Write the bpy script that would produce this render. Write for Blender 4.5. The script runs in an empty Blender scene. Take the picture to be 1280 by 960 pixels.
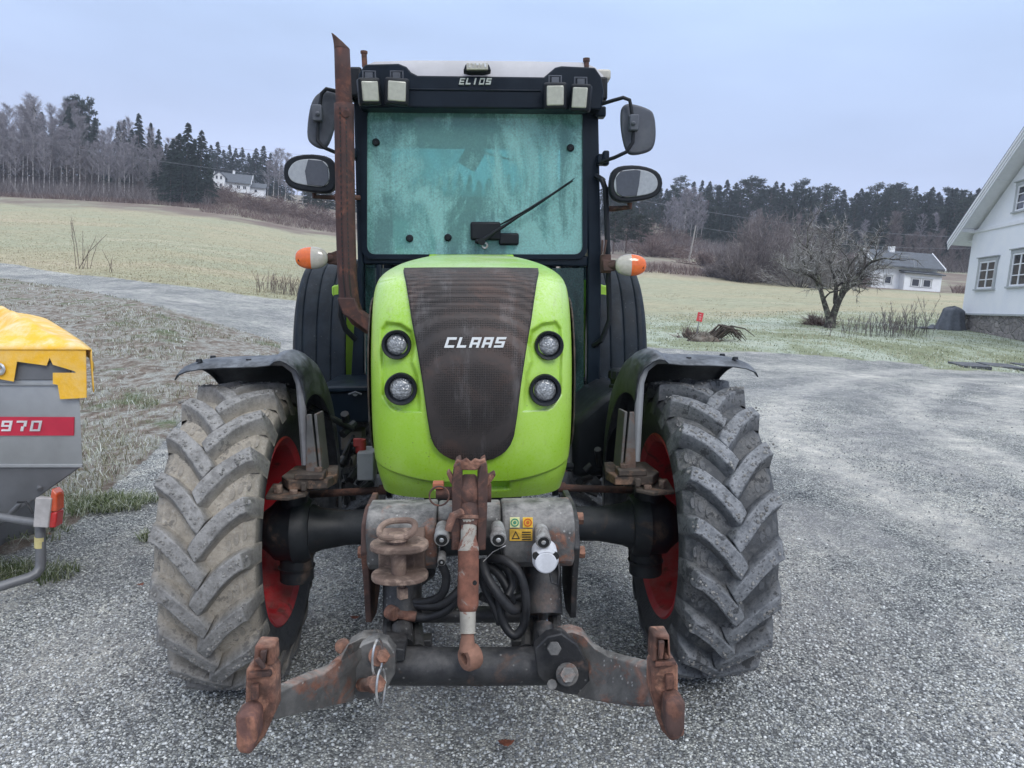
import bpy, math, random
import numpy as np
from mathutils import Vector, Matrix, noise as mnoise
SC = bpy.context.scene
COL = SC.collection
R = math.radians
F = 961.0
PITCH = R(6.4)
CAMH = 1.4
TILT = R(4.6)          # cross slope of the yard against the plumb line
ct, st = math.cos(PITCH), math.sin(PITCH)
# ------------------------------------------------------------------ maths
def ray(px, py):
    x = (px - 640) / F; y = (480 - py) / F
    return Vector((x, ct + y * st, -st + y * ct))
def atY(px, py, Y):
    d = ray(px, py); return Vector((0, 0, CAMH)) + d * (Y / d.y)
YAW = R(2.98); TLOC = Vector((-0.146, 2.8, 0))
RI = Matrix.Rotation(-YAW, 3, 'Z')
def L(px, py, yl):
    o = RI @ (Vector((0, 0, CAMH)) - TLOC); d = RI @ ray(px, py)
    return o + d * ((yl - o.y) / d.y)
def sm(a, b, x):
    t = min(1, max(0, (x - a) / (b - a))) if a != b else float(x > a)
    return t * t * (3 - 2 * t)
# ------------------------------------------------------------------ mesh builder
class MB:
    def __init__(s): s.v = []; s.f = []; s.m = []; s.mi = 0
    def face(s, idx): s.f.append(tuple(idx)); s.m.append(s.mi)
    def add(s, vs): n = len(s.v); s.v += [tuple(v) for v in vs]; return n
    def box(s, c, d, rot=None):
        c = Vector(c); n = len(s.v)
        for z in (-.5, .5):
            for y in (-.5, .5):
                for x in (-.5, .5):
                    p = Vector((x * d[0], y * d[1], z * d[2]))
                    if rot: p = rot @ p
                    s.v.append(tuple(c + p))
        for q in ((0, 2, 3, 1), (4, 5, 7, 6), (0, 1, 5, 4), (2, 6, 7, 3), (0, 4, 6, 2), (1, 3, 7, 5)):
            s.face([n + i for i in q])
        return s
    def tube(s, pts, r, n=10, caps=True, flat=1.0):
        pts = [Vector(p) for p in pts]; k = len(pts)
        rs = r if isinstance(r, (list, tuple)) else [r] * k
        t0 = (pts[1] - pts[0]).normalized()
        up = Vector((0, 0, 1)) if abs(t0.z) < .9 else Vector((1, 0, 0))
        a = t0.cross(up).normalized(); base = len(s.v)
        for i, p in enumerate(pts):
            if i == 0: t = t0
            elif i == k - 1: t = (pts[-1] - pts[-2]).normalized()
            else:
                t = (pts[i + 1] - pts[i]).normalized() + (pts[i] - pts[i - 1]).normalized()
                t = t.normalized() if t.length > 1e-6 else t0
            a = (a - t * a.dot(t))
            a = a.normalized() if a.length > 1e-6 else t.orthogonal().normalized()
            b = t.cross(a)
            for j in range(n):
                g = 2 * math.pi * j / n
                s.v.append(tuple(p + (a * math.cos(g) + b * math.sin(g) * flat) * rs[i]))
        for i in range(k - 1):
            for j in range(n):
                j2 = (j + 1) % n
                s.face((base + i * n + j, base + (i + 1) * n + j, base + (i + 1) * n + j2, base + i * n + j2))
        if caps:
            s.face([base + j for j in range(n)])
            s.face([base + (k - 1) * n + j for j in reversed(range(n))])
        return s
    def cyl(s, p0, p1, r0, r1=None, n=20): return s.tube([p0, p1], [r0, r0 if r1 is None else r1], n)
    def prism(s, pts, ext):
        pts = [Vector(p) for p in pts]; e = Vector(ext); n = len(pts); b = len(s.v)
        s.v += [tuple(p) for p in pts] + [tuple(p + e) for p in pts]
        s.face(range(b, b + n)); s.face(reversed(range(b + n, b + 2 * n)))
        for i in range(n):
            j = (i + 1) % n
            s.face((b + i, b + n + i, b + n + j, b + j))
        return s
    def plate(s, pts, yl, th):
        return s.prism([L(p[0], p[1], p[2] if len(p) > 2 else yl) for p in pts], (0, th, 0))
    def ring(s, outer, inner, ext):
        n = len(outer); b = len(s.v); e = Vector(ext)
        o = [Vector(p) for p in outer]; i_ = [Vector(p) for p in inner]
        s.v += [tuple(p) for p in o + i_ + [p + e for p in o] + [p + e for p in i_]]
        for i in range(n):
            j = (i + 1) % n
            s.face((b + i, b + j, b + n + j, b + n + i))
            s.face((b + 2 * n + i, b + 3 * n + i, b + 3 * n + j, b + 2 * n + j))
            s.face((b + i, b + 2 * n + i, b + 2 * n + j, b + j))
            s.face((b + n + i, b + n + j, b + 3 * n + j, b + 3 * n + i))
        return s
    def lathe(s, prof, c, axis='X', n=40, closed=False):
        c = Vector(c); b = len(s.v); k = len(prof)
        for j in range(n):
            g = 2 * math.pi * j / n; cg, sg = math.cos(g), math.sin(g)
            for (a, r) in prof:
                if axis == 'X': p = Vector((a, r * cg, r * sg))
                elif axis == 'Y': p = Vector((r * cg, a, r * sg))
                else: p = Vector((r * cg, r * sg, a))
                s.v.append(tuple(c + p))
        for j in range(n):
            j2 = (j + 1) % n
            for i in range(k if closed else k - 1):
                i2 = (i + 1) % k
                s.face((b + j * k + i, b + j * k + i2, b + j2 * k + i2, b + j2 * k + i))
        return s
    def grid(s, fn, nu, nv):
        b = len(s.v)
        for i in range(nu + 1):
            for j in range(nv + 1): s.v.append(tuple(fn(i / nu, j / nv)))
        for i in range(nu):
            for j in range(nv):
                a = b + i * (nv + 1) + j
                s.face((a, a + 1, a + nv + 2, a + nv + 1))
        return s
    def ball(s, c, r, nu=16, nv=10):
        c = Vector(c); r = Vector(r) if not isinstance(r, (int, float)) else Vector((r, r, r))
        b = len(s.v); s.v.append(tuple(c + Vector((0, 0, r.z))))
        for i in range(1, nv):
            t = math.pi * i / nv
            for j in range(nu):
                g = 2 * math.pi * j / nu
                s.v.append(tuple(c + Vector((r.x * math.sin(t) * math.cos(g), r.y * math.sin(t) * math.sin(g), r.z * math.cos(t)))))
        s.v.append(tuple(c - Vector((0, 0, r.z)))); e = len(s.v) - 1
        for j in range(nu):
            j2 = (j + 1) % nu
            s.face((b, b + 1 + j, b + 1 + j2)); s.face((e, e - nu + j2, e - nu + j))
            for i in range(nv - 2):
                q = b + 1 + i * nu
                s.face((q + j, q + nu + j, q + nu + j2, q + j2))
        return s
    def mirror(s):
        n = len(s.v); m = list(s.f)
        s.v += [(-x, y, z) for x, y, z in s.v]
        s.f += [tuple(i + n for i in reversed(f)) for f in m]; s.m += list(s.m)
        return s
    def flipx(s):
        s.v = [(-x, y, z) for x, y, z in s.v]; s.f = [tuple(reversed(f)) for f in s.f]; return s
    def build(s, name, mat, parent=None, bevel=0, ang=35, solid=0, off=0, label=None, segs=2, fix=True):
        me = bpy.data.meshes.new(name)
        me.from_pydata(s.v, [], s.f); me.validate(); me.update()
        mats = mat if isinstance(mat, (list, tuple)) else [mat]
        for m in mats: me.materials.append(m)
        if len(mats) > 1 and len(me.polygons) == len(s.m): me.polygons.foreach_set('material_index', s.m)
        if fix:
            import bmesh
            bm = bmesh.new(); bm.from_mesh(me); bmesh.ops.recalc_face_normals(bm, faces=bm.faces); bm.to_mesh(me); bm.free()
        if ang:
            me.polygons.foreach_set('use_smooth', [True] * len(me.polygons)); me.set_sharp_from_angle(angle=R(ang))
        o = bpy.data.objects.new(name, me); COL.objects.link(o)
        if parent: o.parent = parent
        if solid:
            m = o.modifiers.new('s', 'SOLIDIFY'); m.thickness = solid; m.offset = off
        if bevel:
            m = o.modifiers.new('b', 'BEVEL'); m.width = bevel; m.segments = segs; m.limit_method = 'ANGLE'; m.angle_limit = R(40)
        if label: o['label'] = label
        return o
def fastmesh(name, verts, faces, mat, parent=None, smooth=False, attr=None):
    """verts (n,3) and faces (m,k) arrays of one face size"""
    me = bpy.data.meshes.new(name); verts = np.asarray(verts, dtype=np.float32); faces = np.asarray(faces, dtype=np.int32)
    me.vertices.add(len(verts)); me.vertices.foreach_set('co', verts.ravel())
    k = faces.shape[1]; me.loops.add(faces.size); me.loops.foreach_set('vertex_index', faces.ravel())
    me.polygons.add(len(faces)); me.polygons.foreach_set('loop_start', np.arange(0, faces.size, k, dtype=np.int32))
    if smooth: me.polygons.foreach_set('use_smooth', [True] * len(faces))
    for m in (mat if isinstance(mat, (list, tuple)) else [mat]): me.materials.append(m)
    me.update(calc_edges=True)
    if attr:
        for an, av in attr.items():
            a = me.attributes.new(an, 'FLOAT', 'POINT'); a.data.foreach_set('value', np.asarray(av, dtype=np.float32))
    o = bpy.data.objects.new(name, me); COL.objects.link(o)
    if parent: o.parent = parent
    return o
def smooth_poly(pts, it=2):
    """round the corners of a closed outline"""
    for _ in range(it):
        o = []
        for i in range(len(pts)):
            p, q = pts[i], pts[(i + 1) % len(pts)]
            o += [tuple(a * .75 + b * .25 for a, b in zip(p, q)), tuple(a * .25 + b * .75 for a, b in zip(p, q))]
        pts = o
    return pts
def thing(name, loc, label, cat, group=None, rz=0, tilt=False, rx=0):
    o = bpy.data.objects.new(name, None); COL.objects.link(o); o.location = loc
    if tilt: o.rotation_euler = (Matrix.Rotation(TILT, 3, 'Y') @ Matrix.Rotation(rz, 3, 'Z')).to_euler()
    else: o.rotation_euler = (rx, 0, rz)
    return tag(o, label, cat, group)
def tag(o, label, cat, group=None):
    o['label'] = label; o['category'] = cat
    if group: o['group'] = group
    return o
def copy_tree(o, parent=None):
    c = o.copy(); COL.objects.link(c); c.parent = parent
    for ch in list(o.children): copy_tree(ch, c)
    return c
# ------------------------------------------------------------------ materials
class NT:
    def __init__(s, name, owner=None):
        s.mat = bpy.data.materials.new(name); s.mat.use_nodes = True
        s.t = s.mat.node_tree; s.t.nodes.clear(); s.out = s.n('ShaderNodeOutputMaterial')
    def n(s, typ, **kw):
        nd = s.t.nodes.new(typ)
        for k, v in kw.items(): setattr(nd, k, v)
        return nd
    def link(s, a, b): s.t.links.new(a, b)
    def val(s, sock, v):
        if hasattr(v, 'is_output') or isinstance(v, bpy.types.NodeSocket): s.link(v, sock)
        else: sock.default_value = v
    def coord(s, kind='Object'): return s.n('ShaderNodeTexCoord').outputs[kind]
    def noise(s, vec, scale, detail=4, rough=.6, out='Fac', dist=0):
        nd = s.n('ShaderNodeTexNoise'); s.link(vec, nd.inputs['Vector'])
        nd.inputs['Scale'].default_value = scale; nd.inputs['Detail'].default_value = detail
        nd.inputs['Roughness'].default_value = rough; nd.inputs['Distortion'].default_value = dist
        return nd.outputs[out]
    def vor(s, vec, scale, out='Distance', feature='F1', rnd=1):
        nd = s.n('ShaderNodeTexVoronoi', feature=feature); s.link(vec, nd.inputs['Vector']); nd.inputs['Scale'].default_value = scale
        nd.inputs['Randomness'].default_value = rnd
        return nd.outputs[out]
    def math(s, op, a, b=0.0, clamp=False):
        nd = s.n('ShaderNodeMath', operation=op); nd.use_clamp = clamp
        s.val(nd.inputs[0], a); s.val(nd.inputs[1], b); return nd.outputs[0]
    def mr(s, v, a, b, c=0.0, d=1.0, smooth=True):
        nd = s.n('ShaderNodeMapRange'); nd.interpolation_type = 'SMOOTHSTEP' if smooth else 'LINEAR'
        s.val(nd.inputs['Value'], v)
        for k, x in (('From Min', a), ('From Max', b), ('To Min', c), ('To Max', d)): s.val(nd.inputs[k], x)
        return nd.outputs[0]
    def mix(s, f, a, b, blend='MIX'):
        nd = s.n('ShaderNodeMix', data_type='RGBA'); nd.blend_type = blend
        for sock, v in ((nd.inputs[0], f), (nd.inputs[6], a), (nd.inputs[7], b)):
            if isinstance(v, tuple) and len(v) == 3: v = (*v, 1)
            s.val(sock, v)
        return nd.outputs[2]
    def ramp(s, f, stops):
        nd = s.n('ShaderNodeValToRGB'); e = nd.color_ramp.elements
        while len(e) < len(stops): e.new(.5)
        for el, (p, c) in zip(e, stops): el.position = p; el.color = (*c, 1) if len(c) == 3 else c
        s.link(f, nd.inputs[0]); return nd.outputs[0]
    def scale(s, vec, x, y, z):
        nd = s.n('ShaderNodeVectorMath', operation='MULTIPLY'); s.link(vec, nd.inputs[0]); nd.inputs[1].default_value = (x, y, z); return nd.outputs[0]
    def bump(s, h, dist=.002, strength=1.0, normal=None):
        nd = s.n('ShaderNodeBump'); s.link(h, nd.inputs['Height']); nd.inputs['Distance'].default_value = dist
        nd.inputs['Strength'].default_value = strength
        if normal: s.link(normal, nd.inputs['Normal'])
        return nd.outputs[0]
    def attr(s, name):
        nd = s.n('ShaderNodeAttribute', attribute_name=name); return nd.outputs['Fac']
    def bsdf(s, col, rough=.6, metal=0, normal=None, spec=None, **kw):
        b = s.n('ShaderNodeBsdfPrincipled')
        if isinstance(col, tuple) and len(col) == 3: col = (*col, 1)
        s.val(b.inputs['Base Color'], col); s.val(b.inputs['Roughness'], rough); s.val(b.inputs['Metallic'], metal)
        if normal: s.link(normal, b.inputs['Normal'])
        if spec is not None: b.inputs['Specular IOR Level'].default_value = spec
        for k, v in kw.items(): s.val(b.inputs[k], v)
        return b.outputs[0]
    def done(s, sh): s.link(sh, s.out.inputs[0]); return s.mat
def M(name, col, rough=.6, metal=0, var=.2, vs=9, col2=None, amt=.5, cs=7, sharp=.06, bump=0, bs=60, dust=None, damt=.4, spec=None, spots=0, coat=0):
    """base colour with tonal variation, a second colour (rust, worn paint) in patches, dust on upward faces and small bumps"""
    t = NT(name); co = t.coord()
    n1 = t.noise(co, vs, 5, .65)
    c = t.mix(t.mr(n1, .3, .7, 0, 1), tuple(x * (1 - var) for x in col), tuple(min(1, x * (1 + var)) for x in col))
    rg = t.mr(n1, .3, .7, max(.05, rough - .08), min(1, rough + .08))
    mt = metal
    if col2:
        n2 = t.noise(co, cs, 8, .7, dist=.6); th = .68 - .36 * amt
        f = t.mr(n2, th - sharp, th + sharp)
        n3 = t.noise(co, 40, 4, .7)
        c2 = t.mix(t.mr(n3, .3, .7), tuple(x * .65 for x in col2), tuple(min(1, x * 1.35) for x in col2))
        c = t.mix(f, c, c2); rg = t.mix(f, rg, (.85, .85, .85))
        if metal: mt = t.math('MULTIPLY', t.math('SUBTRACT', 1.0, f), metal)
    if spots:
        v = t.vor(co, 55, 'Distance'); n4 = t.noise(co, 14, 3)
        f = t.math('MULTIPLY', t.mr(v, .12, .2, 1, 0), t.mr(n4, .5, .62), clamp=True)
        c = t.mix(t.math('MULTIPLY', f, spots), c, (.5, .5, .48))
    if dust:
        g = t.n('ShaderNodeNewGeometry'); sp = t.n('ShaderNodeSeparateXYZ'); t.link(g.outputs['Normal'], sp.inputs[0])
        n5 = t.noise(co, 13, 6, .7)
        f = t.math('MULTIPLY', t.mr(sp.outputs[2], -.3, 1.0, .25, 1), t.mr(n5, .35, .7), clamp=True)
        f = t.math('MULTIPLY', f, damt)
        c = t.mix(f, c, dust); rg = t.mix(f, rg, (.9, .9, .9))
    nm = None
    if bump: nm = t.bump(t.noise(co, bs, 6, .7), bump)
    kw = {}
    if coat: kw = {'Coat Weight': coat, 'Coat Roughness': .15}
    return t.done(t.bsdf(c, rg, mt, nm, spec, **kw))
# ------------------------------------------------------------------ world, camera, sun
w = bpy.data.worlds.new('World'); SC.world = w; w.use_nodes = True
nt = w.node_tree; nt.nodes.clear()
def wn(t): return nt.nodes.new(t)
out = wn('ShaderNodeOutputWorld'); bg = wn('ShaderNodeBackground'); nt.links.new(bg.outputs[0], out.inputs[0])
sky = wn('ShaderNodeTexSky'); sky.sky_type = 'NISHITA'; sky.sun_disc = False
SUN_EL, SUN_ROT = R(38), R(205)
sky.sun_elevation = SUN_EL; sky.sun_rotation = SUN_ROT; sky.air_density = 1.2; sky.dust_density = 2.5
tc = wn('ShaderNodeTexCoord'); sp = wn('ShaderNodeSeparateXYZ'); nt.links.new(tc.outputs['Generated'], sp.inputs[0])
rp = wn('ShaderNodeValToRGB'); nt.links.new(sp.outputs[2], rp.inputs[0])
K = 1.0
stops = [(0.0, (6.6, 7.2, 9.3)), (.10, (6.3, 7.1, 9.8)), (.22, (5.9, 7.35, 10.6)), (.36, (6.0, 7.9, 11.4)), (.55, (9.6, 10.9, 12.8)), (1.0, (18.5, 19.2, 20.5))]
e = rp.color_ramp.elements
while len(e) < len(stops): e.new(.5)
for el, (p, c) in zip(e, stops): el.position = p; el.color = (c[0], c[1], c[2], 1)
# soft brightness of the cloud layer
mp = wn('ShaderNodeMapping'); mp.inputs['Scale'].default_value = (1.2, 1.2, 4.5); nt.links.new(tc.outputs['Generated'], mp.inputs[0])
nz = wn('ShaderNodeTexNoise'); nz.inputs['Scale'].default_value = 1.6; nz.inputs['Detail'].default_value = 4; nt.links.new(mp.outputs[0], nz.inputs['Vector'])
mr = wn('ShaderNodeMapRange'); nt.links.new(nz.outputs['Fac'], mr.inputs[0]); mr.inputs[1].default_value = .3; mr.inputs[2].default_value = .7
mr.inputs[3].default_value = .87; mr.inputs[4].default_value = 1.11
mx = wn('ShaderNodeMix'); mx.data_type = 'RGBA'; mx.blend_type = 'MULTIPLY'; mx.inputs[0].default_value = 1
nt.links.new(rp.outputs[0], mx.inputs[6]); nt.links.new(mr.outputs[0], mx.inputs[7])
m2 = wn('ShaderNodeMix'); m2.data_type = 'RGBA'; m2.inputs[0].default_value = .94
nt.links.new(sky.outputs[0], m2.inputs[6]); nt.links.new(mx.outputs[2], m2.inputs[7])
nt.links.new(m2.outputs[2], bg.inputs[0]); bg.inputs[1].default_value = .1
sd = bpy.data.lights.new('sun', 'SUN'); sd.energy = 1.4; sd.angle = R(22); sd.color = (1, .97, .93)
so = bpy.data.objects.new('sun', sd); COL.objects.link(so)
# light comes from behind and a little left of the camera
so.rotation_euler = Vector((math.sin(SUN_ROT) * math.cos(SUN_EL) * -1, math.cos(SUN_ROT) * math.cos(SUN_EL), math.sin(SUN_EL))).to_track_quat('Z', 'Y').to_euler()
cd = bpy.data.cameras.new('camera'); co_ = bpy.data.objects.new('camera', cd); COL.objects.link(co_)
co_.location = (0, 0, CAMH); co_.rotation_euler = (R(90) - PITCH, 0, 0)
cd.sensor_width = 36; cd.lens = F / 1280 * 36; cd.clip_start = .05; cd.clip_end = 3000
SC.camera = co_
vs_ = SC.view_settings; vs_.view_transform = 'Standard'; vs_.look = 'None'; vs_.gamma = 1; vs_.exposure = 0.04; vs_.use_curve_mapping = False
# ------------------------------------------------------------------ terrain
def zt(px, py, d):
    return atY(px, py, d).z
CTRL = {
 -400: [(7, 0), (30, 352), (38, 334), (80, 280), (130, 246), (200, 228), (600, 215)],
 0: [(8, 0), (30, 347), (38, 330), (80, 279), (130, 243), (200, 226), (600, 215)],
 100: [(8, 0), (26, 362), (34, 345), (80, 282), (128, 249), (200, 230), (600, 218)],
 200: [(8, 0), (20, 385), (30, 356), (80, 288), (125, 256), (200, 236), (600, 222)],
 300: [(9, 0), (19, 415), (30, 369), (80, 300), (118, 271), (160, 242), (250, 230), (600, 222)],
 370: [(11, 0), (18, 437), (30, 376), (80, 312), (115, 287), (165, 262), (250, 248), (600, 240)],
 600: [(12, 0), (20, 437), (30, 400), (80, 335), (120, 314), (200, 296), (600, 275)],
 820: [(12, 0), (20, 437), (40, 395), (70, 353), (105, 324), (150, 309), (250, 270), (600, 268)],
 1000: [(12, 0), (18, 447), (27, 413), (50, 380), (78, 358), (140, 331), (200, 305), (300, 270), (600, 262)],
 1170: [(12, 0), (16.5, 462), (27, 412), (50, 384), (90, 363), (140, 340), (220, 308), (600, 268)],
 1280: [(12, 0), (15.5, 470), (27, 414), (50, 388), (90, 366), (140, 344), (220, 310), (600, 270)],
 1700: [(12, 0), (15.5, 470), (27, 420), (50, 392), (90, 370), (140, 348), (220, 320), (600, 280)],
}
DT = np.concatenate([np.arange(0, 12, 1.0), np.geomspace(12, 700, 90)])
cols = []; azs = []
for px in sorted(CTRL):
    d = [0, 3]; z = [0, 0]
    for dist, py in CTRL[px]:
        d.append(dist); z.append(0.0 if py == 0 else zt(px, py, dist))
    zz = np.interp(DT, d, z)
    for _ in range(3): zz[1:-1] = .25 * zz[:-2] + .5 * zz[1:-1] + .25 * zz[2:]
    cols.append(zz); azs.append((px - 640) / F)
cols = np.array(cols); azs = np.array(azs)
def gz(x, y):
    """ground height of the smooth terrain; x/y slope picks the column"""
    yy = max(abs(y), .01)
    s_ = x / yy if y > 0 else (5 if x > 0 else -5)
    if y < 1.0: return 0.0
    i = int(np.searchsorted(azs, s_)) - 1
    if i < 0: z = np.interp(yy, DT, cols[0])
    elif i >= len(azs) - 1: z = np.interp(yy, DT, cols[-1])
    else:
        t = (s_ - azs[i]) / (azs[i + 1] - azs[i])
        z = np.interp(yy, DT, cols[i]) * (1 - t) + np.interp(yy, DT, cols[i + 1]) * t
    if abs(s_) > 1.2: z *= math.exp(-(abs(s_) - 1.2))
    return float(z)
def gp(px, d):
    z = 0; x = 0
    for _ in range(4):
        zc = d * ct - (z - CAMH) * st; x = (px - 640) / F * zc; z = gz(x, d)
    return Vector((x, d, z))
# boundary depths of the gravel yard, the gravel road and the near turf, per picture column
GX = [-400, 0, 60, 100, 150, 200, 230, 300, 345, 375, 400, 820, 1000, 1170, 1280, 1700]
GD = [3.2, 4.0, 4.5, 5.0, 5.9, 7.2, 8.8, 12.0, 15.5, 26, 31, 19.8, 18.2, 16.6, 15.6, 13.5]
RX0 = [-400, 0, 100, 200, 300, 370, 400]; RD0 = [30, 30, 26, 20.5, 19, 18, 17]
RD1 = [39, 38, 34, 30, 30, 30, 30]
def tracks(x, y):
    """packed wheel tracks: 1 in a track, -1 on the loose ridges between"""
    if y < 2: return 0
    r = math.hypot(x - 15.5, y - 5.0) + .25 * mnoise.noise(Vector((x * .3, y * .3, 1))); v = 0
    for q, w_ in ((12.9, .30), (11.3, .34), (10.3, .22), (8.6, .36), (7.2, .3)):
        v += math.exp(-((r - q) / w_) ** 2) - .8 * math.exp(-((r - q - .62) / .2) ** 2)
    r2 = y - 11.5 - .08 * x + .3 * mnoise.noise(Vector((x * .2, 3, 1)))
    for q in (0, 1.7, 3.6): v += .6 * math.exp(-((r2 - q) / .4) ** 2) * sm(-3, 4, x)
    return .42 * max(-1, min(1, v)) * sm(.9, 1.8, x) * sm(3, 4.6, y)
def zones(x, y):
    n1 = mnoise.noise(Vector((x * .9, y * .9, 3))) ; n2 = mnoise.noise(Vector((x * .25, y * .25, 9)))
    yy = max(y, .5); px = 640 + F * x / yy
    if y <= .5: return 1, 0, 0, 0
    dg = np.interp(px, GX, GD) * (1 + .05 * n1)
    k = .35 if px < 400 else .18
    yard = 1 - sm(dg * (1 - .06 * k * 2), dg * (1 + .06 * k * 2), y)
    road = 0
    if px < 400:
        a = np.interp(px, RX0, RD0); b = np.interp(px, RX0, RD1)
        road = sm(a * .97, a * 1.03, y) * (1 - sm(b * .985, b * 1.015, y + n2))
    g = max(yard, road)
    mud = 0
    if px < 470: mud = (1 - sm(28, 31, y)) if px < 400 else 0
    lawn = sm(640, 700, px) * (1 - sm(30, 42, y + 5 * n2))
    far = sm(104, 112, y + 6 * n2) if px < 640 else sm(76, 84, y + 4 * n2)
    return g, mud, lawn, far
RAD = list(np.arange(.4, 2.0, .2)) + list(np.geomspace(2.0, 60, 300)) + list(np.geomspace(61.5, 420, 90))
RAD = np.array(RAD)
TH = np.concatenate([np.linspace(-179, -50, 20), np.arange(-47, 47.01, .32), np.linspace(50, 179, 20)])
nR, nT = len(RAD), len(TH)
V = np.zeros((nR, nT, 3)); A = np.zeros((nR, nT, 4)); TK = np.zeros((nR, nT))
for i, rr in enumerate(RAD):
    for j, th in enumerate(TH):
        x = rr * math.sin(R(th)); y = rr * math.cos(R(th))
        z = gz(x, y); a = zones(x, y)
        if rr < 90 and abs(th) < 48:
            n = mnoise.noise(Vector((x * 2.2, y * 2.2, 0))); n2 = mnoise.noise(Vector((x * .5, y * .5, 5)))
            n3 = mnoise.noise(Vector((x * 6, y * 6, 5)))
            mudk = a[1] * (1 - a[0])
            z += mudk * (.035 * n + .05 * n2 + .025 * n3 + .03) + (1 - a[0]) * (1 - a[1]) * (.03 * n + .05)
            z += a[0] * .012 * n2 * sm(2.6, 5, abs(x) + abs(y - 3.5))
        tk = tracks(x, y) if a[0] > .2 else 0; TK[i, j] = tk; z -= .012 * tk
        V[i, j] = (x, y, z); A[i, j] = a
zonecode = np.where(A[:, :, 0] > .5, 0, np.where(A[:, :, 1] > .5, 2, np.where(A[:, :, 3] > .5, 4, np.where(A[:, :, 2] > .5, 3, 5))))
# the road is the gravel beyond the verge on the left
for i, rr in enumerate(RAD):
    for j, th in enumerate(TH):
        if zonecode[i, j] == 0 and th < 0 and V[i, j, 1] > np.interp(640 + F * V[i, j, 0] / max(.5, V[i, j, 1]), RX0, RD0) * .93 and 640 + F * V[i, j, 0] / max(.5, V[i, j, 1]) < 400 and V[i, j, 1] > 5:
            zonecode[i, j] = 1
# ---- ground material
t = NT('ground'); co = t.n('ShaderNodeNewGeometry').outputs['Position']; co = t.coord('Object')
gm, mm, lm, fm = (t.attr(a) for a in ('gravel', 'mud', 'lawn', 'far'))
edge = t.noise(co, 3.5, 6, .75)
gmask = t.mr(t.math('ADD', gm, t.math('MULTIPLY', t.math('SUBTRACT', edge, .5), 1.1)), .38, .62)
# gravel
vc = t.n('ShaderNodeTexVoronoi'); t.link(co, vc.inputs['Vector']); vc.inputs['Scale'].default_value = 115
sepc = t.n('ShaderNodeSeparateColor'); t.link(vc.outputs['Color'], sepc.inputs[0])
stone = t.ramp(sepc.outputs[0], [(0, (.075, .08, .09)), (.3, (.19, .20, .21)), (.6, (.38, .39, .39)), (.85, (.60, .61, .60)), (1, (.84, .84, .82))])
gap = t.mr(vc.outputs['Distance'], .22, .58, 1, .12)
stone = t.mix(1, stone, t.mix(gap, (.35, .36, .38), (1, 1, 1)), 'MULTIPLY')
fine = t.ramp(t.noise(co, 150, 5, .85), [(.3, (.16, .165, .18)), (.5, (.36, .36, .365)), (.7, (.62, .61, .61))])
mids = t.ramp(t.noise(t.scale(co, .8, .45, 1), 9, 7, .8), [(.3, (.60, .61, .66)), (.48, (.97, .97, .98)), (.62, (1.22, 1.20, 1.17)), (.75, (1.35, 1.33, 1.30))])
big = t.noise(t.scale(co, 1, .55, 1), .55, 5, .62, dist=.5)
wear = t.mr(t.noise(t.scale(co, .8, .5, 1), 1.3, 6, .7, dist=.8), .38, .68)
tk = t.attr('track'); pack = t.mr(t.math('ADD', tk, t.math('MULTIPLY', t.math('SUBTRACT', t.noise(co, 4, 6, .75), .5), 1.4)), -.2, .9)
grav = t.mix(t.math('MAXIMUM', t.math('MULTIPLY', wear, .6), t.math('MULTIPLY', pack, .95)), stone, t.mix(1, fine, (1.08, 1.05, 1.04), 'MULTIPLY'))
grav = t.mix(1, grav, t.ramp(big, [(.3, (.80, .81, .84)), (.5, (1.05, 1.04, 1.04)), (.68, (1.35, 1.32, 1.28))]), 'MULTIPLY')
grav = t.mix(.9, grav, mids, 'MULTIPLY')
grav = t.mix(.8, grav, t.ramp(t.noise(t.scale(co, .8, .5, 1), 2.2, 9, .85), [(.32, (.62, .63, .67)), (.5, (1, 1, 1)), (.66, (1.3, 1.28, 1.25))]), 'MULTIPLY')
grav = t.mix(1, grav, t.mix(t.mr(tk, -1, 1, 0, 1), (.80, .80, .82), (1.22, 1.20, 1.16)), 'MULTIPLY')
grav = t.mix(1, grav, (1.20, 1.23, 1.17), 'MULTIPLY')
# mud / frosty rough verge
m1 = t.noise(t.scale(co, 1, .6, 1), 4.5, 9, .8, dist=.2); m2_ = t.noise(t.scale(co, 1, .6, 1), 9, 8, .78); m3 = t.noise(co, 38, 5, .8)
mudc = t.ramp(m2_, [(.3, (.075, .058, .045)), (.5, (.20, .16, .13)), (.7, (.38, .33, .28))])
frost = t.ramp(m3, [(.3, (.14, .145, .12)), (.5, (.34, .35, .32)), (.68, (.62, .64, .63))])
mudc = t.mix(t.mr(m1, .43, .58, 0, .85), mudc, frost)
grs = t.ramp(m3, [(.3, (.05, .075, .03)), (.55, (.14, .17, .09)), (.75, (.42, .46, .40))])
mudc = t.mix(t.mr(t.noise(co, .9, 5, .7), .55, .66), mudc, grs)
# lawn, frosted
l1 = t.noise(t.scale(co, 1, .35, 1), .55, 7, .7, dist=.5); l2 = t.noise(co, 22, 6, .8)
lawn = t.ramp(l1, [(.28, (.17, .18, .10)), (.45, (.28, .31, .20)), (.56, (.45, .50, .42)), (.7, (.38, .36, .25))])
lawn = t.mix(1, lawn, t.ramp(l2, [(.3, (.6, .6, .58)), (.6, (1.15, 1.15, 1.15))]), 'MULTIPLY')
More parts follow.
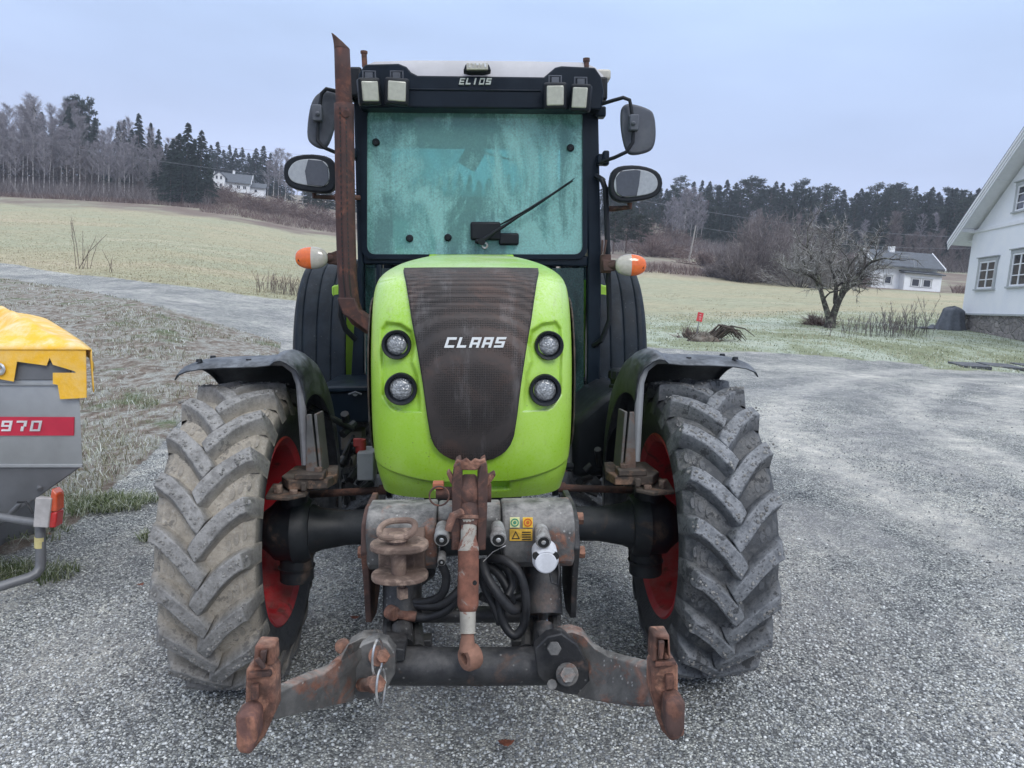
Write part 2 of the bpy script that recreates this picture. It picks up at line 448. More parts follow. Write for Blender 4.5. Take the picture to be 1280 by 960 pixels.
# field, straw and pale green
f1 = t.noise(t.scale(co, .5, 1.3, 1), .09, 9, .72, dist=.4); f2 = t.noise(t.scale(co, .6, 1, 1), 2.6, 9, .85)
field = t.ramp(f1, [(.3, (.46, .40, .285)), (.45, (.40, .37, .25)), (.58, (.35, .36, .25)), (.7, (.52, .46, .33))])
field = t.mix(1, field, t.ramp(f2, [(.33, (.58, .56, .55)), (.5, (.95, .95, .95)), (.66, (1.28, 1.27, 1.25))]), 'MULTIPLY')
# hillside: brown undergrowth with pale patches
h1 = t.noise(co, .12, 7, .7)
hill = t.ramp(h1, [(.3, (.14, .10, .085)), (.5, (.22, .18, .15)), (.62, (.30, .30, .22)), (.72, (.36, .42, .34))])
c = t.mix(fm, t.mix(lm, field, lawn), hill)
c = t.mix(t.mr(t.math('ADD', mm, t.math('MULTIPLY', t.math('SUBTRACT', edge, .5), .8)), .35, .65), c, mudc)
c = t.mix(gmask, c, grav)
hg = t.math('ADD', t.math('MULTIPLY', t.math('SUBTRACT', 1.0, vc.outputs['Distance']), .9), t.math('MULTIPLY', t.noise(co, 190, 3, .8), .4))
hm = t.math('ADD', t.math('MULTIPLY', m2_, 4.0), t.math('MULTIPLY', m3, 1.5))
hh = t.mix(gmask, hm, hg)
nm = t.bump(hh, .011, .9)
GROUND = t.done(t.bsdf(c, .9, 0, nm, .25))
quads = []
qc = []
for i in range(nR - 1):
    for j in range(nT - 1):
        a = i * nT + j; quads.append((a, a + nT, a + nT + 1, a + 1)); qc.append(zonecode[i, j])
quads = np.array(quads); qc = np.array(qc)
Vf = V.reshape(-1, 3); Af = A.reshape(-1, 4)
for code, nm_ in ((0, 'gravel_yard'), (1, 'gravel_road'), (2, 'rough_verge'), (3, 'lawn'), (4, 'hillside'), (5, 'field')):
    q = quads[qc == code]
    if code == 0:   # close the gap round the camera's feet and behind
        pass
    used = np.unique(q); remap = np.full(len(Vf), -1); remap[used] = np.arange(len(used))
    fastmesh(nm_, Vf[used], remap[q][:, ::-1], GROUND, smooth=True, attr={'gravel': Af[used, 0], 'mud': Af[used, 1], 'lawn': Af[used, 2], 'far': Af[used, 3], 'track': TK.reshape(-1)[used]})['kind'] = 'structure'
g0 = MB(); g0.v = [tuple(V[0, j]) for j in range(nT)]; g0.face(range(nT)); o = g0.build('ground', GROUND, ang=0)
o['kind'] = 'structure'; a = o.data.attributes.new('gravel', 'FLOAT', 'POINT'); a.data.foreach_set('value', [1.0] * nT)
# ---- loose stones of the yard as real geometry
rng = np.random.default_rng(4)
ico_v = []; ph = (1 + 5 ** .5) / 2
for a_ in (-1, 1):
    for b_ in (-ph, ph): ico_v += [(0, a_, b_), (a_, b_, 0), (b_, 0, a_)]
ico_v = np.array(ico_v) / math.sqrt(1 + ph * ph)
import itertools
ico_f = [f for f in itertools.combinations(range(12), 3) if all(abs(np.linalg.norm(ico_v[f[p]] - ico_v[f[q]]) - 1.0515) < .01 for p, q in ((0, 1), (1, 2), (0, 2)))]
ico_f = [f if np.dot(np.cross(ico_v[f[1]] - ico_v[f[0]], ico_v[f[2]] - ico_v[f[0]]), ico_v[f[0]]) > 0 else (f[0], f[2], f[1]) for f in ico_f]
ico_f = np.array(ico_f)
NS = 110000
yy = 1.9 + 11 * rng.random(NS) ** 1.9
xx = (rng.random(NS) - .5) * 2 * (yy * .72 + .1)
keep = np.array([zones(a_, b_)[0] > .5 + .3 * (random.Random(int(a_ * 9999)).random() - .5) for a_, b_ in zip(xx, yy)])
clump = np.array([mnoise.noise(Vector((a_ * 1.1, b_ * .8, 7))) for a_, b_ in zip(xx, yy)])
keep &= (clump * .8 + rng.random(NS) * .9 > .10 + .07 * (yy - 3).clip(0, 9))
tkk = np.array([tracks(a_, b_) for a_, b_ in zip(xx, yy)]); right = np.array([sm(1.0, 2.2, a_) * sm(3.2, 4.5, b_) for a_, b_ in zip(xx, yy)])
keep &= rng.random(NS) > (.40 * right + .9 * tkk.clip(0, 1))
xx, yy = xx[keep], yy[keep]; NS = len(xx)
sz = .0028 + .0042 * rng.random(NS) ** 2.5 + .0007 * yy * .5
zz = np.array([gz(a_, b_) for a_, b_ in zip(xx, yy)])
ang = rng.random(NS) * 6.283; ca, sa = np.cos(ang), np.sin(ang)
base = ico_v[None] * (1 + .35 * (rng.random((NS, 12, 1)) - .5)) * (np.stack([np.ones(NS), .6 + .4 * rng.random(NS), .45 + .35 * rng.random(NS)], 1) * sz[:, None])[:, None, :]
X = base[:, :, 0] * ca[:, None] - base[:, :, 1] * sa[:, None] + xx[:, None]
Y = base[:, :, 0] * sa[:, None] + base[:, :, 1] * ca[:, None] + yy[:, None]
Z = base[:, :, 2] + zz[:, None] + sz[:, None] * .3
vv = np.stack([X, Y, Z], 2).reshape(-1, 3)
ff = (ico_f[None] + (np.arange(NS) * 12)[:, None, None]).reshape(-1, 3)
tone = np.repeat(rng.random(NS), 12)
t = NT('stone'); a = t.attr('tone')
STONE = t.done(t.bsdf(t.ramp(a, [(0, (.11, .118, .125)), (.28, (.23, .24, .25)), (.6, (.42, .435, .44)), (.86, (.58, .60, .60)), (1, (.78, .79, .77))]), .85, spec=.3))
fastmesh('loose_gravel', vv, ff, STONE, attr={'tone': tone})['kind'] = 'stuff'
# ---- grass blades
def blades(name, pts, mat, h=.09, wd=.006, lean=.5, seed=1):
    rg = np.random.default_rng(seed); n = len(pts); P = np.array(pts)
    a = rg.random(n) * 6.283; hh = h * (.5 + rg.random(n)); l = lean * (rg.random(n) + .2) * hh
    dx, dy = np.cos(a), np.sin(a); ww = wd * (.6 + .8 * rg.random(n)) * (P[:, 1] / 10).clip(1, 4.5)
    v0 = P + np.stack([-dy * ww, dx * ww, -.01 + 0 * a], 1); v1 = P + np.stack([dy * ww, -dx * ww, -.01 + 0 * a], 1)
    v2 = P + np.stack([dx * l * .4 + dy * ww * .6, dy * l * .4 - dx * ww * .6, hh * .6], 1); v3 = P + np.stack([dx * l * .4 - dy * ww * .6, dy * l * .4 + dx * ww * .6, hh * .6], 1)
    v4 = P + np.stack([dx * l, dy * l, hh * (.9 - .5 * lean * rg.random(n))], 1)
    vv = np.stack([v0, v1, v2, v3, v4], 1).reshape(-1, 3); b = (np.arange(n) * 5)[:, None]
    f1 = np.concatenate([b + [0, 1, 2], b + [0, 2, 3], b + [3, 2, 4]], 0)
    o = fastmesh(name, vv, f1, mat, attr={'tone': np.repeat(rg.random(n), 5)}); o['kind'] = 'stuff'; return o
def leafmat(name, stops, trans=.25):
    t = NT(name); c = t.ramp(t.attr('tone'), stops)
    b = t.bsdf(c, .8, spec=.2); tr = t.n('ShaderNodeBsdfTranslucent'); t.link(c, tr.inputs[0]); m = t.n('ShaderNodeMixShader'); m.inputs[0].default_value = trans
    t.link(b, m.inputs[1]); t.link(tr.outputs[0], m.inputs[2]); return t.done(m.outputs[0])
GR_GREEN = leafmat('grass_green', [(0, (.06, .09, .035)), (.4, (.14, .18, .08)), (.7, (.27, .29, .17)), (1, (.60, .63, .56))])
GR_FROST = leafmat('grass_frost', [(0, (.13, .12, .07)), (.4, (.26, .25, .17)), (.7, (.40, .42, .34)), (1, (.68, .70, .68))])
GR_STRAW = leafmat('grass_straw', [(0, (.27, .23, .14)), (.4, (.42, .37, .25)), (.75, (.42, .41, .28)), (1, (.62, .58, .46))])
rnd = random.Random(7)
pts = []
def scatter(n, pxr, dr, cond, zoff=0, pw=1.5):
    out_ = []
    for _ in range(n):
        px = rnd.uniform(*pxr); d = dr[0] + (dr[1] - dr[0]) * rnd.random() ** pw
        x = (px - 640) / F * d
        if cond(x, d, px): out_.append((x, d, gz(x, d) + zoff))
    return out_
pts = []
for (px, d, rx, ry, n) in ((125, 5.1, .42, .22, 2600), (20, 3.75, .3, .18, 1500), (184, 5.2 + 3.9, .12, .2, 300), (187, 4.35, .05, .05, 180), (10, 4.4, .35, .25, 900), (185, 17, .9, 1.5, 1500), (70, 4.9, .3, .15, 700)):
    c = gp(px, d)
    for _ in range(n):
        a = rnd.random() * 6.283; q = rnd.random() ** .6
        x, y = c.x + rx * q * math.cos(a), d + ry * q * math.sin(a)
        if mnoise.noise(Vector((x * 6, y * 6, 1))) > -.15: pts.append((x, y, gz(x, y) + .01))
pts = [p for p in pts if rnd.random() < .62]
blades('green_grass_tufts', pts, GR_GREEN, .062, .0028, 1.9, 2)
isv = lambda x, y, px: zones(x, y)[0] < .4
pts = scatter(38000, (-120, 400), (5, 29), lambda x, y, px: isv(x, y, px) and mnoise.noise(Vector((x * .8, y * .8, 2))) > -.12 + .25 * rnd.random(), .03, 1.2)
blades('frosted_verge_grass', pts, GR_FROST, .06, .004, 1.6, 3)
pts = scatter(90000, (-120, 400), (30, 112), lambda x, y, px: isv(x, y, px) and rnd.random() > (y - 40) / 70, .02, 1.3) + scatter(14000, (800, 1400), (15.5, 60), lambda x, y, px: isv(x, y, px) and mnoise.noise(Vector((x * .5, y * .2, 2))) > .1, .03, 1.3)
blades('straw_coloured_grass', pts, GR_STRAW, .085, .0038, 1.1, 4)
GR_LAWN = leafmat('grass_lawn', [(0, (.14, .15, .08)), (.4, (.28, .31, .20)), (.7, (.43, .48, .39)), (1, (.66, .70, .64))])
pts = scatter(40000, (780, 1400), (14, 40), lambda x, y, px: isv(x, y, px), .03, 1.3)
blades('frosted_lawn_grass', pts, GR_LAWN, .06, .005, 1.2, 5)
# ------------------------------------------------------------------ trees
def plantmat(name, stops, trans=0.15, rough=.9):
    t = NT(name); c = t.ramp(t.attr('tone'), stops)
    b = t.bsdf(c, rough, spec=.15); tr = t.n('ShaderNodeBsdfTranslucent'); t.link(c, tr.inputs[0]); m = t.n('ShaderNodeMixShader'); m.inputs[0].default_value = trans
    t.link(b, m.inputs[1]); t.link(tr.outputs[0], m.inputs[2]); return t.done(m.outputs[0])
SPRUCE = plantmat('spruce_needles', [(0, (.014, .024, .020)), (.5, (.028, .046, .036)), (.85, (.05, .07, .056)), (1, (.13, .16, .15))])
PINE = plantmat('pine_needles', [(0, (.018, .030, .022)), (.5, (.038, .055, .038)), (.85, (.07, .09, .065)), (1, (.13, .16, .13))])
TWIG = plantmat('birch_twigs', [(0, (.13, .115, .13)), (.5, (.25, .235, .26)), (.85, (.40, .385, .42)), (1, (.6, .6, .64))])
BROWN = plantmat('bush_twigs', [(0, (.09, .075, .075)), (.5, (.18, .155, .155)), (.85, (.28, .25, .25)), (1, (.42, .40, .40))])
RED = plantmat('brush_twigs', [(0, (.09, .06, .055)), (.5, (.17, .12, .11)), (.85, (.27, .21, .19)), (1, (.42, .38, .36))])
APPLE = plantmat('apple_twigs', [(0, (.12, .11, .10)), (.5, (.24, .23, .22)), (.85, (.40, .39, .38)), (1, (.6, .6, .6))])
BBARK = M('birch_bark', (.42, .40, .40), .9, var=.3, vs=3, col2=(.10, .09, .09), amt=.4, cs=2.5)
BARK = M('conifer_bark', (.12, .085, .07), .95, var=.35, vs=4, bump=.02, bs=8)
ABARK = M('apple_bark', (.045, .038, .035), .95, var=.5, vs=6, col2=(.16, .17, .13), amt=.35, cs=6, bump=.015, bs=14)
def strips(P0, P1, wd, tone, seed=0):
    """thin tapered triangles from P0 to P1"""
    rg = np.random.default_rng(seed); n = len(P0); d = P1 - P0
    s = np.cross(d, rg.normal(size=(n, 3))); s /= (np.linalg.norm(s, axis=1)[:, None] + 1e-9)
    w_ = (wd if not np.isscalar(wd) else np.full(n, wd))[:, None]
    v = np.stack([P0 - s * w_ * .5, P0 + s * w_ * .5, P1], 1).reshape(-1, 3)
    return v, np.arange(3 * n).reshape(-1, 3), np.repeat(tone, 3)
def trunk_mb(h, r, bend, rg, top=.15, n=7):
    pts = []; rr = []
    bx, by = rg.normal() * bend, rg.normal() * bend
    for i in range(9):
        t = i / 8
        pts.append((bx * t * t + .5 * bend * math.sin(5 * t + bx), by * t * t, t * h - .3 * (i == 0))); rr.append(r * (1 - t) ** .8 + r * top * .3)
    return pts, rr
def spruce(seed, h, wid, skirt=.05, n=3600, mat=None, pine=False):
    rg = np.random.default_rng(seed)
    root = bpy.data.objects.new('pine_tree' if pine else 'spruce_tree', None); COL.objects.link(root)
    pts, rr = trunk_mb(h, .16 if not pine else .19, .1, rg)
    MB().tube(pts, rr, 7).build('trunk', BARK, root, fix=False)
    if not pine:
        nb = 300
        t = skirt + (1 - skirt) * rg.random(nb) ** .85; t = np.sort(t)
        Rm = wid * (1 - t) ** .85 * (.66 + .6 * rg.random(nb)) + .10
        a = rg.random(nb) * 6.283; per = n // nb
        P0 = []; P1 = []; W = []; T = []
        for i in range(nb):
            ca, sa = math.cos(a[i]), math.sin(a[i]); drop = .25 + .25 * rg.random() - .5 * max(0, t[i] - .75)
            bt = rg.random()
            for k in range(per):
                q = (k + rg.random()) / per; r_ = Rm[i] * (q ** .7)
                base = np.array([ca * r_, sa * r_, t[i] * h - drop * r_ + .12 * r_ * r_ / max(wid, 1)])
                side = (rg.random() - .5) * 1.8
                ln = (.30 + .55 * rg.random()) * (.5 + Rm[i] / wid)
                dr = np.array([ca * math.cos(side) - sa * math.sin(side), sa * math.cos(side) + ca * math.sin(side), -.35 - .5 * rg.random()])
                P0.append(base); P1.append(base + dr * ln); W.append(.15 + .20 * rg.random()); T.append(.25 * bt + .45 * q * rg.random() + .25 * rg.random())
        # leader tip
        for k in range(14):
            z = h * (.97 + .05 * rg.random()); P0.append(np.array([0, 0, z - .5])); P1.append(np.array([rg.normal() * .1, rg.normal() * .1, z])); W.append(.1); T.append(.4)
    else:
        P0 = []; P1 = []; W = []; T = []
        nc = 46; br = MB()
        for i in range(nc):
            t = .30 + .70 * ((i + rg.random()) / nc); a = rg.random() * 6.283
            r0 = wid * (1 - ((t - .62) / .5) ** 2) * (.35 + .7 * rg.random()) if t > .3 else wid
            r0 = max(.3, r0) * (1 if t < .93 else .4)
            c = np.array([math.cos(a) * r0, math.sin(a) * r0, t * h + .15 * r0]); sr = .55 + .55 * rg.random(); bt = rg.random()
            br.tube([(0, 0, t * h - .6), tuple(c)], [.06, .03], 4)
            for k in range(n // nc):
                v = rg.normal(size=3); v /= np.linalg.norm(v); v[2] *= .5
                b = c + v * sr * rg.random() ** .4
                d = v + rg.normal(size=3) * .4; d[2] += .25
                P0.append(b); P1.append(b + d * (.22 + .25 * rg.random())); W.append(.13 + .16 * rg.random()); T.append(.2 * bt + .35 * rg.random() + .25 * (v[2] > 0))
        br.build('limbs', BARK, root, fix=False, ang=0)
    v, f, tn = strips(np.array(P0), np.array(P1), np.array(W), np.array(T), seed)
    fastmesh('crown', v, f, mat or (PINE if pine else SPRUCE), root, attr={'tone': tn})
    return root
def birch(seed, h, n=3400, wid=2.1, low=.35, mat=None, r=.11, name='birch_tree', tw=.035, bark=None):
    rg = np.random.default_rng(seed)
    root = bpy.data.objects.new(name, None); COL.objects.link(root)
    pts, rr = trunk_mb(h * .96, r, .25, rg)
    tb = MB().tube(pts, rr, 7); nb = 42
    P0 = []; P1 = []; W = []; T = []; pp = np.array(pts)
    def tp(t): return np.array([np.interp(t * h * .96, pp[:, 2], pp[:, k]) for k in range(3)])
    for i in range(nb):
        t = low + (1 - low) * (i + rg.random()) / nb; a = rg.random() * 6.283; b0 = tp(t)
        ln = wid * (.5 + .7 * rg.random()) * (1.25 * (1 - t) ** .55 + .12) * (.7 if t < low + .08 else 1)
        up = .7 + .7 * rg.random() + .5 * t
        d = np.array([math.cos(a), math.sin(a), up]); d /= np.linalg.norm(d)
        end = b0 + d * ln * 1.35; mid = b0 + d * ln * .6 + np.array([0, 0, .1 * ln])
        tb.tube([tuple(b0), tuple(mid), tuple(end)], [.03, .02, .01], 3, caps=False)
        for k in range(n // nb):
            q = .15 + .9 * rg.random(); b = (b0 * (1 - q) + end * q) + rg.normal(size=3) * .12
            dd = d + rg.normal(size=3) * .55; dd /= np.linalg.norm(dd); l = .35 + .65 * rg.random()
            dd[2] -= .5 * rg.random() * q
            P0.append(b); P1.append(b + dd * l); W.append(tw * (.6 + .8 * rg.random())); T.append(.15 + .55 * rg.random() + .2 * q)
    tb.build('trunk', bark or BBARK, root, fix=False)
    v, f, tn = strips(np.array(P0), np.array(P1), np.array(W), np.array(T), seed)
    fastmesh('crown', v, f, mat or TWIG, root, attr={'tone': tn})
    return root
def bush(seed, h, wid, n, mat, name='bare_bush', tw=.04, ln=1.0, asx=1.0):
    """dome of bare stems and twigs"""
    rg = np.random.default_rng(seed); root = bpy.data.objects.new(name, None); COL.objects.link(root)
    st_ = MB(); P0 = []; P1 = []; W = []; T = []; ns = 26
    for i in range(ns):
        a = rg.random() * 6.283; u = rg.random() ** .5 * wid; 
        e = np.array([math.cos(a) * u * asx, math.sin(a) * u, h * math.sqrt(max(.05, 1 - (u / wid) ** 2)) * (.82 + .2 * rg.random())])
        s0 = np.array([e[0] * .15, e[1] * .15, -.15]); m = s0 * .5 + e * .5 + np.array([e[0] * .15, e[1] * .15, 0])
        st_.tube([tuple(s0), tuple(m), tuple(e)], [.05, .03, .01], 4, caps=False)
        for k in range(n // ns):
            q = .2 + .8 * rg.random() ** .8; b = (s0 * (1 - q) + e * q) + rg.normal(size=3) * .22 * wid / 2
            d = (e - s0); d /= np.linalg.norm(d); d = d * .8 + rg.normal(size=3) * .42
            b[2] = abs(b[2]); P0.append(b); P1.append(b + d * ln * (.3 + .6 * rg.random())); W.append(tw * (.6 + .8 * rg.random())); T.append(.7 * rg.random() + .2 * q)
    st_.build('stems', mat, root, fix=False, ang=0)
    v, f, tn = strips(np.array(P0), np.array(P1), np.array(W), np.array(T), seed)
    fastmesh('crown', v, f, mat, root, attr={'tone': tn}); return root
class Kinds:
    def __init__(s, makers): s.m = makers; s.p = [None] * len(makers)
    def place(s, i, pos, sc, label, cat, group, rz, lean=0):
        i %= len(s.m)
        if s.p[i] is None: o = s.p[i] = s.m[i]()
        else: o = copy_tree(s.p[i])
        q_ = rt.uniform(.85, 1.2); o.location = pos; o.scale = (sc[0] * q_, sc[0] * q_, sc[1])
        o.rotation_euler = (Matrix.Rotation(TILT + lean, 3, 'Y') @ Matrix.Rotation(rz, 3, 'Z')).to_euler()
        tag(o, label, cat, group); return o
SP = Kinds([lambda i=i: spruce(100 + i, 16, (3.5, 2.9, 3.9, 3.2)[i], .02) for i in range(4)])
PN = Kinds([lambda i=i: spruce(200 + i, 16, (2.3, 2.6, 2.1)[i], pine=True, n=3600) for i in range(3)])
BI = Kinds([lambda i=i: birch(300 + i, 16, low=(.35, .45, .3, .4)[i], wid=(2.7, 2.2, 2.9, 2.4)[i]) for i in range(4)])
DK = Kinds([lambda i=i: birch(350 + i, 12, low=.15, wid=2.2, mat=BROWN, r=.08, name='bare_tree', tw=.045, bark=BARK) for i in range(2)])
rt = random.Random(11)
def hgt(px, d, ytop): 
    b = gp(px, d); return max(2.0, atY(px, ytop, d).z - b.z)
def put(K, px, d, ytop, label, cat, group, slim=1.0, lean=0):
    b = gp(px, d); h = hgt(px, d, ytop); h0 = 12 if K is DK else 16
    return K.place(rt.randrange(9), b - Vector((0, 0, .2)), (h / h0 * slim, h / h0), label, cat, group, rt.random() * 6.28, lean)
tl = lambda px: np.interp(px, [-200, 0, 40, 70, 95, 110, 130, 165, 200, 215, 235, 255, 300, 345, 380], [110, 118, 112, 128, 120, 130, 150, 150, 165, 160, 152, 172, 182, 185, 195])
# left wood: frosted birches in front, spruces among and behind them
px = -110
while px < 232:
    put(BI, px, rt.uniform(131, 137), tl(px) + rt.uniform(8, 50), 'slender bare birch with a pale trunk at the edge of the left-hand wood', 'tree', 'bare birches along the edge of the left-hand wood', 1.0, rt.uniform(-.03, .03)); px += rt.uniform(5, 10)
px = -110
while px < 205:
    put(BI, px, rt.uniform(142, 165), tl(px) + rt.uniform(-4, 30), 'bare birch further back in the left-hand wood', 'tree', 'bare birches inside the left-hand wood', 1.05); px += rt.uniform(9, 15)
px = -110
while px < 220:
    put(DK, px, rt.uniform(133, 150), tl(px) + rt.uniform(50, 80), 'low bare grey-brown tree under the birches of the left-hand wood', 'tree', 'low bare trees under the left-hand birches', 1.3); px += rt.uniform(9, 16)
px = -110
while px < 200:
    put(SP, px, rt.uniform(150, 178), tl(px) + (rt.uniform(2, 30) if px > 30 else rt.uniform(20, 50)), 'dark spruce standing behind the birches of the left-hand wood', 'tree', 'dark spruces behind the left-hand birches', .85); px += rt.uniform(9, 14)
for px, yt in ((82, 122), (92, 119), (100, 124), (110, 124)): put(PN, px, 160, yt, 'dark pine rising above the birches of the left-hand wood', 'tree', 'pines rising above the left-hand birches', .62)
for px, yt, d in ((146, 150, 150), (153, 148, 152), (171, 140, 150), (186, 152, 152), (196, 160, 150), (163, 160, 155)): put(SP, px, d, yt, 'dark spruce top showing above the birches of the left-hand wood', 'tree', 'spruces topping the left-hand birches', .75)
for px, yt, d in ((206, 178, 134), (214, 172, 132), (222, 165, 133), (232, 152, 132), (241, 172, 134), (249, 161, 132), (256, 190, 136), (227, 190, 129), (245, 195, 129), (212, 195, 129), (236, 180, 138), (219, 168, 140), (200, 185, 136)):
    put(SP, px, d, yt, 'dark spruce in the dense clump left of the distant house', 'tree', 'spruces in the clump left of the distant house', 1.05)
for px, yt in ((262, 180), (270, 176), (278, 186), (285, 180), (293, 184), (301, 183), (309, 190), (318, 184), (327, 181), (336, 190), (343, 200), (314, 196), (289, 194), (266, 190), (350, 205), (360, 208), (385, 206), (395, 212), (408, 210), (420, 215), (435, 212)):
    put(SP, px, rt.uniform(205, 222), yt, 'dark spruce standing on the rise behind the distant house', 'tree', 'spruces on the rise behind the distant house', 1.15)
for px, yt in ((334, 200), (341, 186), (348, 184), (356, 190), (364, 194), (371, 200), (378, 198), (388, 203), (398, 205), (410, 208)):
    put(BI, px, rt.uniform(185, 196), yt, 'frosted birch right of the distant house', 'tree', 'frosted birches right of the distant house', 1.1)
for px, d, yt in ((385, 150, 236), (404, 148, 232), (395, 152, 240)):
    put(PN, px, d, yt, 'small pine on the bank behind the left mirror', 'tree', 'small pines on the bank behind the left mirror', 1.3)
for px, d, yt in ((258, 145, 232), (250, 143, 236), (264, 150, 238)):
    put(DK, px, d, yt, 'bare bushy tree at the foot of the spruce clump beside the distant house', 'tree', 'bare trees beside the distant house', 1.3)
# right wood
tr = lambda px: np.interp(px, [440, 700, 800, 830, 850, 900, 925, 950, 975, 1030, 1055, 1080, 1120, 1150, 1180, 1225, 1300, 1500], [215, 215, 222, 226, 222, 224, 219, 228, 227, 229, 238, 230, 228, 232, 230, 236, 238, 236])
px = 450
while px < 1370:
    if px < 745: put(SP, px, rt.uniform(205, 235), tr(px) + rt.uniform(0, 14), 'dark conifer of the wood hidden behind the cab', 'tree', 'dark conifers of the wood behind the cab', 1.1); px += 12; continue
    k = PN if rt.random() < .35 else SP
    put(k, px, rt.uniform(200, 225), tr(px) + rt.uniform(-3, 12), 'dark conifer along the skyline of the right-hand wood', 'tree', 'dark conifers on the skyline of the right-hand wood', 1.1 if k is SP else 1.25); px += rt.uniform(7, 12)
px = 752
while px < 1370:
    k = PN if rt.random() < .3 else SP
    put(k, px, rt.uniform(165, 185), tr(px) + rt.uniform(12, 40), 'dark conifer in the middle of the right-hand wood', 'tree', 'dark conifers inside the right-hand wood', 1.15); px += rt.uniform(8, 14)
px = 760
while px < 1370:
    put(SP if rt.random() < .6 else PN, px, rt.uniform(186, 198), tr(px) + rt.uniform(4, 22), 'dark conifer just behind the middle rows of the right-hand wood', 'tree', 'dark conifers behind the middle rows at right', 1.2); px += rt.uniform(10, 15)
px = 885
while px < 1370:
    k = SP if rt.random() < .75 else DK
    put(k, px, rt.uniform(146, 154), tr(px) + rt.uniform(22, 62) + (20 if k is DK else 0), 'tree along the front edge of the right-hand wood', 'tree', 'trees along the front edge of the right-hand wood', 1.15); px += rt.uniform(9, 15)
for px, d, yt in ((838, 150, 244), (846, 147, 236), (853, 146, 234), (861, 148, 232), (868, 147, 240), (875, 150, 248), (843, 143, 252), (830, 152, 250)):
    put(BI, px, d, yt, 'frosted pale birch in the clump above the far field', 'tree', 'frosted birches in the clump above the far field', 1.0)
for px, d, yt in ((766, 118, 262), (782, 121, 258), (797, 119, 268)):
    put(PN, px, d, yt, 'loose-crowned pine below the right mirror', 'tree', 'loose-crowned pines below the right mirror', 1.6)
for i in range(16):
    put(BI if rt.random() < .6 else DK, rt.uniform(930, 1215), rt.uniform(148, 160), rt.uniform(258, 285), 'bare grey deciduous tree in front of the dark conifers', 'tree', 'bare trees before the right-hand conifers', 1.0)
for i in range(16):
    put(DK, 1120 + i * 9 + rt.uniform(-3, 3), rt.uniform(134, 142), rt.uniform(285, 305), 'thin bare tree at the foot of the wood behind the white cottage', 'tree', 'thin bare trees behind the white cottage', .9)
# bushes
def putb(seed, px, d, h, wid, n, mat, label, cat='bush', name='bare_bush', tw=.04, ln=1.0, group=None, asx=1):
    o = bush(seed, h, wid, n, mat, name, tw, ln, asx); o.location = gp(px, d); o.rotation_euler = (0, TILT, 0); return tag(o, label, cat, group)
putb(1, 947, 78, 6.6, 4.2, 11000, BROWN, 'tall rounded bare grey-brown bush left of the apple tree', tw=.045)
putb(2, 912, 80, 3.0, 2.4, 5000, BROWN, 'low dark rounded bare bush at the left end of the bush row', tw=.05)
putb(3, 985, 88, 7.0, 5.0, 9000, BROWN, 'wide bare bush behind the apple tree, higher than its neighbours', tw=.045)
putb(4, 1000, 74, 4.0, 4.0, 6000, APPLE, 'pale tangled bare bush just behind the apple tree', tw=.04)
putb(5, 925, 76, 3.2, 2.2, 4000, BROWN, 'small dark bare bush in front of the tall rounded bush', tw=.05)
putb(6, 1075, 92, 3.0, 5.0, 5000, RED, 'reddish bare scrub left of the white cottage', tw=.05)
for i, (px, d, h, wd) in enumerate(((280, 150, 1.8, 4.5), (265, 146, 2.4, 4), (305, 140, 1.6, 5), (325, 134, 1.5, 4), (240, 133, 2, 4), (345, 150, 2, 4), (365, 145, 2.2, 4), (395, 140, 2.6, 4), (410, 132, 1.6, 4))):
    putb(20 + i, px, d, h, wd, 2200, RED, 'reddish bare scrub on the bank below the distant house', group='reddish scrub on the bank below the distant house', tw=.07, asx=1.4)
for i, (px, d, h, wd) in enumerate(((815, 112, 2.6, 4), (835, 114, 1.8, 4), (800, 135, 4, 5), (820, 140, 5, 5), (840, 138, 3.5, 4), (860, 138, 2.5, 4), (1010, 85, 1.6, 3.5), (1040, 86, 1.6, 4), (880, 100, 1.2, 3))):
    putb(40 + i, px, d, h, wd, 2200, RED, 'low reddish bare scrub between the right-hand fields', group='low reddish scrub between the right-hand fields', tw=.06, asx=1.5)
# ---- far undergrowth along the foot of the woods
def brush(name, spans, n, mat, hh, seed):
    rg = np.random.default_rng(seed); P0 = []; P1 = []; T = []
    for (p0, p1, d0, d1, k) in spans:
        for _ in range(k):
            p = gp(rg.uniform(p0, p1), rg.uniform(d0, d1)); h = hh * (.3 + .9 * rg.random())
            P0.append(np.array(p)); P1.append(np.array(p) + np.array([rg.normal() * .4 * h, rg.normal() * .3, h])); T.append(rg.random())
    v, f, tn = strips(np.array(P0), np.array(P1), .07, np.array(T), seed); o = fastmesh(name, v, f, mat, attr={'tone': tn}); o['kind'] = 'stuff'
brush('undergrowth', [(-120, 265, 128, 150, 22000), (880, 1300, 136, 150, 9000), (740, 900, 125, 150, 4000)], 0, BROWN, 2.6, 5)
brush('dead_grass', [(-120, 270, 125, 131, 9000), (250, 420, 118, 150, 9000), (740, 1080, 80, 90, 5000), (1190, 1300, 80, 90, 1500)], 0, RED, .8, 6)
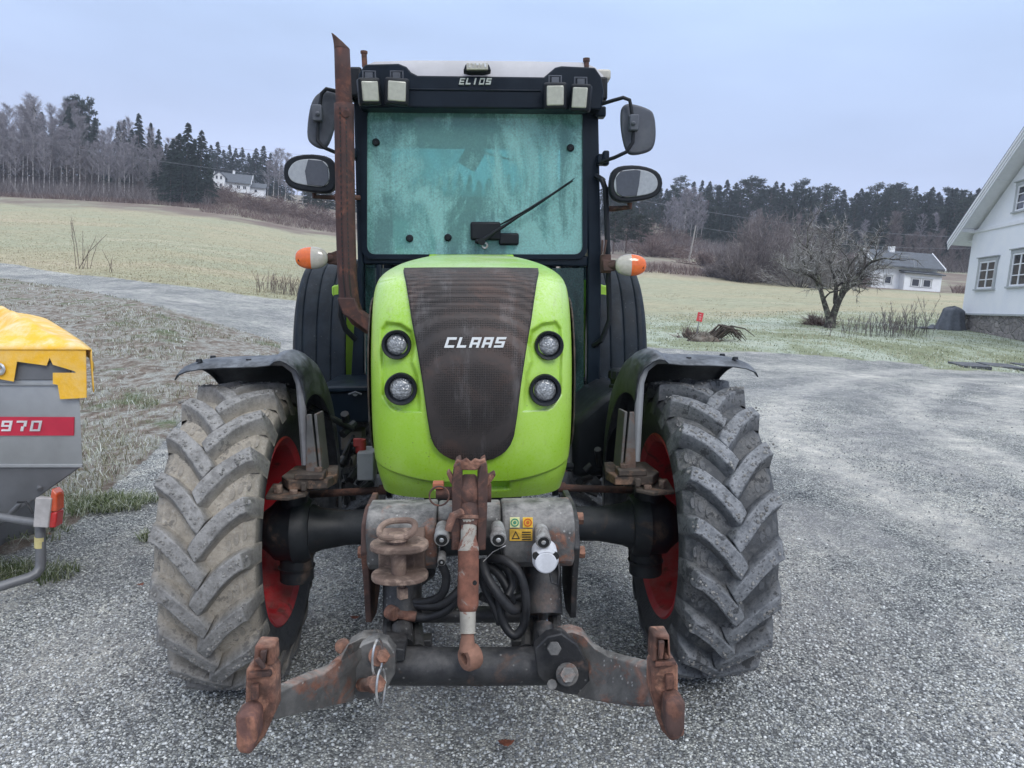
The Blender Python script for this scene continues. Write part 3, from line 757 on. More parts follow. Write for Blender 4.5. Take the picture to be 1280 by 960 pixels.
# ------------------------------------------------------------------ apple tree
def apple():
    rg = np.random.default_rng(5); base = gp(1037, 27.5)
    root = thing('apple_tree', base, 'old bare apple tree with a forked dark trunk on the lawn', 'tree', tilt=True); root.scale = (.90, .90, 1.04)
    tb = MB(); P0 = []; P1 = []; T = []; W = []
    def seg(p, d, ln, r, lv):
        pts = [p]; rr = [r]; k = 5
        for i in range(k):
            d = d + rg.normal(size=3) * (.16 if lv < 2 else .26); 
            if lv >= 2: d[2] += .06 - .10 * (i / k)
            d /= np.linalg.norm(d); p = p + d * ln / k; pts.append(p); rr.append(r * (1 - .55 * (i + 1) / k))
        tb.tube([tuple(q) for q in pts], rr, 7 if lv < 2 else 4, caps=False)
        if lv == 4:
            for q in pts[1:]:
                for _ in range(4):
                    dd = rg.normal(size=3); dd[2] += .3; dd /= np.linalg.norm(dd); dd = dd * .7 + d * .5; l = .12 + .32 * rg.random()
                    P0.append(q); P1.append(q + dd * l + np.array([0, 0, -.05])); T.append(rg.random()); W.append(.012 + .01 * rg.random())
            return
        nb = (0, 4, 3, 3)[lv]
        for i in range(nb):
            q = pts[2 + (i * 4) // nb]; a = rg.random() * 6.283; o = np.array([math.cos(a), math.sin(a), .15 + .5 * rg.random()])
            nd = d * .55 + o * (.75 if lv > 1 else .9); nd /= np.linalg.norm(nd)
            seg(q, nd, ln * (.52 + .2 * rg.random()), rr[3] * .6, lv + 1)
        seg(pts[-1], d, ln * .7, rr[-1] * .95, lv + 1)
    z = np.zeros(3)
    tb.tube([(0, 0, -.3), (-.02, 0, .0), (0, 0, .25), (-.02, 0, .45)], [.3, .24, .2, .19], 9)
    seg(np.array([-.06, 0, .35]), np.array([-.42, .1, 1.0]), 1.75, .12, 1)
    seg(np.array([.05, 0, .4]), np.array([.35, -.15, 1.0]), 1.7, .15, 1)
    seg(np.array([.28, 0, 1.1]), np.array([1.0, .3, .8]), 1.15, .09, 1)
    seg(np.array([-.45, 0, 1.4]), np.array([-1.0, -.2, .9]), 1.0, .07, 1)
    seg(np.array([.1, 0, .9]), np.array([.1, .3, 1.3]), 1.5, .10, 1)
    o = tb.build('trunk', ABARK, root, fix=False, ang=60)
    v, f, tn = strips(np.array(P0), np.array(P1), np.array(W), np.array(T), 3); fastmesh('crown', v, f, APPLE, root, attr={'tone': tn})
    return root
apple()
# ------------------------------------------------------------------ bare stalks and small bushes near the road
def stalks(name, px, d, n, h, spread, label, mat=RED, group=None, seed=1, branch=6, r=.006):
    rg = np.random.default_rng(seed); root = thing(name, gp(px, d), label, 'plant', group, tilt=True)
    m = MB(); P0 = []; P1 = []; T = []
    for i in range(n):
        x, y = rg.normal() * spread, rg.normal() * spread * .6; hh = h * (.45 + .6 * rg.random()); dx, dy = rg.normal() * .24 * hh, rg.normal() * .2 * hh
        m.tube([(x, y, -.1), (x + dx * .4, y + dy * .4, hh * .5), (x + dx, y + dy, hh)], [r, r * .8, r * .4], 4, caps=False)
        for k in range(branch):
            q = .3 + .7 * rg.random(); a = rg.random() * 6.283; b = np.array([x + dx * q, y + dy * q, hh * q])
            P0.append(b); P1.append(b + np.array([math.cos(a) * .3, math.sin(a) * .3, .6]) * hh * .22 * (.5 + rg.random())); T.append(rg.random())
    m.build('stems', mat, root, fix=False, ang=0)
    v, f, tn = strips(np.array(P0), np.array(P1), .009, np.array(T), seed); fastmesh('twigs', v, f, mat, root, attr={'tone': tn})
    return root
stalks('dead_weed', 96, 36.5, 3, 2.6, .12, 'tallest dead weed stalk, left one on the far side of the gravel road', seed=3, branch=26, r=.014)
stalks('dead_weed', 107, 36.5, 5, 1.7, .18, 'shorter branching dead weed beside the tallest stalk by the gravel road', seed=4, branch=14, r=.012)
stalks('dead_weed', 140, 34.5, 3, 1.0, .12, 'low dead weed clump beyond the gravel road, right of the tall stalk', seed=5, branch=10, r=.012)
for i, px in enumerate((347, 356, 364, 338)):
    stalks('dead_weed', px, 31.5, 22, .85, .35, 'tangled brown dead weeds at the field corner near the tractor', group='brown dead weeds at the field corner', seed=8 + i, branch=22, r=.005)
for i, (px, h) in enumerate(((1062, .8), (1075, .9), (1090, 1.1), (1102, 1.2), (1114, 1.1), (1126, 1.3), (1134, 1.0), (1143, 1.6))):
    stalks('leafless_shrub', px, 23.5 + .3 * (i % 3), 14, h * .8, .42, 'thin leafless currant shrub in the row on the lawn', mat=BROWN, group='row of leafless shrubs on the lawn', seed=20 + i, branch=34, r=.0045)
# ------------------------------------------------------------------ uprooted stump heap and marker post
HEAP = M('heap_earth', (.10, .075, .06), .95, var=.5, vs=5, bump=.05, bs=6, dust=(.35, .35, .3), damt=.5)
b = gp(884, 22.2); root = thing('uprooted_stump', b, 'uprooted dark stump with curved roots lying on the frosted lawn', 'stump', tilt=True)
m = MB(); rg = np.random.default_rng(2)
def lump(u, v):
    a = u * 2 * math.pi; t = v * math.pi / 2
    r_ = 1 + .35 * mnoise.noise(Vector((math.cos(a) * 2, math.sin(a) * 2, v * 3)))
    return ((.50 * math.cos(a) * math.cos(t)) * r_ - .05, .35 * math.sin(a) * math.cos(t) * r_, .27 * math.sin(t) * r_ - .02)
m.grid(lump, 28, 8).build('root_ball', HEAP, root, ang=60)
m = MB()
for i in range(22):
    x0 = rg.uniform(-.1, .35); a = rg.normal() * .35
    e = rg.uniform(.5, 1.0); z = .25 + .2 * rg.random()
    m.tube([(x0, a * .3, .15), (x0 + e * .35, a * .6, z + .12), (x0 + e * .7, a, z + .08), (x0 + e, a * 1.2, z - .18 * rg.random() - .05)], [.035, .03, .02, .008], 6)
for i in range(40):
    x0 = rg.uniform(-.6, .3); a = rg.normal() * .2; m.tube([(x0, a, .05), (x0 + rg.normal() * .25, a * 1.5, .2 + .2 * rg.random())], [.012, .004], 4)
m.build('roots', M('root_wood', (.07, .055, .045), .95, var=.4), root, ang=60)
putb(60, 866, 23.4, .25, .5, 500, RED, 'small heap of dry twigs beside the uprooted stump', 'twig heap', 'twig_heap', tw=.02, ln=.35)
putb(61, 1024, 29, .35, .6, 700, RED, 'small brown heap of leaves and twigs left of the apple trunk', 'twig heap', 'twig_heap', tw=.03, ln=.4)
b = gp(869, 22.8); root = thing('marker_post', b, 'thin post with a small red plate standing on the lawn', 'marker post', tilt=True)
MB().cyl((0, 0, -.2), (.05, 0, .62), .012, n=8).build('post', M('post_metal', (.25, .27, .28), .5, .6), root)
MB().box((.065, 0, .72), (.17, .02, .27), Matrix.Rotation(R(6), 3, 'Y')).build('plate', M('marker_red', (.62, .05, .06), .5), root, bevel=.004)
m = MB()
for z, wd in ((.79, .05), (.72, .07), (.66, .04)): m.box((.066, -.0125, z), (wd, .004, .018))
m.build('reflector_marks', M('marker_white', (.7, .6, .6), .5), root)
# ------------------------------------------------------------------ buildings
WHITE = M('white_board', (.80, .82, .85), .6, var=.05, vs=1.5)
TRIM = M('grey_trim', (.40, .42, .43), .6, var=.1)
WTRIM = M('white_trim', (.78, .79, .82), .5, var=.04)
TILE = M('roof_tile', (.07, .08, .095), .75, var=.3, vs=2, dust=(.3, .33, .38), damt=.25)
PANE = (lambda t: t.done(t.bsdf((.02, .024, .03), .08, 0, None, .8)))(NT('dark_pane'))
t = NT('rubble_stone'); co = t.coord(); v = t.n('ShaderNodeTexVoronoi'); t.link(t.scale(co, 1, 1, 1.4), v.inputs['Vector']); v.inputs['Scale'].default_value = 3.2
v2 = t.n('ShaderNodeTexVoronoi', feature='DISTANCE_TO_EDGE'); t.link(t.scale(co, 1, 1, 1.4), v2.inputs['Vector']); v2.inputs['Scale'].default_value = 3.2
sc_ = t.n('ShaderNodeSeparateColor'); t.link(v.outputs['Color'], sc_.inputs[0])
c = t.mix(t.mr(v2.outputs['Distance'], .0, .07), (.36, .34, .32), t.ramp(sc_.outputs[0], [(0, (.14, .13, .13)), (.5, (.26, .23, .22)), (1, (.40, .36, .34))]))
c = t.mix(.5, c, t.ramp(t.noise(co, 12, 6, .7), [(.3, (.10, .09, .09)), (.7, (.45, .42, .40))]))
RUBBLE = t.done(t.bsdf(c, .95, 0, t.bump(t.mr(v2.outputs['Distance'], 0, .12), .05)))
t = NT('clapboard'); co = t.coord(); sp_ = t.n('ShaderNodeSeparateXYZ'); t.link(co, sp_.inputs[0])
saw = t.math('FRACT', t.math('MULTIPLY', sp_.outputs[1], 7.5))
BOARD = t.done(t.bsdf(t.mix(t.mr(t.noise(co, 1.8, 5), .3, .7), (.80, .82, .86), (.86, .87, .89)), .6, 0, t.bump(t.mr(saw, .0, .06), .004)))
def window(root, c, wv, hv, mats, cols_=2, rows=3, trim=True, nrm='-x', cur=False):
    """window on the wall plane x = c[0] facing -x (nrm -x) or plane y facing -y"""
    sw = nrm == '-y'
    def V3(a, dpt, z): return (c[0] + a, c[1] - dpt, c[2] + z) if sw else (c[0] - dpt, c[1] + a, c[2] + z)
    def bx(m, a, dpt, z, da, dd, dz): m.box(V3(a, dpt, z), (da, dd, dz) if sw else (dd, da, dz))
    f = MB(); t_ = .11
    bx(f, 0, .025, hv / 2 + t_ / 2, wv + 2 * t_ + .06, .05, t_); bx(f, 0, .045, hv / 2 + t_ + .02, wv + 2 * t_ + .16, .10, .035); bx(f, 0, .04, -hv / 2 - .03, wv + 2 * t_ + .1, .09, .05)
    for s_ in (-1, 1): bx(f, s_ * (wv / 2 + t_ / 2), .025, 0, t_, .05, hv)
    w_ = f.build('window', mats[0], root, bevel=.004)
    s2 = MB(); k = .055
    for s_ in (-1, 1):
        bx(s2, s_ * (wv / 2 - k / 2), .012, 0, k, .04, hv); bx(s2, 0, .012, s_ * (hv / 2 - k / 2), wv - 2 * k, .04, k)
    for i in range(1, cols_):
        bx(s2, -wv / 2 + i * wv / cols_, .010, 0, .06 if cols_ == 2 else .03, .034, hv - 2 * k)
    for i in range(1, rows):
        bx(s2, 0, .006, -hv / 2 + i * hv / rows, wv - 2 * k, .026, .03)
    s2.build('sash', mats[1], w_)
    g = MB(); bx(g, 0, .001, 0, wv - .02, .006, hv - .02); g.build('pane', PANE, w_)
# --- right house, gable end towards the yard.  local frame: x = outwards normal is -x, wall runs along y, z plumb
up = Vector((math.sin(TILT), 0, math.cos(TILT)))
def house_right():
    c0 = gp(1199, 27.0)
    ang = R(8.5)
    dirv = Vector((math.sin(ang), math.cos(ang), 0)); dirv = (dirv - up * dirv.dot(up)).normalized()     # along the wall, away from camera
    nrm = dirv.cross(up).normalized()                                                                     # points to +x side
    M3 = Matrix((nrm, dirv, up)).transposed()
    cam = Vector((0, 0, CAMH))
    def onwall(px, py, off=0.0):
        d = ray(px, py); o = cam - c0 - nrm * off
        tt = -(o.dot(nrm)) / d.dot(nrm); p = cam + d * tt - c0
        return p.dot(dirv), p.dot(up)
    root = thing('house', c0, 'large white wooden house with a steep gable on a stone foundation at right', 'house')
    root.rotation_euler = M3.to_euler()
    z0 = onwall(1203, 392)[1]; zb = onwall(1218, 290)[1]; zg = -1.0
    s0 = 0.0; WL = 9.0
    s1 = -WL
    print('HOUSE z0', z0, 'belt', zb, 'eave', onwall(1185, 302, -.5), 'verge top', onwall(1280, 160, -.5), 'w1', onwall(1219, 365), onwall(1250, 321), 'w2', onwall(1258, 363), onwall(1290, 309), 'w3', onwall(1266, 268), onwall(1300, 220))
    D = 10.0
    ev = onwall(1184, 301, -.58); vt = onwall(1280, 158, -.58)
    slope = (vt[1] - ev[1]) / (ev[0] - vt[0]); mid = -WL / 2
    hw = zb + .05                                        # wall top at the corner
    rz_ = ev[1] + slope * (ev[0] - mid)                  # roof surface height at ridge
    MB().box((D / 2, mid, (zg + z0) / 2 - .02), (D - .02, WL - .02, z0 - zg - .04)).build('foundation', RUBBLE, root)
    th = .24
    def rs(s): return ev[1] + slope * (ev[0] - s) if s > mid else ev[1] + slope * (s - (2 * mid - ev[0]))
    body = MB().prism([(0, 0, z0), (0, 0, rs(0) - th - .02), (0, mid, rs(mid) - th - .02), (0, s1, rs(0) - th - .02), (0, s1, z0)], (D, 0, 0)).build('wall', BOARD, root)
    MB().box((D / 2 - .03, mid, z0 - .02), (D + .12, WL + .12, .06)).build('sill_board', TRIM, root, bevel=.005)
    MB().box((-.02, mid, zb), (.06, WL + .02, .12)).build('belt_board', WTRIM, root, bevel=.01)
    OV = .52
    r = MB()
    for sgn in (1, -1):
        e0 = ev[0] if sgn == 1 else 2 * mid - ev[0]
        zr = rs(mid); ze = ev[1]
        r.prism([(-OV, e0, ze), (-OV, mid, zr), (-OV, mid, zr - th * .6), (-OV, e0, ze - th * .6)], (D + 2 * OV, 0, 0))
    rf = r.build('roof', WTRIM, root)
    tl_ = MB()
    for sgn in (1, -1):
        e0 = ev[0] if sgn == 1 else 2 * mid - ev[0]; zr = rs(mid); ze = ev[1]
        tl_.prism([(-OV - .03, e0 + .03 * sgn, ze + .005), (-OV - .03, mid, zr + .005), (-OV - .03, mid, zr + .07), (-OV - .03, e0 + .03 * sgn, ze + .07)], (D + 2 * OV + .06, 0, 0))
    tl_.build('roof_tiles', TILE, rf)
    vb = MB()
    for k, (off, dz, hh) in enumerate(((.06, -.02, .10), (.035, -.13, .10), (.01, -.24, .09))):
        e0 = ev[0]; ln = e0 - mid
        vb.prism([(-OV - off, e0, ev[1] + dz), (-OV - off, mid, rs(mid) + dz), (-OV - off, mid, rs(mid) + dz - hh), (-OV - off, e0, ev[1] + dz - hh)], (off * .9 + .002, 0, 0))
        vb.prism([(-OV - off, 2 * mid - e0, ev[1] + dz), (-OV - off, mid, rs(mid) + dz), (-OV - off, mid, rs(mid) + dz - hh), (-OV - off, 2 * mid - e0, ev[1] + dz - hh)], (off * .9 + .002, 0, 0))
    vb.build('verge_board', WTRIM, rf, bevel=.004)
    for s_, z_ in ((-.12, zb - .02), (-.12, rs(-.12) - .55)):
        pass
    p = onwall(1250, 223, -.3)
    for q0, q1 in ((-.14, zb + .02), p): MB().box((-OV / 2 - .03, q0, q1), (OV - .04, .12, .14)).build('rafter_tail', WTRIM, root, bevel=.01)
    MB().box((D / 2, .16, rs(.16) - .34), (D, .3, .05)).build('eave_soffit', WTRIM, root)
    for a, b_ in (((1219.5, 364), (1249, 322)), ((1259.5, 361), (1292, 311)), ((1267, 268), (1300, 222))):
        A_, B_ = onwall(*a), onwall(*b_); t_ = 0.11
        wv = abs(A_[0] - B_[0]) - 2 * t_; hv = abs(A_[1] - B_[1]) - t_ * 1.2; cc = ((A_[0] + B_[0]) / 2, (A_[1] + B_[1]) / 2)
        window(root, (0, cc[0], cc[1]), wv, hv, (TRIM, WTRIM), 2, 3)
    for s_ in (-5.2, -7.4): window(root, (0, s_, (onwall(1219, 343)[1])), .85, 1.35, (TRIM, WTRIM), 2, 3)
house_right()
# --- small white cottage
def cottage():
    d = 84; c0 = gp(1083, d); c0.z = atY(1090, 366, d).z
    root = thing('cottage', c0, 'small white cottage with a dark roof at the foot of the wood', 'house', tilt=True, rz=0); root.scale = (1, 1, .84)
    W_ = 88 / F * d; x1 = W_
    g = atY(1090, 330, d).z - c0.z
    MB().box((x1 * .5, 2.5, -.1), (x1 * .99, 4.9, .8)).build('foundation', RUBBLE, root)
    H = 2.6
    # main gable body, front wing lower
    MB().prism([(.6, .3, .25), (.6, .3, 3.95), (.6, 2.6, 5.55), (.6, 5, 4.25), (.6, 5, .25)], (x1 - .8, 0, 0)).build('wall', WHITE, root)
    MB().box((x1 * .72, -.2, 1.55), (x1 * .52, 1.2, 2.6)).build('porch_wall', WHITE, root)
    rf = MB().prism([(.3, -.55, 3.55), (.3, 2.6, 5.75), (.3, 2.6, 5.9), (.3, -.55, 3.7)], (x1 - .1, 0, 0)).prism([(.3, 5.4, 4.4), (.3, 2.6, 5.75), (.3, 2.6, 5.9), (.3, 5.4, 4.55)], (x1 - .1, 0, 0)).build('roof', TILE, root)
    MB().box((x1 * .72, -.45, 3.05), (x1 * .56, 1.6, .14), Matrix.Rotation(R(12), 3, 'X')).build('porch_roof', TILE, root)
    vg = MB()
    for x_ in (.24, x1 + .22): vg.prism([(x_, -.6, 3.5), (x_, 2.6, 5.78), (x_, 2.6, 6.0), (x_, -.6, 3.75)], (.09, 0, 0))
    vg.build('verge_board', WTRIM, rf)
    MB().box((x1 * .43, 2.5, 6.05), (.55, .55, .8)).build('chimney', WTRIM, rf, bevel=.02)
    window(root, (1.7 + .6, .3, 1.9), .75, .95, (TRIM, WTRIM), 1, 1, nrm='-y'); 
    for x_ in (.62, .78): window(root, (x1 * x_, -.8, 1.75), .85, .95, (TRIM, WTRIM), 1, 1, nrm='-y')
cottage()
# --- distant farmhouse at left
def farmhouse():
    d = 172; c0 = gp(267, d); c0.z = atY(267, 240, d).z
    root = thing('farmhouse', c0, 'distant white farmhouse with a grey roof and a small outbuilding by the spruces', 'house', tilt=True, rz=R(12)); root.scale = (.80, .80, .84)
    k = d / F; W_ = 52 * k
    MB().box((W_ / 2, 3, 0), (W_, 6, 1.2)).build('foundation', RUBBLE, root)
    MB().prism([(0, 0, .5), (0, 0, 3.1), (0, 3, 5.3), (0, 6, 3.1), (0, 6, .5)], (W_, 0, 0)).build('wall', WHITE, root)
    rf = MB().prism([(-.4, -.6, 2.75), (-.4, 3, 5.4), (-.4, 3, 5.6), (-.4, -.6, 2.95)], (W_ + .8, 0, 0)).prism([(-.4, 6.6, 2.75), (-.4, 3, 5.4), (-.4, 3, 5.6), (-.4, 6.6, 2.95)], (W_ + .8, 0, 0)).build('roof', TILE, root)
    vg = MB()
    for x_ in (-.48, W_ + .4): vg.prism([(x_, -.7, 2.7), (x_, 3, 5.45), (x_, 3, 5.72), (x_, -.7, 2.97)], (.1, 0, 0)).prism([(x_, 6.7, 2.7), (x_, 3, 5.45), (x_, 3, 5.72), (x_, 6.7, 2.97)], (.1, 0, 0))
    vg.build('verge_board', WTRIM, rf)
    MB().prism([(0, -1.4, .5), (0, -1.4, 3.9), (1.5, -1.4, 5.1), (3.0, -1.4, 3.9), (3.0, -1.4, .5)], (0, 4, 0)).build('gable_wall', WHITE, root)
    MB().prism([(-.4, -1.8, 3.65), (1.5, -1.8, 5.2), (1.5, -1.8, 5.4), (-.4, -1.8, 3.85)], (0, 4.4, 0)).prism([(3.4, -1.8, 3.65), (1.5, -1.8, 5.2), (1.5, -1.8, 5.4), (3.4, -1.8, 3.85)], (0, 4.4, 0)).build('gable_roof', TILE, root)
    MB().box((W_ * .5, 3, 5.9), (.6, .6, .9)).build('chimney', WTRIM, rf)
    for x_, z_ in ((.9, 3.7), (2.0, 3.7), (.9, 1.8), (2.0, 1.8)): window(root, (x_, -1.4, z_), .6, .9, (WTRIM, WTRIM), 1, 1, nrm='-y')
    for x_ in (4.4, 6.4, 8.0): window(root, (x_, 0, 1.9), .9, .9, (WTRIM, WTRIM), 2, 1, nrm='-y')
    c1 = gp(315, d + 3); c1.z = atY(315, 242, d).z
    r2 = thing('outbuilding', c1, 'small dark roofed outbuilding just right of the distant farmhouse', 'shed', tilt=True, rz=R(12)); r2.scale = (.75, .75, .8)
    MB().box((1, 2, 1), (5.0, 4, 2.6)).build('wall', WHITE, r2)
    MB().prism([(-2, -.5, 2.0), (-2, 2, 3.5), (-2, 4.5, 2.0), (-2, 4.5, 2.2), (-2, 2, 3.7), (-2, -.5, 2.2)], (6, 0, 0)).build('roof', TILE, r2)
    window(r2, (1, 0, 1.3), .8, .8, (WTRIM, WTRIM), 1, 1, nrm='-y')
farmhouse()
# --- tarpaulin wrapped thing beside the house
TARP = M('grey_tarpaulin', (.09, .10, .12), .7, var=.3, vs=3, dust=(.3, .32, .36), damt=.3, bump=.02, bs=5)
b = gp(1187, 26.5)
def cov(u, v):
    a = u * 2 * math.pi; w_ = .34 + .22 * (1 - v) ** 1.6 + .03 * math.sin(9 * a + 2 * math.sin(3 * v)) * (1 - v * .7)
    tl2 = min(1, (1 - v) * 9) ** .5
    return (math.cos(a) * w_ * tl2 + .06 * v, math.sin(a) * w_ * .8 * tl2, -.1 + v * .95 + .03 * math.sin(3 * a) * v)
rt_ = MB().grid(cov, 60, 22).build('covered_barrel', TARP, ang=60); rt_.location = b; rt_.rotation_euler = (0, TILT, 0)
tag(rt_, 'upright thing wrapped in grey tarpaulin at the corner of the white house', 'tarpaulin bundle')
b = gp(1166, 26.8); m = MB()
m.grid(lambda u, v: ((u - .5) * .9, (v - .5) * .5, .05 + .1 * math.sin(u * 3.1) * math.sin(v * 3.1) * (1 + .6 * math.sin(u * 17))), 16, 8)
o = m.build('tarpaulin_end', TARP, ang=60, solid=.02); o.location = b; o.rotation_euler = (0, TILT, 0); tag(o, 'crumpled flat end of tarpaulin lying on the grass beside the wrapped bundle', 'tarpaulin')
# --- black edging slabs
SLAB = M('dark_slab', (.07, .075, .085), .8, var=.25, vs=3, dust=(.35, .36, .38), damt=.35)
pts = []
for i, (p0, p1) in enumerate(((1204, 1240), (1241, 1283), (1284, 1330))):
    a, b = gp(p0, 16.4), gp(p1, 15.9 - .2 * i); d = (b - a)
    o = MB().prism([Vector((0, 0, -.06)), d + Vector((0, 0, -.06)), d + Vector((0, 0, .11)), Vector((0, 0, .08))], (.08, .75, .03)).build('edging_slab', SLAB, bevel=.01)
    o.location = a; tag(o, ('left dark edging slab, its end buried in leaves, at the lawn edge', 'middle dark edging slab between the gravel and the lawn', 'rightmost dark edging slab running out of the photo')[i], 'slab', 'dark edging slabs between gravel and lawn')
# --- utility pole and wires
POLE = M('pole_wood', (.32, .30, .28), .9)
b = gp(861, 108); root = thing('utility_pole', b, 'leaning pale utility pole between the far fields', 'utility pole', tilt=True)
top = atY(870, 281, 108) - b
MB().tube([(0, 0, -.5), (.45, 0, top.length * .98)], [.12, .09], 8).build('pole', POLE, root)
WIRE = M('wire', (.2, .21, .24), .5)
def wire(a, b, d0, d1, sag, label, r=.018):
    A_, B_ = atY(a[0], a[1], d0), atY(b[0], b[1], d1); n = 24
    o = MB().tube([A_.lerp(B_, i / n) - Vector((0, 0, sag * 4 * (i / n) * (1 - i / n))) for i in range(n + 1)], r, 4).build('overhead_wire', WIRE, fix=False); tag(o, label, 'overhead wire')
wire((-60, 160), (455, 232), 110, 125, .6, 'overhead wire crossing in front of the left-hand wood', .02)
wire((270, 182), (455, 196), 125, 135, .4, 'overhead wire above the distant farmhouse', .02)
wire((800, 250), (1250, 298), 100, 105, 1.0, 'upper overhead wire crossing the right-hand wood', .022)
wire((868, 283), (1250, 310), 108, 105, 1.0, 'lower overhead wire crossing the right-hand wood', .02)
# --- fallen leaves
LEAF = M('dead_leaf', (.17, .055, .03), .7, var=.4, vs=40)
def leaf(px, py, s, rz_, label):
    dd = ray(px, py); p = Vector((0, 0, CAMH)) + dd * (-(CAMH - .018) / dd.z)
    m = MB()
    def lf(u, v):
        x = (u - .5) * 2; wd = (1 - abs(x) ** 1.8) * .55 * (1 + .15 * math.sin(x * 16)); y = (v - .5) * 2 * wd
        return (x * s, y * s, s * (.35 * x * x + .35 * y * y * (1 if y > 0 else .4)))
    o = m.grid(lf, 18, 6).build('fallen_leaf', LEAF, ang=60, solid=.001); o.location = p; o.rotation_euler = (.1, .15, rz_)
    tag(o, label, 'leaf')
leaf(632, 929, .028, .3, 'curled brown leaf on the gravel in front of the hitch')
leaf(175, 731, .022, 1.2, 'dark red leaf on the gravel left of the front tyre')
leaf(443, 772, .022, .4, 'brown leaf on the gravel between left tyre and hitch')
leaf(60, 668, .03, 1.9, 'brown leaf on the gravel beside the spreader lamp')
# ------------------------------------------------------------------ tractor materials
t = NT('lime_paint'); co = t.coord()
n1 = t.noise(co, 3, 5, .6); n2 = t.noise(t.scale(co, 3, 1, .7), 7, 8, .75, dist=1.2); n3 = t.noise(t.scale(co, 1.2, 1, 9), 26, 5, .8); n4 = t.noise(co, 120, 5, .8)
c = t.mix(t.mr(n1, .3, .7), (.31, .57, .028), (.40, .67, .045))
c = t.mix(t.mr(n2, .57, .66, 0, .45), c, (.27, .42, .035))                     # dried water marks
c = t.mix(t.mr(n3, .66, .72, 0, .55), c, (.60, .72, .42))                       # scuffs
v = t.vor(co, 38, 'Distance'); c = t.mix(t.math('MULTIPLY', t.mr(v, .05, .09, 1, 0), t.mr(n2, .48, .55)), c, (.10, .13, .04))   # chips and specks
g = t.n('ShaderNodeNewGeometry'); sp_ = t.n('ShaderNodeSeparateXYZ'); t.link(g.outputs['Normal'], sp_.inputs[0])
fd = t.math('MULTIPLY', t.mr(sp_.outputs[2], .0, .9, .12, .62), t.mr(t.math('ADD', t.math('MULTIPLY', n4, .5), t.math('MULTIPLY', n1, .5)), .38, .62), clamp=True)
c = t.mix(fd, c, (.66, .72, .60))
GREEN = t.done(t.bsdf(c, t.mr(n4, .35, .65, .26, .52), 0, t.bump(n4, .0004), .5, **{'Coat Weight': .35, 'Coat Roughness': .12}))
GREEN_D = M('lime_paint_dull', (.33, .58, .05), .5, var=.12, vs=5, col2=(.12, .08, .05), amt=.12, cs=14)
PLAST = M('black_plastic', (.008, .010, .014), .45, var=.3, vs=6, dust=(.2, .24, .28), damt=.06, spec=.25, bump=.0006, bs=200)
NAVY = M('dark_cab_paint', (.004, .009, .017), .36, var=.3, vs=4, dust=(.12, .17, .22), damt=.05, spec=.2)
FEND = M('fender_plastic', (.012, .015, .020), .42, var=.3, vs=7, dust=(.50, .54, .60), damt=.34, bump=.001, bs=120)
FLAP = M('rear_fender_plastic', (.006, .011, .018), .55, var=.3, vs=8, dust=(.20, .26, .32), damt=.08, spec=.25, spots=.12, bump=.001, bs=120)
AXLE = M('axle_paint', (.011, .014, .018), .5, var=.35, vs=5, spec=.35, dust=(.16, .16, .16), damt=.2, col2=(.07, .05, .04), amt=.2, cs=6)
CAST = M('worn_cast_paint', (.075, .075, .075), .6, .2, var=.3, vs=10, col2=(.20, .085, .05), amt=.24, cs=9, spots=.5, dust=(.50, .48, .45), damt=.6, bump=.002, bs=60)
CASTD = M('dark_worn_steel', (.020, .021, .024), .5, .2, var=.35, vs=8, col2=(.07, .045, .036), amt=.20, cs=9, spots=.3, dust=(.28, .27, .26), damt=.3, bump=.0015, bs=70)
RUST = M('rust', (.13, .058, .040), .9, var=.6, vs=16, col2=(.26, .125, .08), amt=.45, cs=16, bump=.002, bs=90, dust=(.42, .35, .30), damt=.3)
RUSTD = M('dark_rust', (.070, .040, .034), .85, var=.4, vs=10, col2=(.14, .065, .045), amt=.4, cs=12, bump=.0015, bs=90)
ARMM = M('arm_paint_rust', (.085, .083, .080), .62, .1, var=.3, vs=8, col2=(.17, .072, .045), amt=.33, cs=9, spots=.5, dust=(.42, .40, .37), damt=.45, bump=.002, bs=70)
BROWNS = M('dusty_rust_steel', (.14, .095, .075), .9, var=.4, vs=12, col2=(.25, .18, .14), amt=.42, cs=10, bump=.002, bs=80)
LINKM = M('top_link_paint', (.33, .31, .27), .7, var=.3, vs=12, col2=(.19, .085, .06), amt=.30, cs=8, sharp=.02, bump=.001, bs=90)
LINKR = M('top_link_rust', (.17, .072, .048), .85, var=.5, vs=16, col2=(.28, .25, .22), amt=.26, cs=9, sharp=.03, bump=.001, bs=90)
REDP = M('red_paint', (.42, .010, .020), .45, var=.2, vs=6, dust=(.35, .22, .20), damt=.35, col2=(.16, .03, .03), amt=.22, cs=8)
ROOFW = M('roof_plastic', (.56, .55, .57), .6, var=.1, vs=4, dust=(.5, .5, .5), damt=.4)
GREYP = M('grey_plastic', (.055, .062, .078), .6, var=.3, vs=5, dust=(.3, .32, .36), damt=.35)
GREYB = M('grey_box', (.22, .23, .24), .6, var=.15)
CHROME = M('zinc', (.55, .56, .57), .35, .9, var=.2, vs=20, col2=(.35, .33, .30), amt=.4, cs=20)
HOSE = M('hose_rubber', (.012, .013, .016), .5, var=.4, vs=20, dust=(.2, .19, .18), damt=.2, spec=.4)
EXH = M('exhaust_rust', (.062, .030, .027), .75, .1, var=.3, vs=9, col2=(.11, .045, .033), amt=.34, cs=10, bump=.001, bs=90)
WHITEL = M('white_letters', (.58, .60, .60), .5, var=.08)
GREYL = M('pale_letters', (.42, .45, .42), .45, var=.08)
YEL = M('sticker_yellow', (.78, .50, .05), .5, var=.1); BLACKM = M('black_mark', (.01, .01, .01), .5)
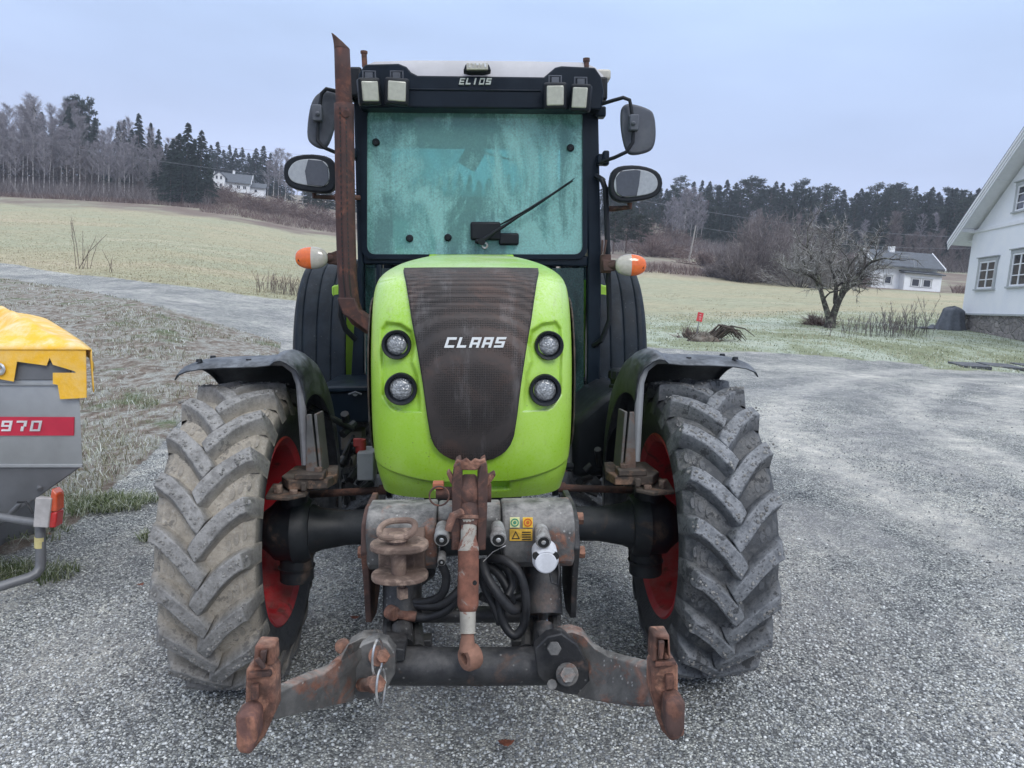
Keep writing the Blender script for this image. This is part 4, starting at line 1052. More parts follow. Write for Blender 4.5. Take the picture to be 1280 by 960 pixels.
PALEY = M('sticker_pale', (.75, .72, .35), .5, var=.1); GRN = M('sticker_green', (.05, .25, .15), .5); ORG = M('sticker_orange', (.55, .12, .02), .5)
def glassy(name, col, rough=.12, tr=0.0, em=0):
    t = NT(name); co = t.coord(); n = t.noise(co, 60, 4)
    b = t.bsdf(t.mix(t.mr(n, .3, .7), tuple(x * .85 for x in col), col), rough, 0, None, .6, **{'Coat Weight': .6, 'Coat Roughness': .05})
    return t.done(b)
LENSW = glassy('work_light_lens', (.44, .44, .37)); LENSO = glassy('orange_lens', (.80, .15, .02)); LENSC = glassy('clear_lens', (.50, .47, .40)); LENSP = glassy('pale_side_lens', (.34, .36, .38)); LENSR = glassy('red_lens', (.50, .02, .02))
t = NT('headlight_lens'); co = t.coord(); v = t.vor(co, 150, 'Distance'); n = t.noise(co, 45, 5, .7)
c = t.mix(t.mr(n, .35, .65), (.20, .21, .22), (.44, .46, .47)); c = t.mix(t.mr(v, .3, .8, 0, .5), c, (.16, .17, .18))
LENSH = t.done(t.bsdf(c, .15, .1, t.bump(v, .003), .8, **{'Coat Weight': 1.0, 'Coat Roughness': .06}))
# grille mesh
t = NT('grille_mesh'); co = t.coord()
v = t.n('ShaderNodeTexVoronoi'); t.link(t.scale(co, 1, .3, 1), v.inputs['Vector']); v.inputs['Scale'].default_value = 190; v.inputs['Randomness'].default_value = .15
hole = t.mr(v.outputs['Distance'], .22, .42, 0, 1)
n1 = t.noise(co, 5, 6, .7, dist=.5); n2 = t.noise(t.scale(co, 3, 1, .6), 6, 5, .7)
c = t.ramp(n1, [(.3, (.036, .033, .033)), (.5, (.052, .042, .039)), (.62, (.085, .054, .044)), (.75, (.12, .105, .10))])
c = t.mix(t.mr(n2, .5, .72, 0, .5), c, (.15, .145, .145)); c = t.mix(hole, (.010, .009, .009), c)
sp_ = t.n('ShaderNodeSeparateXYZ'); t.link(co, sp_.inputs[0])
rib = t.math('SINE', t.math('MULTIPLY', sp_.outputs[2], 480)); ribm = t.mr(sp_.outputs[2], 1.32, 1.40)
h = t.math('ADD', hole, t.math('MULTIPLY', t.math('MULTIPLY', rib, ribm), .6))
GRILLE = t.done(t.bsdf(c, .55, .3, t.bump(h, .002), .5))
# glass: teal tinted, patches of condensation that scatter light
def cab_glass(name, fmin, fmax, tint=(.42, .80, .78), frostc=(.36, .66, .66)):
    t = NT(name); co = t.coord()
    n1 = t.noise(t.scale(co, 1.4, 1, .8), 2.4, 8, .6, dist=.9); n2 = t.noise(co, 110, 5, .75); n3 = t.noise(t.scale(co, 5, 1, .35), 5, 7, .7)
    m = t.mr(t.math('ADD', t.math('MULTIPLY', n1, .75), t.math('ADD', t.math('MULTIPLY', n2, .12), t.math('MULTIPLY', n3, .22))), .46, .60, fmin, fmax)
    tp = t.n('ShaderNodeBsdfTransparent'); tp.inputs[0].default_value = (*tint, 1)
    df = t.n('ShaderNodeBsdfDiffuse'); tl_ = t.n('ShaderNodeBsdfTranslucent'); 
    fc = t.mix(t.mr(n2, .35, .7), tuple(x * .85 for x in frostc), tuple(min(1, x * 1.12) for x in frostc))
    t.link(fc, df.inputs[0]); t.link(fc, tl_.inputs[0])
    ms = t.n('ShaderNodeMixShader'); ms.inputs[0].default_value = .55; t.link(df.outputs[0], ms.inputs[1]); t.link(tl_.outputs[0], ms.inputs[2])
    m1 = t.n('ShaderNodeMixShader'); t.link(m, m1.inputs[0]); t.link(tp.outputs[0], m1.inputs[1]); t.link(ms.outputs[0], m1.inputs[2])
    gl = t.n('ShaderNodeBsdfGlossy'); gl.inputs['Roughness'].default_value = .08; fr = t.n('ShaderNodeFresnel'); fr.inputs[0].default_value = 1.5
    m2 = t.n('ShaderNodeMixShader'); t.link(fr.outputs[0], m2.inputs[0]); t.link(m1.outputs[0], m2.inputs[1]); t.link(gl.outputs[0], m2.inputs[2])
    return t.done(m2.outputs[0])
WSG = cab_glass('windscreen_glass', .36, .90, tint=(.52, .86, .82), frostc=(.50, .90, .86)); SIDEG = cab_glass('side_glass', .10, .4, (.78, .97, .96), (.6, .85, .85)); LOWG = cab_glass('lower_glass', .08, .35, (.12, .30, .30), (.10, .22, .22))
# tyre rubber with dried mud
def tyre_mat(name, mudamt, mudc):
    t = NT(name); co = t.coord(); top = t.attr('top'); tread = t.attr('tread')
    n1 = t.noise(co, 5, 7, .68, dist=.5); n2 = t.noise(co, 26, 6, .75); n3 = t.noise(co, 90, 4, .7)
    rub = t.mix(t.mr(n2, .3, .7), (.018, .021, .026), (.048, .053, .062))
    lug = t.mix(t.mr(n2, .35, .65), (.11, .118, .13), (.27, .28, .295))
    lug = t.mix(t.mr(t.vor(co, 60), .1, .3, .8, 0), lug, (.04, .042, .045))
    mud = t.mix(t.mr(n2, .3, .7), tuple(x * .62 for x in mudc), mudc); mud = t.mix(t.mr(n3, .5, .7, 0, .35), mud, (.5, .48, .44))
    th = .62 - .32 * mudamt
    f = t.math('MULTIPLY', t.mr(t.math('ADD', t.math('MULTIPLY', n1, .7), t.math('MULTIPLY', n2, .3)), th - .09, th + .09), tread)
    c = t.mix(t.math('MULTIPLY', tread, .45), rub, (.10, .105, .112)); c = t.mix(top, c, lug)
    c = t.mix(t.math('MULTIPLY', f, t.mr(top, 0, 1, .95, .45)), c, mud)
    c = t.mix(t.math('MULTIPLY', t.mr(t.math('ADD', t.math('MULTIPLY', n2, .6), t.math('MULTIPLY', n1, .4)), .53, .58), .55 + .35 * (1 - mudamt)), c, (.028, .030, .034))
    return t.done(t.bsdf(c, t.mr(f, 0, 1, .55, .9), 0, t.bump(t.math('ADD', t.math('MULTIPLY', n2, 1), t.math('MULTIPLY', n3, .5)), .0045), .4))
TYRE_L = tyre_mat('muddy_tyre', 1.0, (.43, .385, .32)); TYRE_R = tyre_mat('dusty_dark_tyre', .22, (.25, .245, .235))
# ------------------------------------------------------------------ lettering as slanted blocks
GLY = {
 'C': [(0, 0, .28, 1), (.28, 0, 1, .24), (.28, .76, 1, 1)], 'L': [(0, 0, .28, 1), (.28, 0, .95, .24)],
 'A': [(0, 0, .28, 1), (.28, .76, .72, 1), (.72, 0, 1, 1), (.28, .30, .72, .50)], 'S': [(0, 0, 1, .22), (.72, .22, 1, .40), (0, .40, 1, .60), (0, .60, .28, .78), (0, .78, 1, 1)],
 'E': [(0, 0, .22, 1), (.22, 0, 1, .18), (.22, .41, .9, .59), (.22, .82, 1, 1)], 'I': [(.3, 0, .6, 1)],
 'O': [(0, 0, .22, 1), (.22, 0, .8, .18), (.22, .82, .8, 1), (.8, 0, 1, 1)],
 '9': [(0, .42, .24, 1), (.24, .82, .76, 1), (.24, .42, .76, .58), (.76, 0, 1, 1), (.1, 0, .76, .17)], '7': [(0, .82, 1, 1), (.72, .45, 1, .82), (.52, 0, .80, .45)],
 '0': [(0, 0, .24, 1), (.24, 0, .76, .17), (.24, .83, .76, 1), (.76, 0, 1, 1)]}
def word(m, txt, px0, px1, pyb, pyt, yl, th, fn=None, gap=.16, shear=.28, ysurf=None):
    n = len(txt); cw = (px1 - px0) / (n + (n - 1) * gap); h = pyb - pyt
    fn = fn or (lambda px, py: L(px, py, yl))
    for i, ch in enumerate(txt):
        x0 = px0 + i * cw * (1 + gap)
        for (a, b, c, d) in GLY[ch]:
            q = [(a, b), (c, b), (c, d), (a, d)]
            pts = [fn(x0 + u * cw * .86 + shear * v * h * .8, pyb - v * h) for u, v in q]
            m.prism(pts, (0, th, 0))
    return m
# ------------------------------------------------------------------ bonnet surface
ROWS = [(624, 113, -.375), (612, 117, -.405), (598, 121.5, -.43), (560, 126, -.46), (500, 127.5, -.475), (450, 128, -.465), (400, 126.5, -.435), (362, 123.5, -.38), (347, 118, -.335), (337, 108, -.26), (327, 90, -.08), (321, 68, .3), (318, 50, 1.0)]
rz, rw, rf_ = [], [], []
for py, hw, f in ROWS:
    p = L(590.5, py, f); q = L(590.5 + hw, py, f + .13); rz.append(p.z); rw.append(q.x - L(590.5, py, f + .13).x); rf_.append(f)
kk = np.linspace(0, len(ROWS) - 1, 140)
def csm(a):
    v = np.interp(kk, range(len(ROWS)), a)
    for _ in range(60): v[1:-1] = .25 * v[:-2] + .5 * v[1:-1] + .25 * v[2:]
    return v
RZ, RW, RF = csm(rz), csm(rw), csm(rf_)
def pxy(px, py, yl=-.43): p = L(px, py, yl); return p.x, p.z
rec_poly = [pxy(*p) for p in ((474, 412), (480, 403), (500, 405), (515, 414), (520, 430), (516, 452), (523, 468), (527, 494), (527, 527), (508, 521), (488, 510), (476, 496), (475, 470), (473, 440))]
def sdp(x, z, poly):
    ins = False; dm = 1e9; n = len(poly)
    for i in range(n):
        x1, z1 = poly[i]; x2, z2 = poly[(i + 1) % n]
        dx, dz = x2 - x1, z2 - z1; t_ = max(0, min(1, ((x - x1) * dx + (z - z1) * dz) / (dx * dx + dz * dz)))
        dm = min(dm, math.hypot(x - x1 - t_ * dx, z - z1 - t_ * dz))
        if (z1 > z) != (z2 > z) and x < (x2 - x1) * (z - z1) / (z2 - z1) + x1: ins = not ins
    return -dm if ins else dm
zc0 = pxy(591, 606)[1]; zc1 = pxy(470, 588)[1]; xc1 = abs(pxy(470, 588)[0])
nz0, nz1 = pxy(600, 617)[1], pxy(600, 603)[1]; nx = pxy(637, 610)[0]
def detail(x, z):
    d = 0; ax = -abs(x)
    if 1.05 < z < 1.40:
        s_ = sdp(ax, z, rec_poly); d += .020 * (1 - sm(-.010, .004, s_)) * (.45 + .55 * sm(-.50, -.24, ax - .0))
    zcr = zc0 + (zc1 - zc0) * (x / xc1) ** 2
    d += .014 * (1 - sm(zcr - .006, zcr, z))
    if abs(x) < nx + .004: d += .03 * sm(nz0 - .004, nz0 + .004, z) * (1 - sm(nz1 - .004, nz1 + .001, z)) * (1 - sm(nx - .003, nx + .003, abs(x)))
    # shallow seams where the top panel starts
    zs = pxy(591, 346, -.33)[1] - .02 * (abs(x) - .2) / .12
    if abs(x) > .245: d += .007 * math.exp(-((z - zs) / .0028) ** 2)
    return d
NP = 3.0; DD = .24
def surf(x, z, w=None, f=None, det=True):
    if w is None: w = np.interp(z, RZ, RW); f = np.interp(z, RZ, RF)
    t_ = min(.9999, abs(x) / w); y = f + DD * (1 - (1 - t_ ** NP) ** (1 / NP))
    return y + (detail(x, z) if det else 0)
TR = bpy.data.objects.new('tractor', None); COL.objects.link(TR); TR.location = TLOC; TR.rotation_euler = (0, 0, YAW)
tag(TR, 'lime green farm tractor with a dark cab and rusty front linkage, parked facing the camera', 'tractor')
bm_ = MB(); rows = []
# resample heights finely so creases and recesses read
zs = np.concatenate([np.linspace(RZ[0], 1.45, 190), RZ[RZ > 1.4525]])
for z in zs:
    w_ = float(np.interp(z, RZ, RW)); f_ = float(np.interp(z, RZ, RF)); row = []
    for i in range(-75, 76):
        u = i / 75; a = math.copysign(abs(math.sin(u * math.pi / 2)) ** .8, u); x = a * w_
        # stay on the superellipse, sides at |a| = 1
        row.append((x, surf(x, z, w_, f_) if abs(a) < .9999 else f_ + DD, z))
    L_ = [(-w_ - .002, yy_, z) for yy_ in (1.02, .7, .35)] if f_ + DD < .3 else [(-w_ - .001, 1.02, z), (-w_ - .001, 1.015, z), (-w_, 1.01, z)]
    Rr = [(-x, y, zz_) for x, y, zz_ in reversed(L_)]
    rows.append([(x, min(y, 1.01), zz_) for x, y, zz_ in L_ + row + Rr])
nc = len(rows[0])
for r_ in rows: bm_.add(r_)
for i in range(len(rows) - 1):
    for j in range(nc - 1): a = i * nc + j; bm_.face((a, a + 1, a + nc + 1, a + nc))
bonnet = bm_.build('bonnet', GREEN, TR, ang=50, fix=False)
# hood top seam strip
# grille
gr = [(337, 83.5), (342, 83), (352, 80.5), (375, 77), (400, 73.5), (440, 66.5), (480, 60.5), (520, 55.5), (545, 51.5), (556, 47), (564, 40), (570, 30), (573.5, 18), (575, 4)]
gy = [g[0] for g in gr]; gw = [g[1] for g in gr]
def zpx(py):   # height of picture row py on the bonnet front
    z = 1.2
    for _ in range(12): z = L(590.5, py, surf(0, z, det=False)).z
    return z
def xpx(px, z): return L(px, 480, surf(0.15, z, det=False)).x
m = MB(); NG = 60
pyq = [337 + (575 - 337) * (i / NG) ** 1.0 for i in range(NG + 1)]
gz_ = [(zpx(p), np.interp(p, gy, gw)) for p in pyq]
def gsurf(u, v):
    i = min(NG, int(round(v * NG))); z, hw = gz_[i]; yy_ = surf(0, z, det=False); x = (u - .5) * 2 * hw * (yy_ + 2.8) / F * 1.0
    return (x, surf(x, z, det=False) - .010 - (.006 * (1 - abs(u - .5) ** 2 * 4)), z)
m.grid(gsurf, 60, NG)
grille = m.build('grille', GRILLE, TR, ang=60, solid=.014, off=0, fix=False)
m = MB(); fr_pts = [gsurf(0, v / 60) for v in range(61)] + [gsurf(u / 30, 1) for u in range(1, 30)] + [gsurf(1, 1 - v / 60) for v in range(61)] + [gsurf(1 - u / 30, 0) for u in range(1, 30)]
fr_pts = [(x, y + .004, z) for x, y, z in fr_pts]
m.tube(fr_pts + [fr_pts[0]], .0035, 6, caps=False); m.build('grille_seal', PLAST, grille)
def gpt(px, py, off=.020):
    z = zpx(py); x = L(px, py, surf(0, z, det=False) - off).x; return Vector((x, surf(x, z, det=False) - off, z))
m = MB().prism([gpt(551, 438, .0165), gpt(633, 438, .0165), gpt(634, 417, .0165), gpt(553, 417, .0165)], (0, .01, 0)); m.build('badge_plate', PLAST, grille, bevel=.002)
word(MB(), 'CLAAS', 555, 631, 434, 421, 0, .006, fn=lambda a, b: gpt(a, b, .0235), gap=.10, shear=.42).build('lettering', WHITEL, grille, ang=0)
m = MB(); m.prism([gpt(584, 341, .022), gpt(592.3, 354.5, .026), gpt(592.3, 339.5, .026)], (0, .006, 0)); m.prism([gpt(600, 341, .022), gpt(592.7, 354.5, .026), gpt(592.7, 339.5, .026)], (0, .006, 0))
m.build('emblem', M('emblem_grey', (.42, .40, .36), .35, .6), grille, ang=0)
# brown mesh panels down the bonnet sides
m = MB()
zt_, zb_ = zpx(372), zpx(575)
def sg(u, v):
    z = zb_ + (zt_ - zb_) * v; w_ = float(np.interp(z, RZ, RW)); f_ = float(np.interp(z, RZ, RF)); e = math.sin(v * math.pi) ** .45
    y0 = f_ + DD * .62 + .06 * (1 - e); y = y0 + u * (.75 * e + .05); tt = y - f_
    x = w_ * (1 - (1 - min(1, tt / DD)) ** NP) ** (1 / NP) if tt < DD else w_
    return (-x - .006 * e - .004, y, z)
m.grid(sg, 24, 30); m.mirror(); m.build('side_grille', GRILLE, TR, ang=60, solid=.006, fix=False)
# headlights
for s_, px, py, r_ in ((1, 495.5, 431, 18.5), (1, 501, 486.5, 20.5), (-1, 686.5, 432, 18.5), (-1, 681.5, 488, 20.5)):
    z = zpx(py); p = L(px, py, -.43); x = p.x; y = surf(x, p.z, det=False); p = L(px, py, y - .004); R_ = r_ * (p.y + 2.8) / F
    c_ = Vector((p.x, y + .006, p.z))
    hl = MB().lathe([(.03, R_ * .98), (-.012, R_), (-.018, R_ * .95), (-.016, R_ * .80), (.004, R_ * .70), (.012, 0.0)], c_, 'Y', 40).build('headlight', PLAST, TR, ang=50)
    MB().lathe([(.006, R_ * .72), (-.004, R_ * .66), (-.010, R_ * .4), (-.012, 0.001)], c_, 'Y', 36).build('lens', LENSH, hl, ang=60)
CRUMB = M('mud_crumb', (.22, .215, .205), .9, var=.45, vs=30)
# ------------------------------------------------------------------ wheels
def wheel(cx, cy, Rr, W, side, nl, mat, name='front_wheel', rimr=.335, lugh=.043):
    """side -1: picture left.  Wheel axis along x, centre (cx, cy, Rr)"""
    c = Vector((cx * side, cy, Rr)); wroot = bpy.data.objects.new(name, None); COL.objects.link(wroot); wroot.parent = TR
    h = W / 2; rc = Rr - lugh; V_ = []; 
    prof = [(-h * .80, rimr - .012), (-h * .90, rimr + .02), (-h * 1.02, rimr + (rc - rimr) * .35), (-h * 1.04, rimr + (rc - rimr) * .55), (-h * 1.0, rimr + (rc - rimr) * .75), (-h * .93, rc - .035), (-h * .80, rc - .014), (-h * .4, rc - .002), (0, rc), (h * .4, rc - .002), (h * .80, rc - .014), (h * .93, rc - .035), (h * 1.0, rimr + (rc - rimr) * .75), (h * 1.04, rimr + (rc - rimr) * .55), (h * 1.02, rimr + (rc - rimr) * .35), (h * .90, rimr + .02), (h * .80, rimr - .012)]
    m = MB(); m.lathe(prof, c, 'X', 90); tread = []; top = []
    for j in range(90):
        for (a, r_) in prof: tread.append(sm(rc - .09, rc - .02, r_)); top.append(0.0)
    dl = R(360 / nl)
    def crown(x): return rc - .03 * (abs(x) / h) ** 3
    for sgn in (-1, 1):
        for k in range(nl):
            phi0 = k * dl + (dl * .5 if sgn == 1 else 0)
            K_ = 11; ring = []
            for i in range(K_):
                s_ = i / (K_ - 1) * 1.13; s1 = min(s_, 1.0)
                x = sgn * (-.014 + (h * .985 + .014) * s1)
                over = max(0, s_ - 1)
                phi = phi0 + dl * .92 * (1 - (1 - s1) ** 1.55) + dl * over * .1
                rb = crown(x) - .006 - over * .36
                rt2 = Rr - .010 * (abs(x) / h) ** 2.2 - over * .36
                if over > 0: rt2 = rb + .026 * (1 - over / .14) + .004; x = sgn * (h * .985 + over * .10)
                hw_b = .040 - .008 * s1 + .010 * s1 ** 3; hw_t = hw_b * .60
                if i == 0: hw_t *= .8; rt2 -= .004
                # direction across the lug: mix of circumferential and lateral
                ax = -.55 * sgn * (1 - .5 * s1); ac = 1 / rc
                for (hw, rr2) in ((-hw_b, rb), (-hw_t, rt2), (hw_t, rt2), (hw_b, rb)):
                    ph = phi + hw * ac * .9; xx_ = x + hw * ax * (0 if over > 0 else 1)
                    if over > 0: rr3 = rr2
                    else: rr3 = rr2
                    jit = .0045 * mnoise.noise(Vector((k * 3.1 + s_ * 4, sgn * 5, hw * 40))); ph += .006 * mnoise.noise(Vector((k * 2.3 + s_ * 6, sgn * 3, hw * 30)))
                    ring.append((c.x + xx_, c.y - (rr3 + jit) * math.cos(ph), c.z + (rr3 + jit) * math.sin(ph)))
            b = m.add(ring)
            for i in range(K_):
                tread += [.9, .7, .7, .9] if i < K_ - 2 else [.8, .5, .5, .8]; top += [0, 1.0, 1.0, 0] if i < K_ - 2 else [0, .5, .5, 0]
            for i in range(K_ - 1):
                for q in range(3): a = b + i * 4 + q; m.face((a, a + 1, a + 5, a + 4))
            m.face((b, b + 3, b + 2, b + 1)); e = b + (K_ - 1) * 4; m.face((e, e + 1, e + 2, e + 3))
            # pebble studs pressed into the lug faces and small raised ovals between lugs
    ty = m.build('tyre', mat, wroot, ang=32, bevel=.0035, segs=2)
    for an, av in (('tread', tread), ('top', top)):
        a = ty.data.attributes.new(an, 'FLOAT', 'POINT'); a.data.foreach_set('value', av)
    st_ = MB(); ov_ = MB(); rg = np.random.default_rng(int(abs(cx) * 100) + side + 7)
    for k in range(nl):
        for sgn in (-1, 1):
            phi0 = k * dl + (dl * .5 if sgn == 1 else 0)
            for q in range(3):     # moulded ovals in the gap between lugs
                s_ = .55 + .14 * q; x = sgn * h * s_; phi = phi0 + dl * .92 * (1 - (1 - s_) ** 1.55) + dl * .5
                rb = crown(x) - .001; u_ = Vector((0, -math.cos(phi), math.sin(phi))); tdir = Vector((0, math.sin(phi), math.cos(phi))); cc = c + Vector((x, 0, 0)) + u_ * rb
                pts = []
                for g in range(12):
                    a = g * math.pi / 6; pts.append(cc + Vector((1, 0, 0)) * .0085 * math.cos(a) + tdir * .018 * math.sin(a))
                ov_.prism(pts, u_ * .002)
            for q in range(26):    # stones and dirt crumbs sticking to the lug
                s_ = rg.random(); x = sgn * h * s_; phi = phi0 + dl * .92 * (1 - (1 - s_) ** 1.55) + rg.normal() * .012; rr2 = Rr - .010 * s_ ** 2.2
                u_ = Vector((0, -math.cos(phi), math.sin(phi))); z_ = .0022 + .0035 * rg.random() ** 2
                st_.ball(c + Vector((x, 0, 0)) + u_ * rr2, (z_, z_ * 1.2, z_), 5, 4)
    oo = ov_.build('moulded_ovals', mat, ty, ang=0); n_ = len(ov_.v); oo['kind'] = 'stuff'
    for an in ('tread', 'top'):
        a = oo.data.attributes.new(an, 'FLOAT', 'POINT'); a.data.foreach_set('value', [.9 if an == 'tread' else .25] * n_)
    so_ = st_.build('mud_crumbs', CRUMB, ty, ang=0, fix=False); so_['kind'] = 'stuff'; n_ = len(st_.v)
    for an in ():
        a = so_.data.attributes.new(an, 'FLOAT', 'POINT'); a.data.foreach_set('value', [.9 if an == 'tread' else .75] * n_)
    ws = side        # outward direction of the wheel
    pr = [(-h * .82, rimr + .004), (-h * .86, rimr + .012), (-h * .90, rimr + .004), (-h * .80, rimr - .02), (-h * .5, rimr - .035), (h * .1, rimr - .05), (h * .38, rimr - .06), (h * .42, rimr - .10), (h * .36, rimr * .5), (h * .36, 0.001)]
    if ws < 0: pr = [(-a, r_) for a, r_ in pr]
    rim = MB().lathe(pr, c, 'X', 64).build('rim', REDP, wroot, ang=35)
    m = MB()
    for k in range(8):
        a = k * math.pi / 4 + .5; u_ = Vector((0, math.cos(a), math.sin(a)))
        m.tube([c + Vector((ws * h * .30, 0, 0)) + u_ * (rimr * .55), c + Vector((ws * h * .10, 0, 0)) + u_ * (rimr - .06)], [.030, .040], 8, flat=.55)
    m.build('rim_lug', REDP, wroot, bevel=.004)
    return wroot
wheel(.828, 0, .548, .306, -1, 20, TYRE_L); wheel(.828, 0, .548, .306, 1, 20, TYRE_R)
wheel(.755, 2.1, .74, .36, -1, 22, TYRE_R, 'rear_wheel', .45, .04); wheel(.755, 2.1, .74, .36, 1, 22, TYRE_R, 'rear_wheel', .45, .04)
# ------------------------------------------------------------------ front fenders
KNUC = M('knuckle_rust', (.06, .047, .040), .85, .1, var=.4, vs=12, col2=(.20, .12, .08), amt=.35, cs=10, bump=.002, bs=80, dust=(.3, .26, .22), damt=.35)
def ffender(side):
    sec = [(1.015, .597), (1.005, .614), (.97, .628), (.92, .636), (.84, .640), (.74, .642), (.69, .648), (.675, .660), (.655, .664), (.635, .655), (.605, .630), (.59, .60), (.583, .55), (.582, .50)]
    def fn(u, v):
        i = v * (len(sec) - 1); k = min(len(sec) - 2, int(i)); t_ = i - k
        a = sec[k][0] * (1 - t_) + sec[k + 1][0] * t_; r_ = sec[k][1] * (1 - t_) + sec[k + 1][1] * t_
        ph = R(103 - u * 112)      # 90 = top, larger = front
        lip = .02 * (1 - sm(0, .06, u)); 
        flare = sm(.0, .25, 1 - u) 
        yy_ = -math.sin(ph - math.pi / 2) * r_; zz_ = .548 + math.cos(ph - math.pi / 2) * r_
        return (side * a, yy_, zz_ - lip * .5)
    m = MB().grid(fn, 30, 39)
    fe = m.build('front_fender', FEND, TR, ang=50, solid=.005, bevel=.0015)
    for a in (.95, .78):
        for ph in (97, 84): 
            y = -math.sin(R(ph - 90)) * .641; z = .548 + math.cos(R(ph - 90)) * .641; MB().cyl((side * a, y, z - .006), (side * a, y, z + .0035), .012, .009, 12).build('bolt', PLAST, fe)
    # steel strap carrying the fender, bracket plate and kingpin plate
    s_ = MB(); pts = []
    P_ = lambda a, y, z: (side * a, y, z)
    s_.tube([P_(.735, -.05, .548 + .628), P_(.66, -.07, .548 + .628), P_(.62, -.085, .548 + .60), P_(.600, -.10, 1.10), P_(.590, -.12, .96), P_(.583, -.13, .82)], .015, 10)
    s_.build('fender_strap', GREYB if side > 0 else M('strap_grey', (.16, .16, .17), .6, .2, var=.3, dust=(.3, .3, .3), damt=.3), fe)
    s_ = MB(); s_.prism([P_(.580, -.15, .79), P_(.537, -.15, .79), P_(.554, -.15, 1.0), P_(.570, -.15, 1.0)], (0, .012, 0)); s_.prism([P_(.534, -.14, .79), P_(.530, -.03, .79), P_(.540, -.06, 1.0), P_(.548, -.14, 1.0)], (-side * .01, 0, 0))
    s_.build('fender_bracket', M('bracket_steel', (.11, .11, .11), .6, .3, var=.3, col2=(.12, .07, .05), amt=.25, cs=9, dust=(.3, .28, .25), damt=.3), fe, bevel=.002)
    k = MB(); k.prism([P_(.63, -.19, .745), P_(.50, -.18, .745), P_(.48, -.10, .745), P_(.50, .05, .745), P_(.66, .05, .745), P_(.67, -.12, .745)], (0, 0, .034)); k.box(P_(.56, -.15, .79), (.10, .08, .022))
    k.prism([P_(.70, -.23, .722), P_(.62, -.25, .722), P_(.57, -.20, .722), P_(.57, -.05, .722), P_(.72, -.05, .722)], (0, 0, .014)); k.box(P_(.575, -.204, .76), (.02, .012, .03))
    kp = k.build('knuckle_plate', KNUC, TR, bevel=.004)
    for q in ((.665, -.19, .736, .765), (.61, -.205, .736, .750), (.535, -.15, .80, .815)): MB().cyl(P_(q[0], q[1], q[2]), P_(q[0], q[1], q[3]), .015, n=6).build('hex_bolt', BROWNS, kp, bevel=.002)
for s_ in (-1, 1): ffender(s_)
# axle
m = MB()
for s_ in (-1, 1):
    m.tube([(s_ * .05, 0, .56), (s_ * .30, 0, .558), (s_ * .47, 0, .553), (s_ * .56, 0, .55), (s_ * .60, 0, .55)], [.072, .066, .064, .078, .095], 24)
m.build('front_axle', AXLE, TR, ang=50)
for s_ in (-1, 1):
    m = MB().lathe([(0, .001), (0, .105), (.02, .120), (.06, .125), (.075, .115), (.13, .11), (.15, .09), (.19, .06), (.27, .05)], (s_ * .592, 0, .548), 'X', 32)
    if s_ < 0: m.v = [(2 * (s_ * .592) - x, y, z) for x, y, z in m.v]
    m.cyl((s_ * .655, 0, .36), (s_ * .655, -.02, .73), .062, .050, 20); m.cyl((s_ * .655, 0, .41), (s_ * .655, 0, .38), .068, .055, 20)
    m.build('hub_housing', AXLE, TR, ang=40)
for s_ in (-1, 1):
    m = MB().cyl((s_ * .30, .12, .665), (s_ * .62, .10, .655), .014, n=10).cyl((s_ * .22, .12, .667), (s_ * .36, .12, .664), .02, n=12)
    sr = m.build('steering_rod', RUSTD, TR); MB().cyl((s_ * .31, .12, .665), (s_ * .33, .12, .665), .033, n=14).build('rod_boot', PLAST, sr)
# engine, chassis and gearbox underneath (dark masses seen past the bonnet)
m = MB(); m.box((0, .35, .80), (.34, 1.1, .36)); m.box((0, 1.4, .78), (.42, 1.3, .42)); m.box((0, .1, .66), (.22, .9, .22)); m.tube([(-.75, 2.1, .74), (.75, 2.1, .74)], .13, 20); m.cyl((0, .3, .58), (0, .9, .58), .10, n=16)
m.build('engine_block', AXLE, TR, bevel=.02)
rgc = np.random.default_rng(12); m = MB()
for i in range(26):
    px, py = rgc.uniform(425, 466), rgc.uniform(525, 612); p = L(px, py, .35 + .4 * rgc.random()); q = p + Vector((rgc.normal() * .06, rgc.normal() * .1, rgc.normal() * .06))
    MB().tube([p, q], .006 + .016 * rgc.random(), 8).build('engine_fitting', AXLE, TR)
for i in range(12):
    px, py = rgc.uniform(715, 760), rgc.uniform(575, 620); p = L(px, py, .4 + .3 * rgc.random()); MB().tube([p, p + Vector((rgc.normal() * .07, rgc.normal() * .1, rgc.normal() * .05))], .006 + .012 * rgc.random(), 8).build('engine_fitting', AXLE, TR)
m = MB().box(L(442, 548, .75), (.10, .12, .09)).box(L(436, 575, .7), (.07, .1, .05)); m.build('engine_bracket', M('cast_grey', (.14, .13, .12), .7, .2, var=.35, vs=9), TR, bevel=.008)
m = MB().plate([(446, 566), (467, 566), (467, 601), (446, 601)], .05, .14); m.build('filter_box', GREYB, TR, bevel=.005)
m = MB().cyl(L(451, 566, .11), L(451, 549, .11), .020, n=14).box(L(447, 553, .10), (.03, .02, .03)); m.build('filter_cap', M('dull_red', (.30, .03, .025), .6), TR, bevel=.002)
m = MB().plate([(398, 487), (470, 485), (470, 528), (398, 530)], .62, .5); m.plate([(397, 484), (470, 482), (470, 490), (397, 491)], .60, .56)
tb_ = m.build('side_tray', NAVY, TR, bevel=.008)
m = MB(); 
for px in (444,): m.cyl(L(px, 492, .60), L(px, 492, .585), .012, n=10); m.tube([L(436, 493, .59), L(444, 490, .585), L(452, 493, .59)], .005, 6)
m.build('tray_latch', GREYP, tb_)
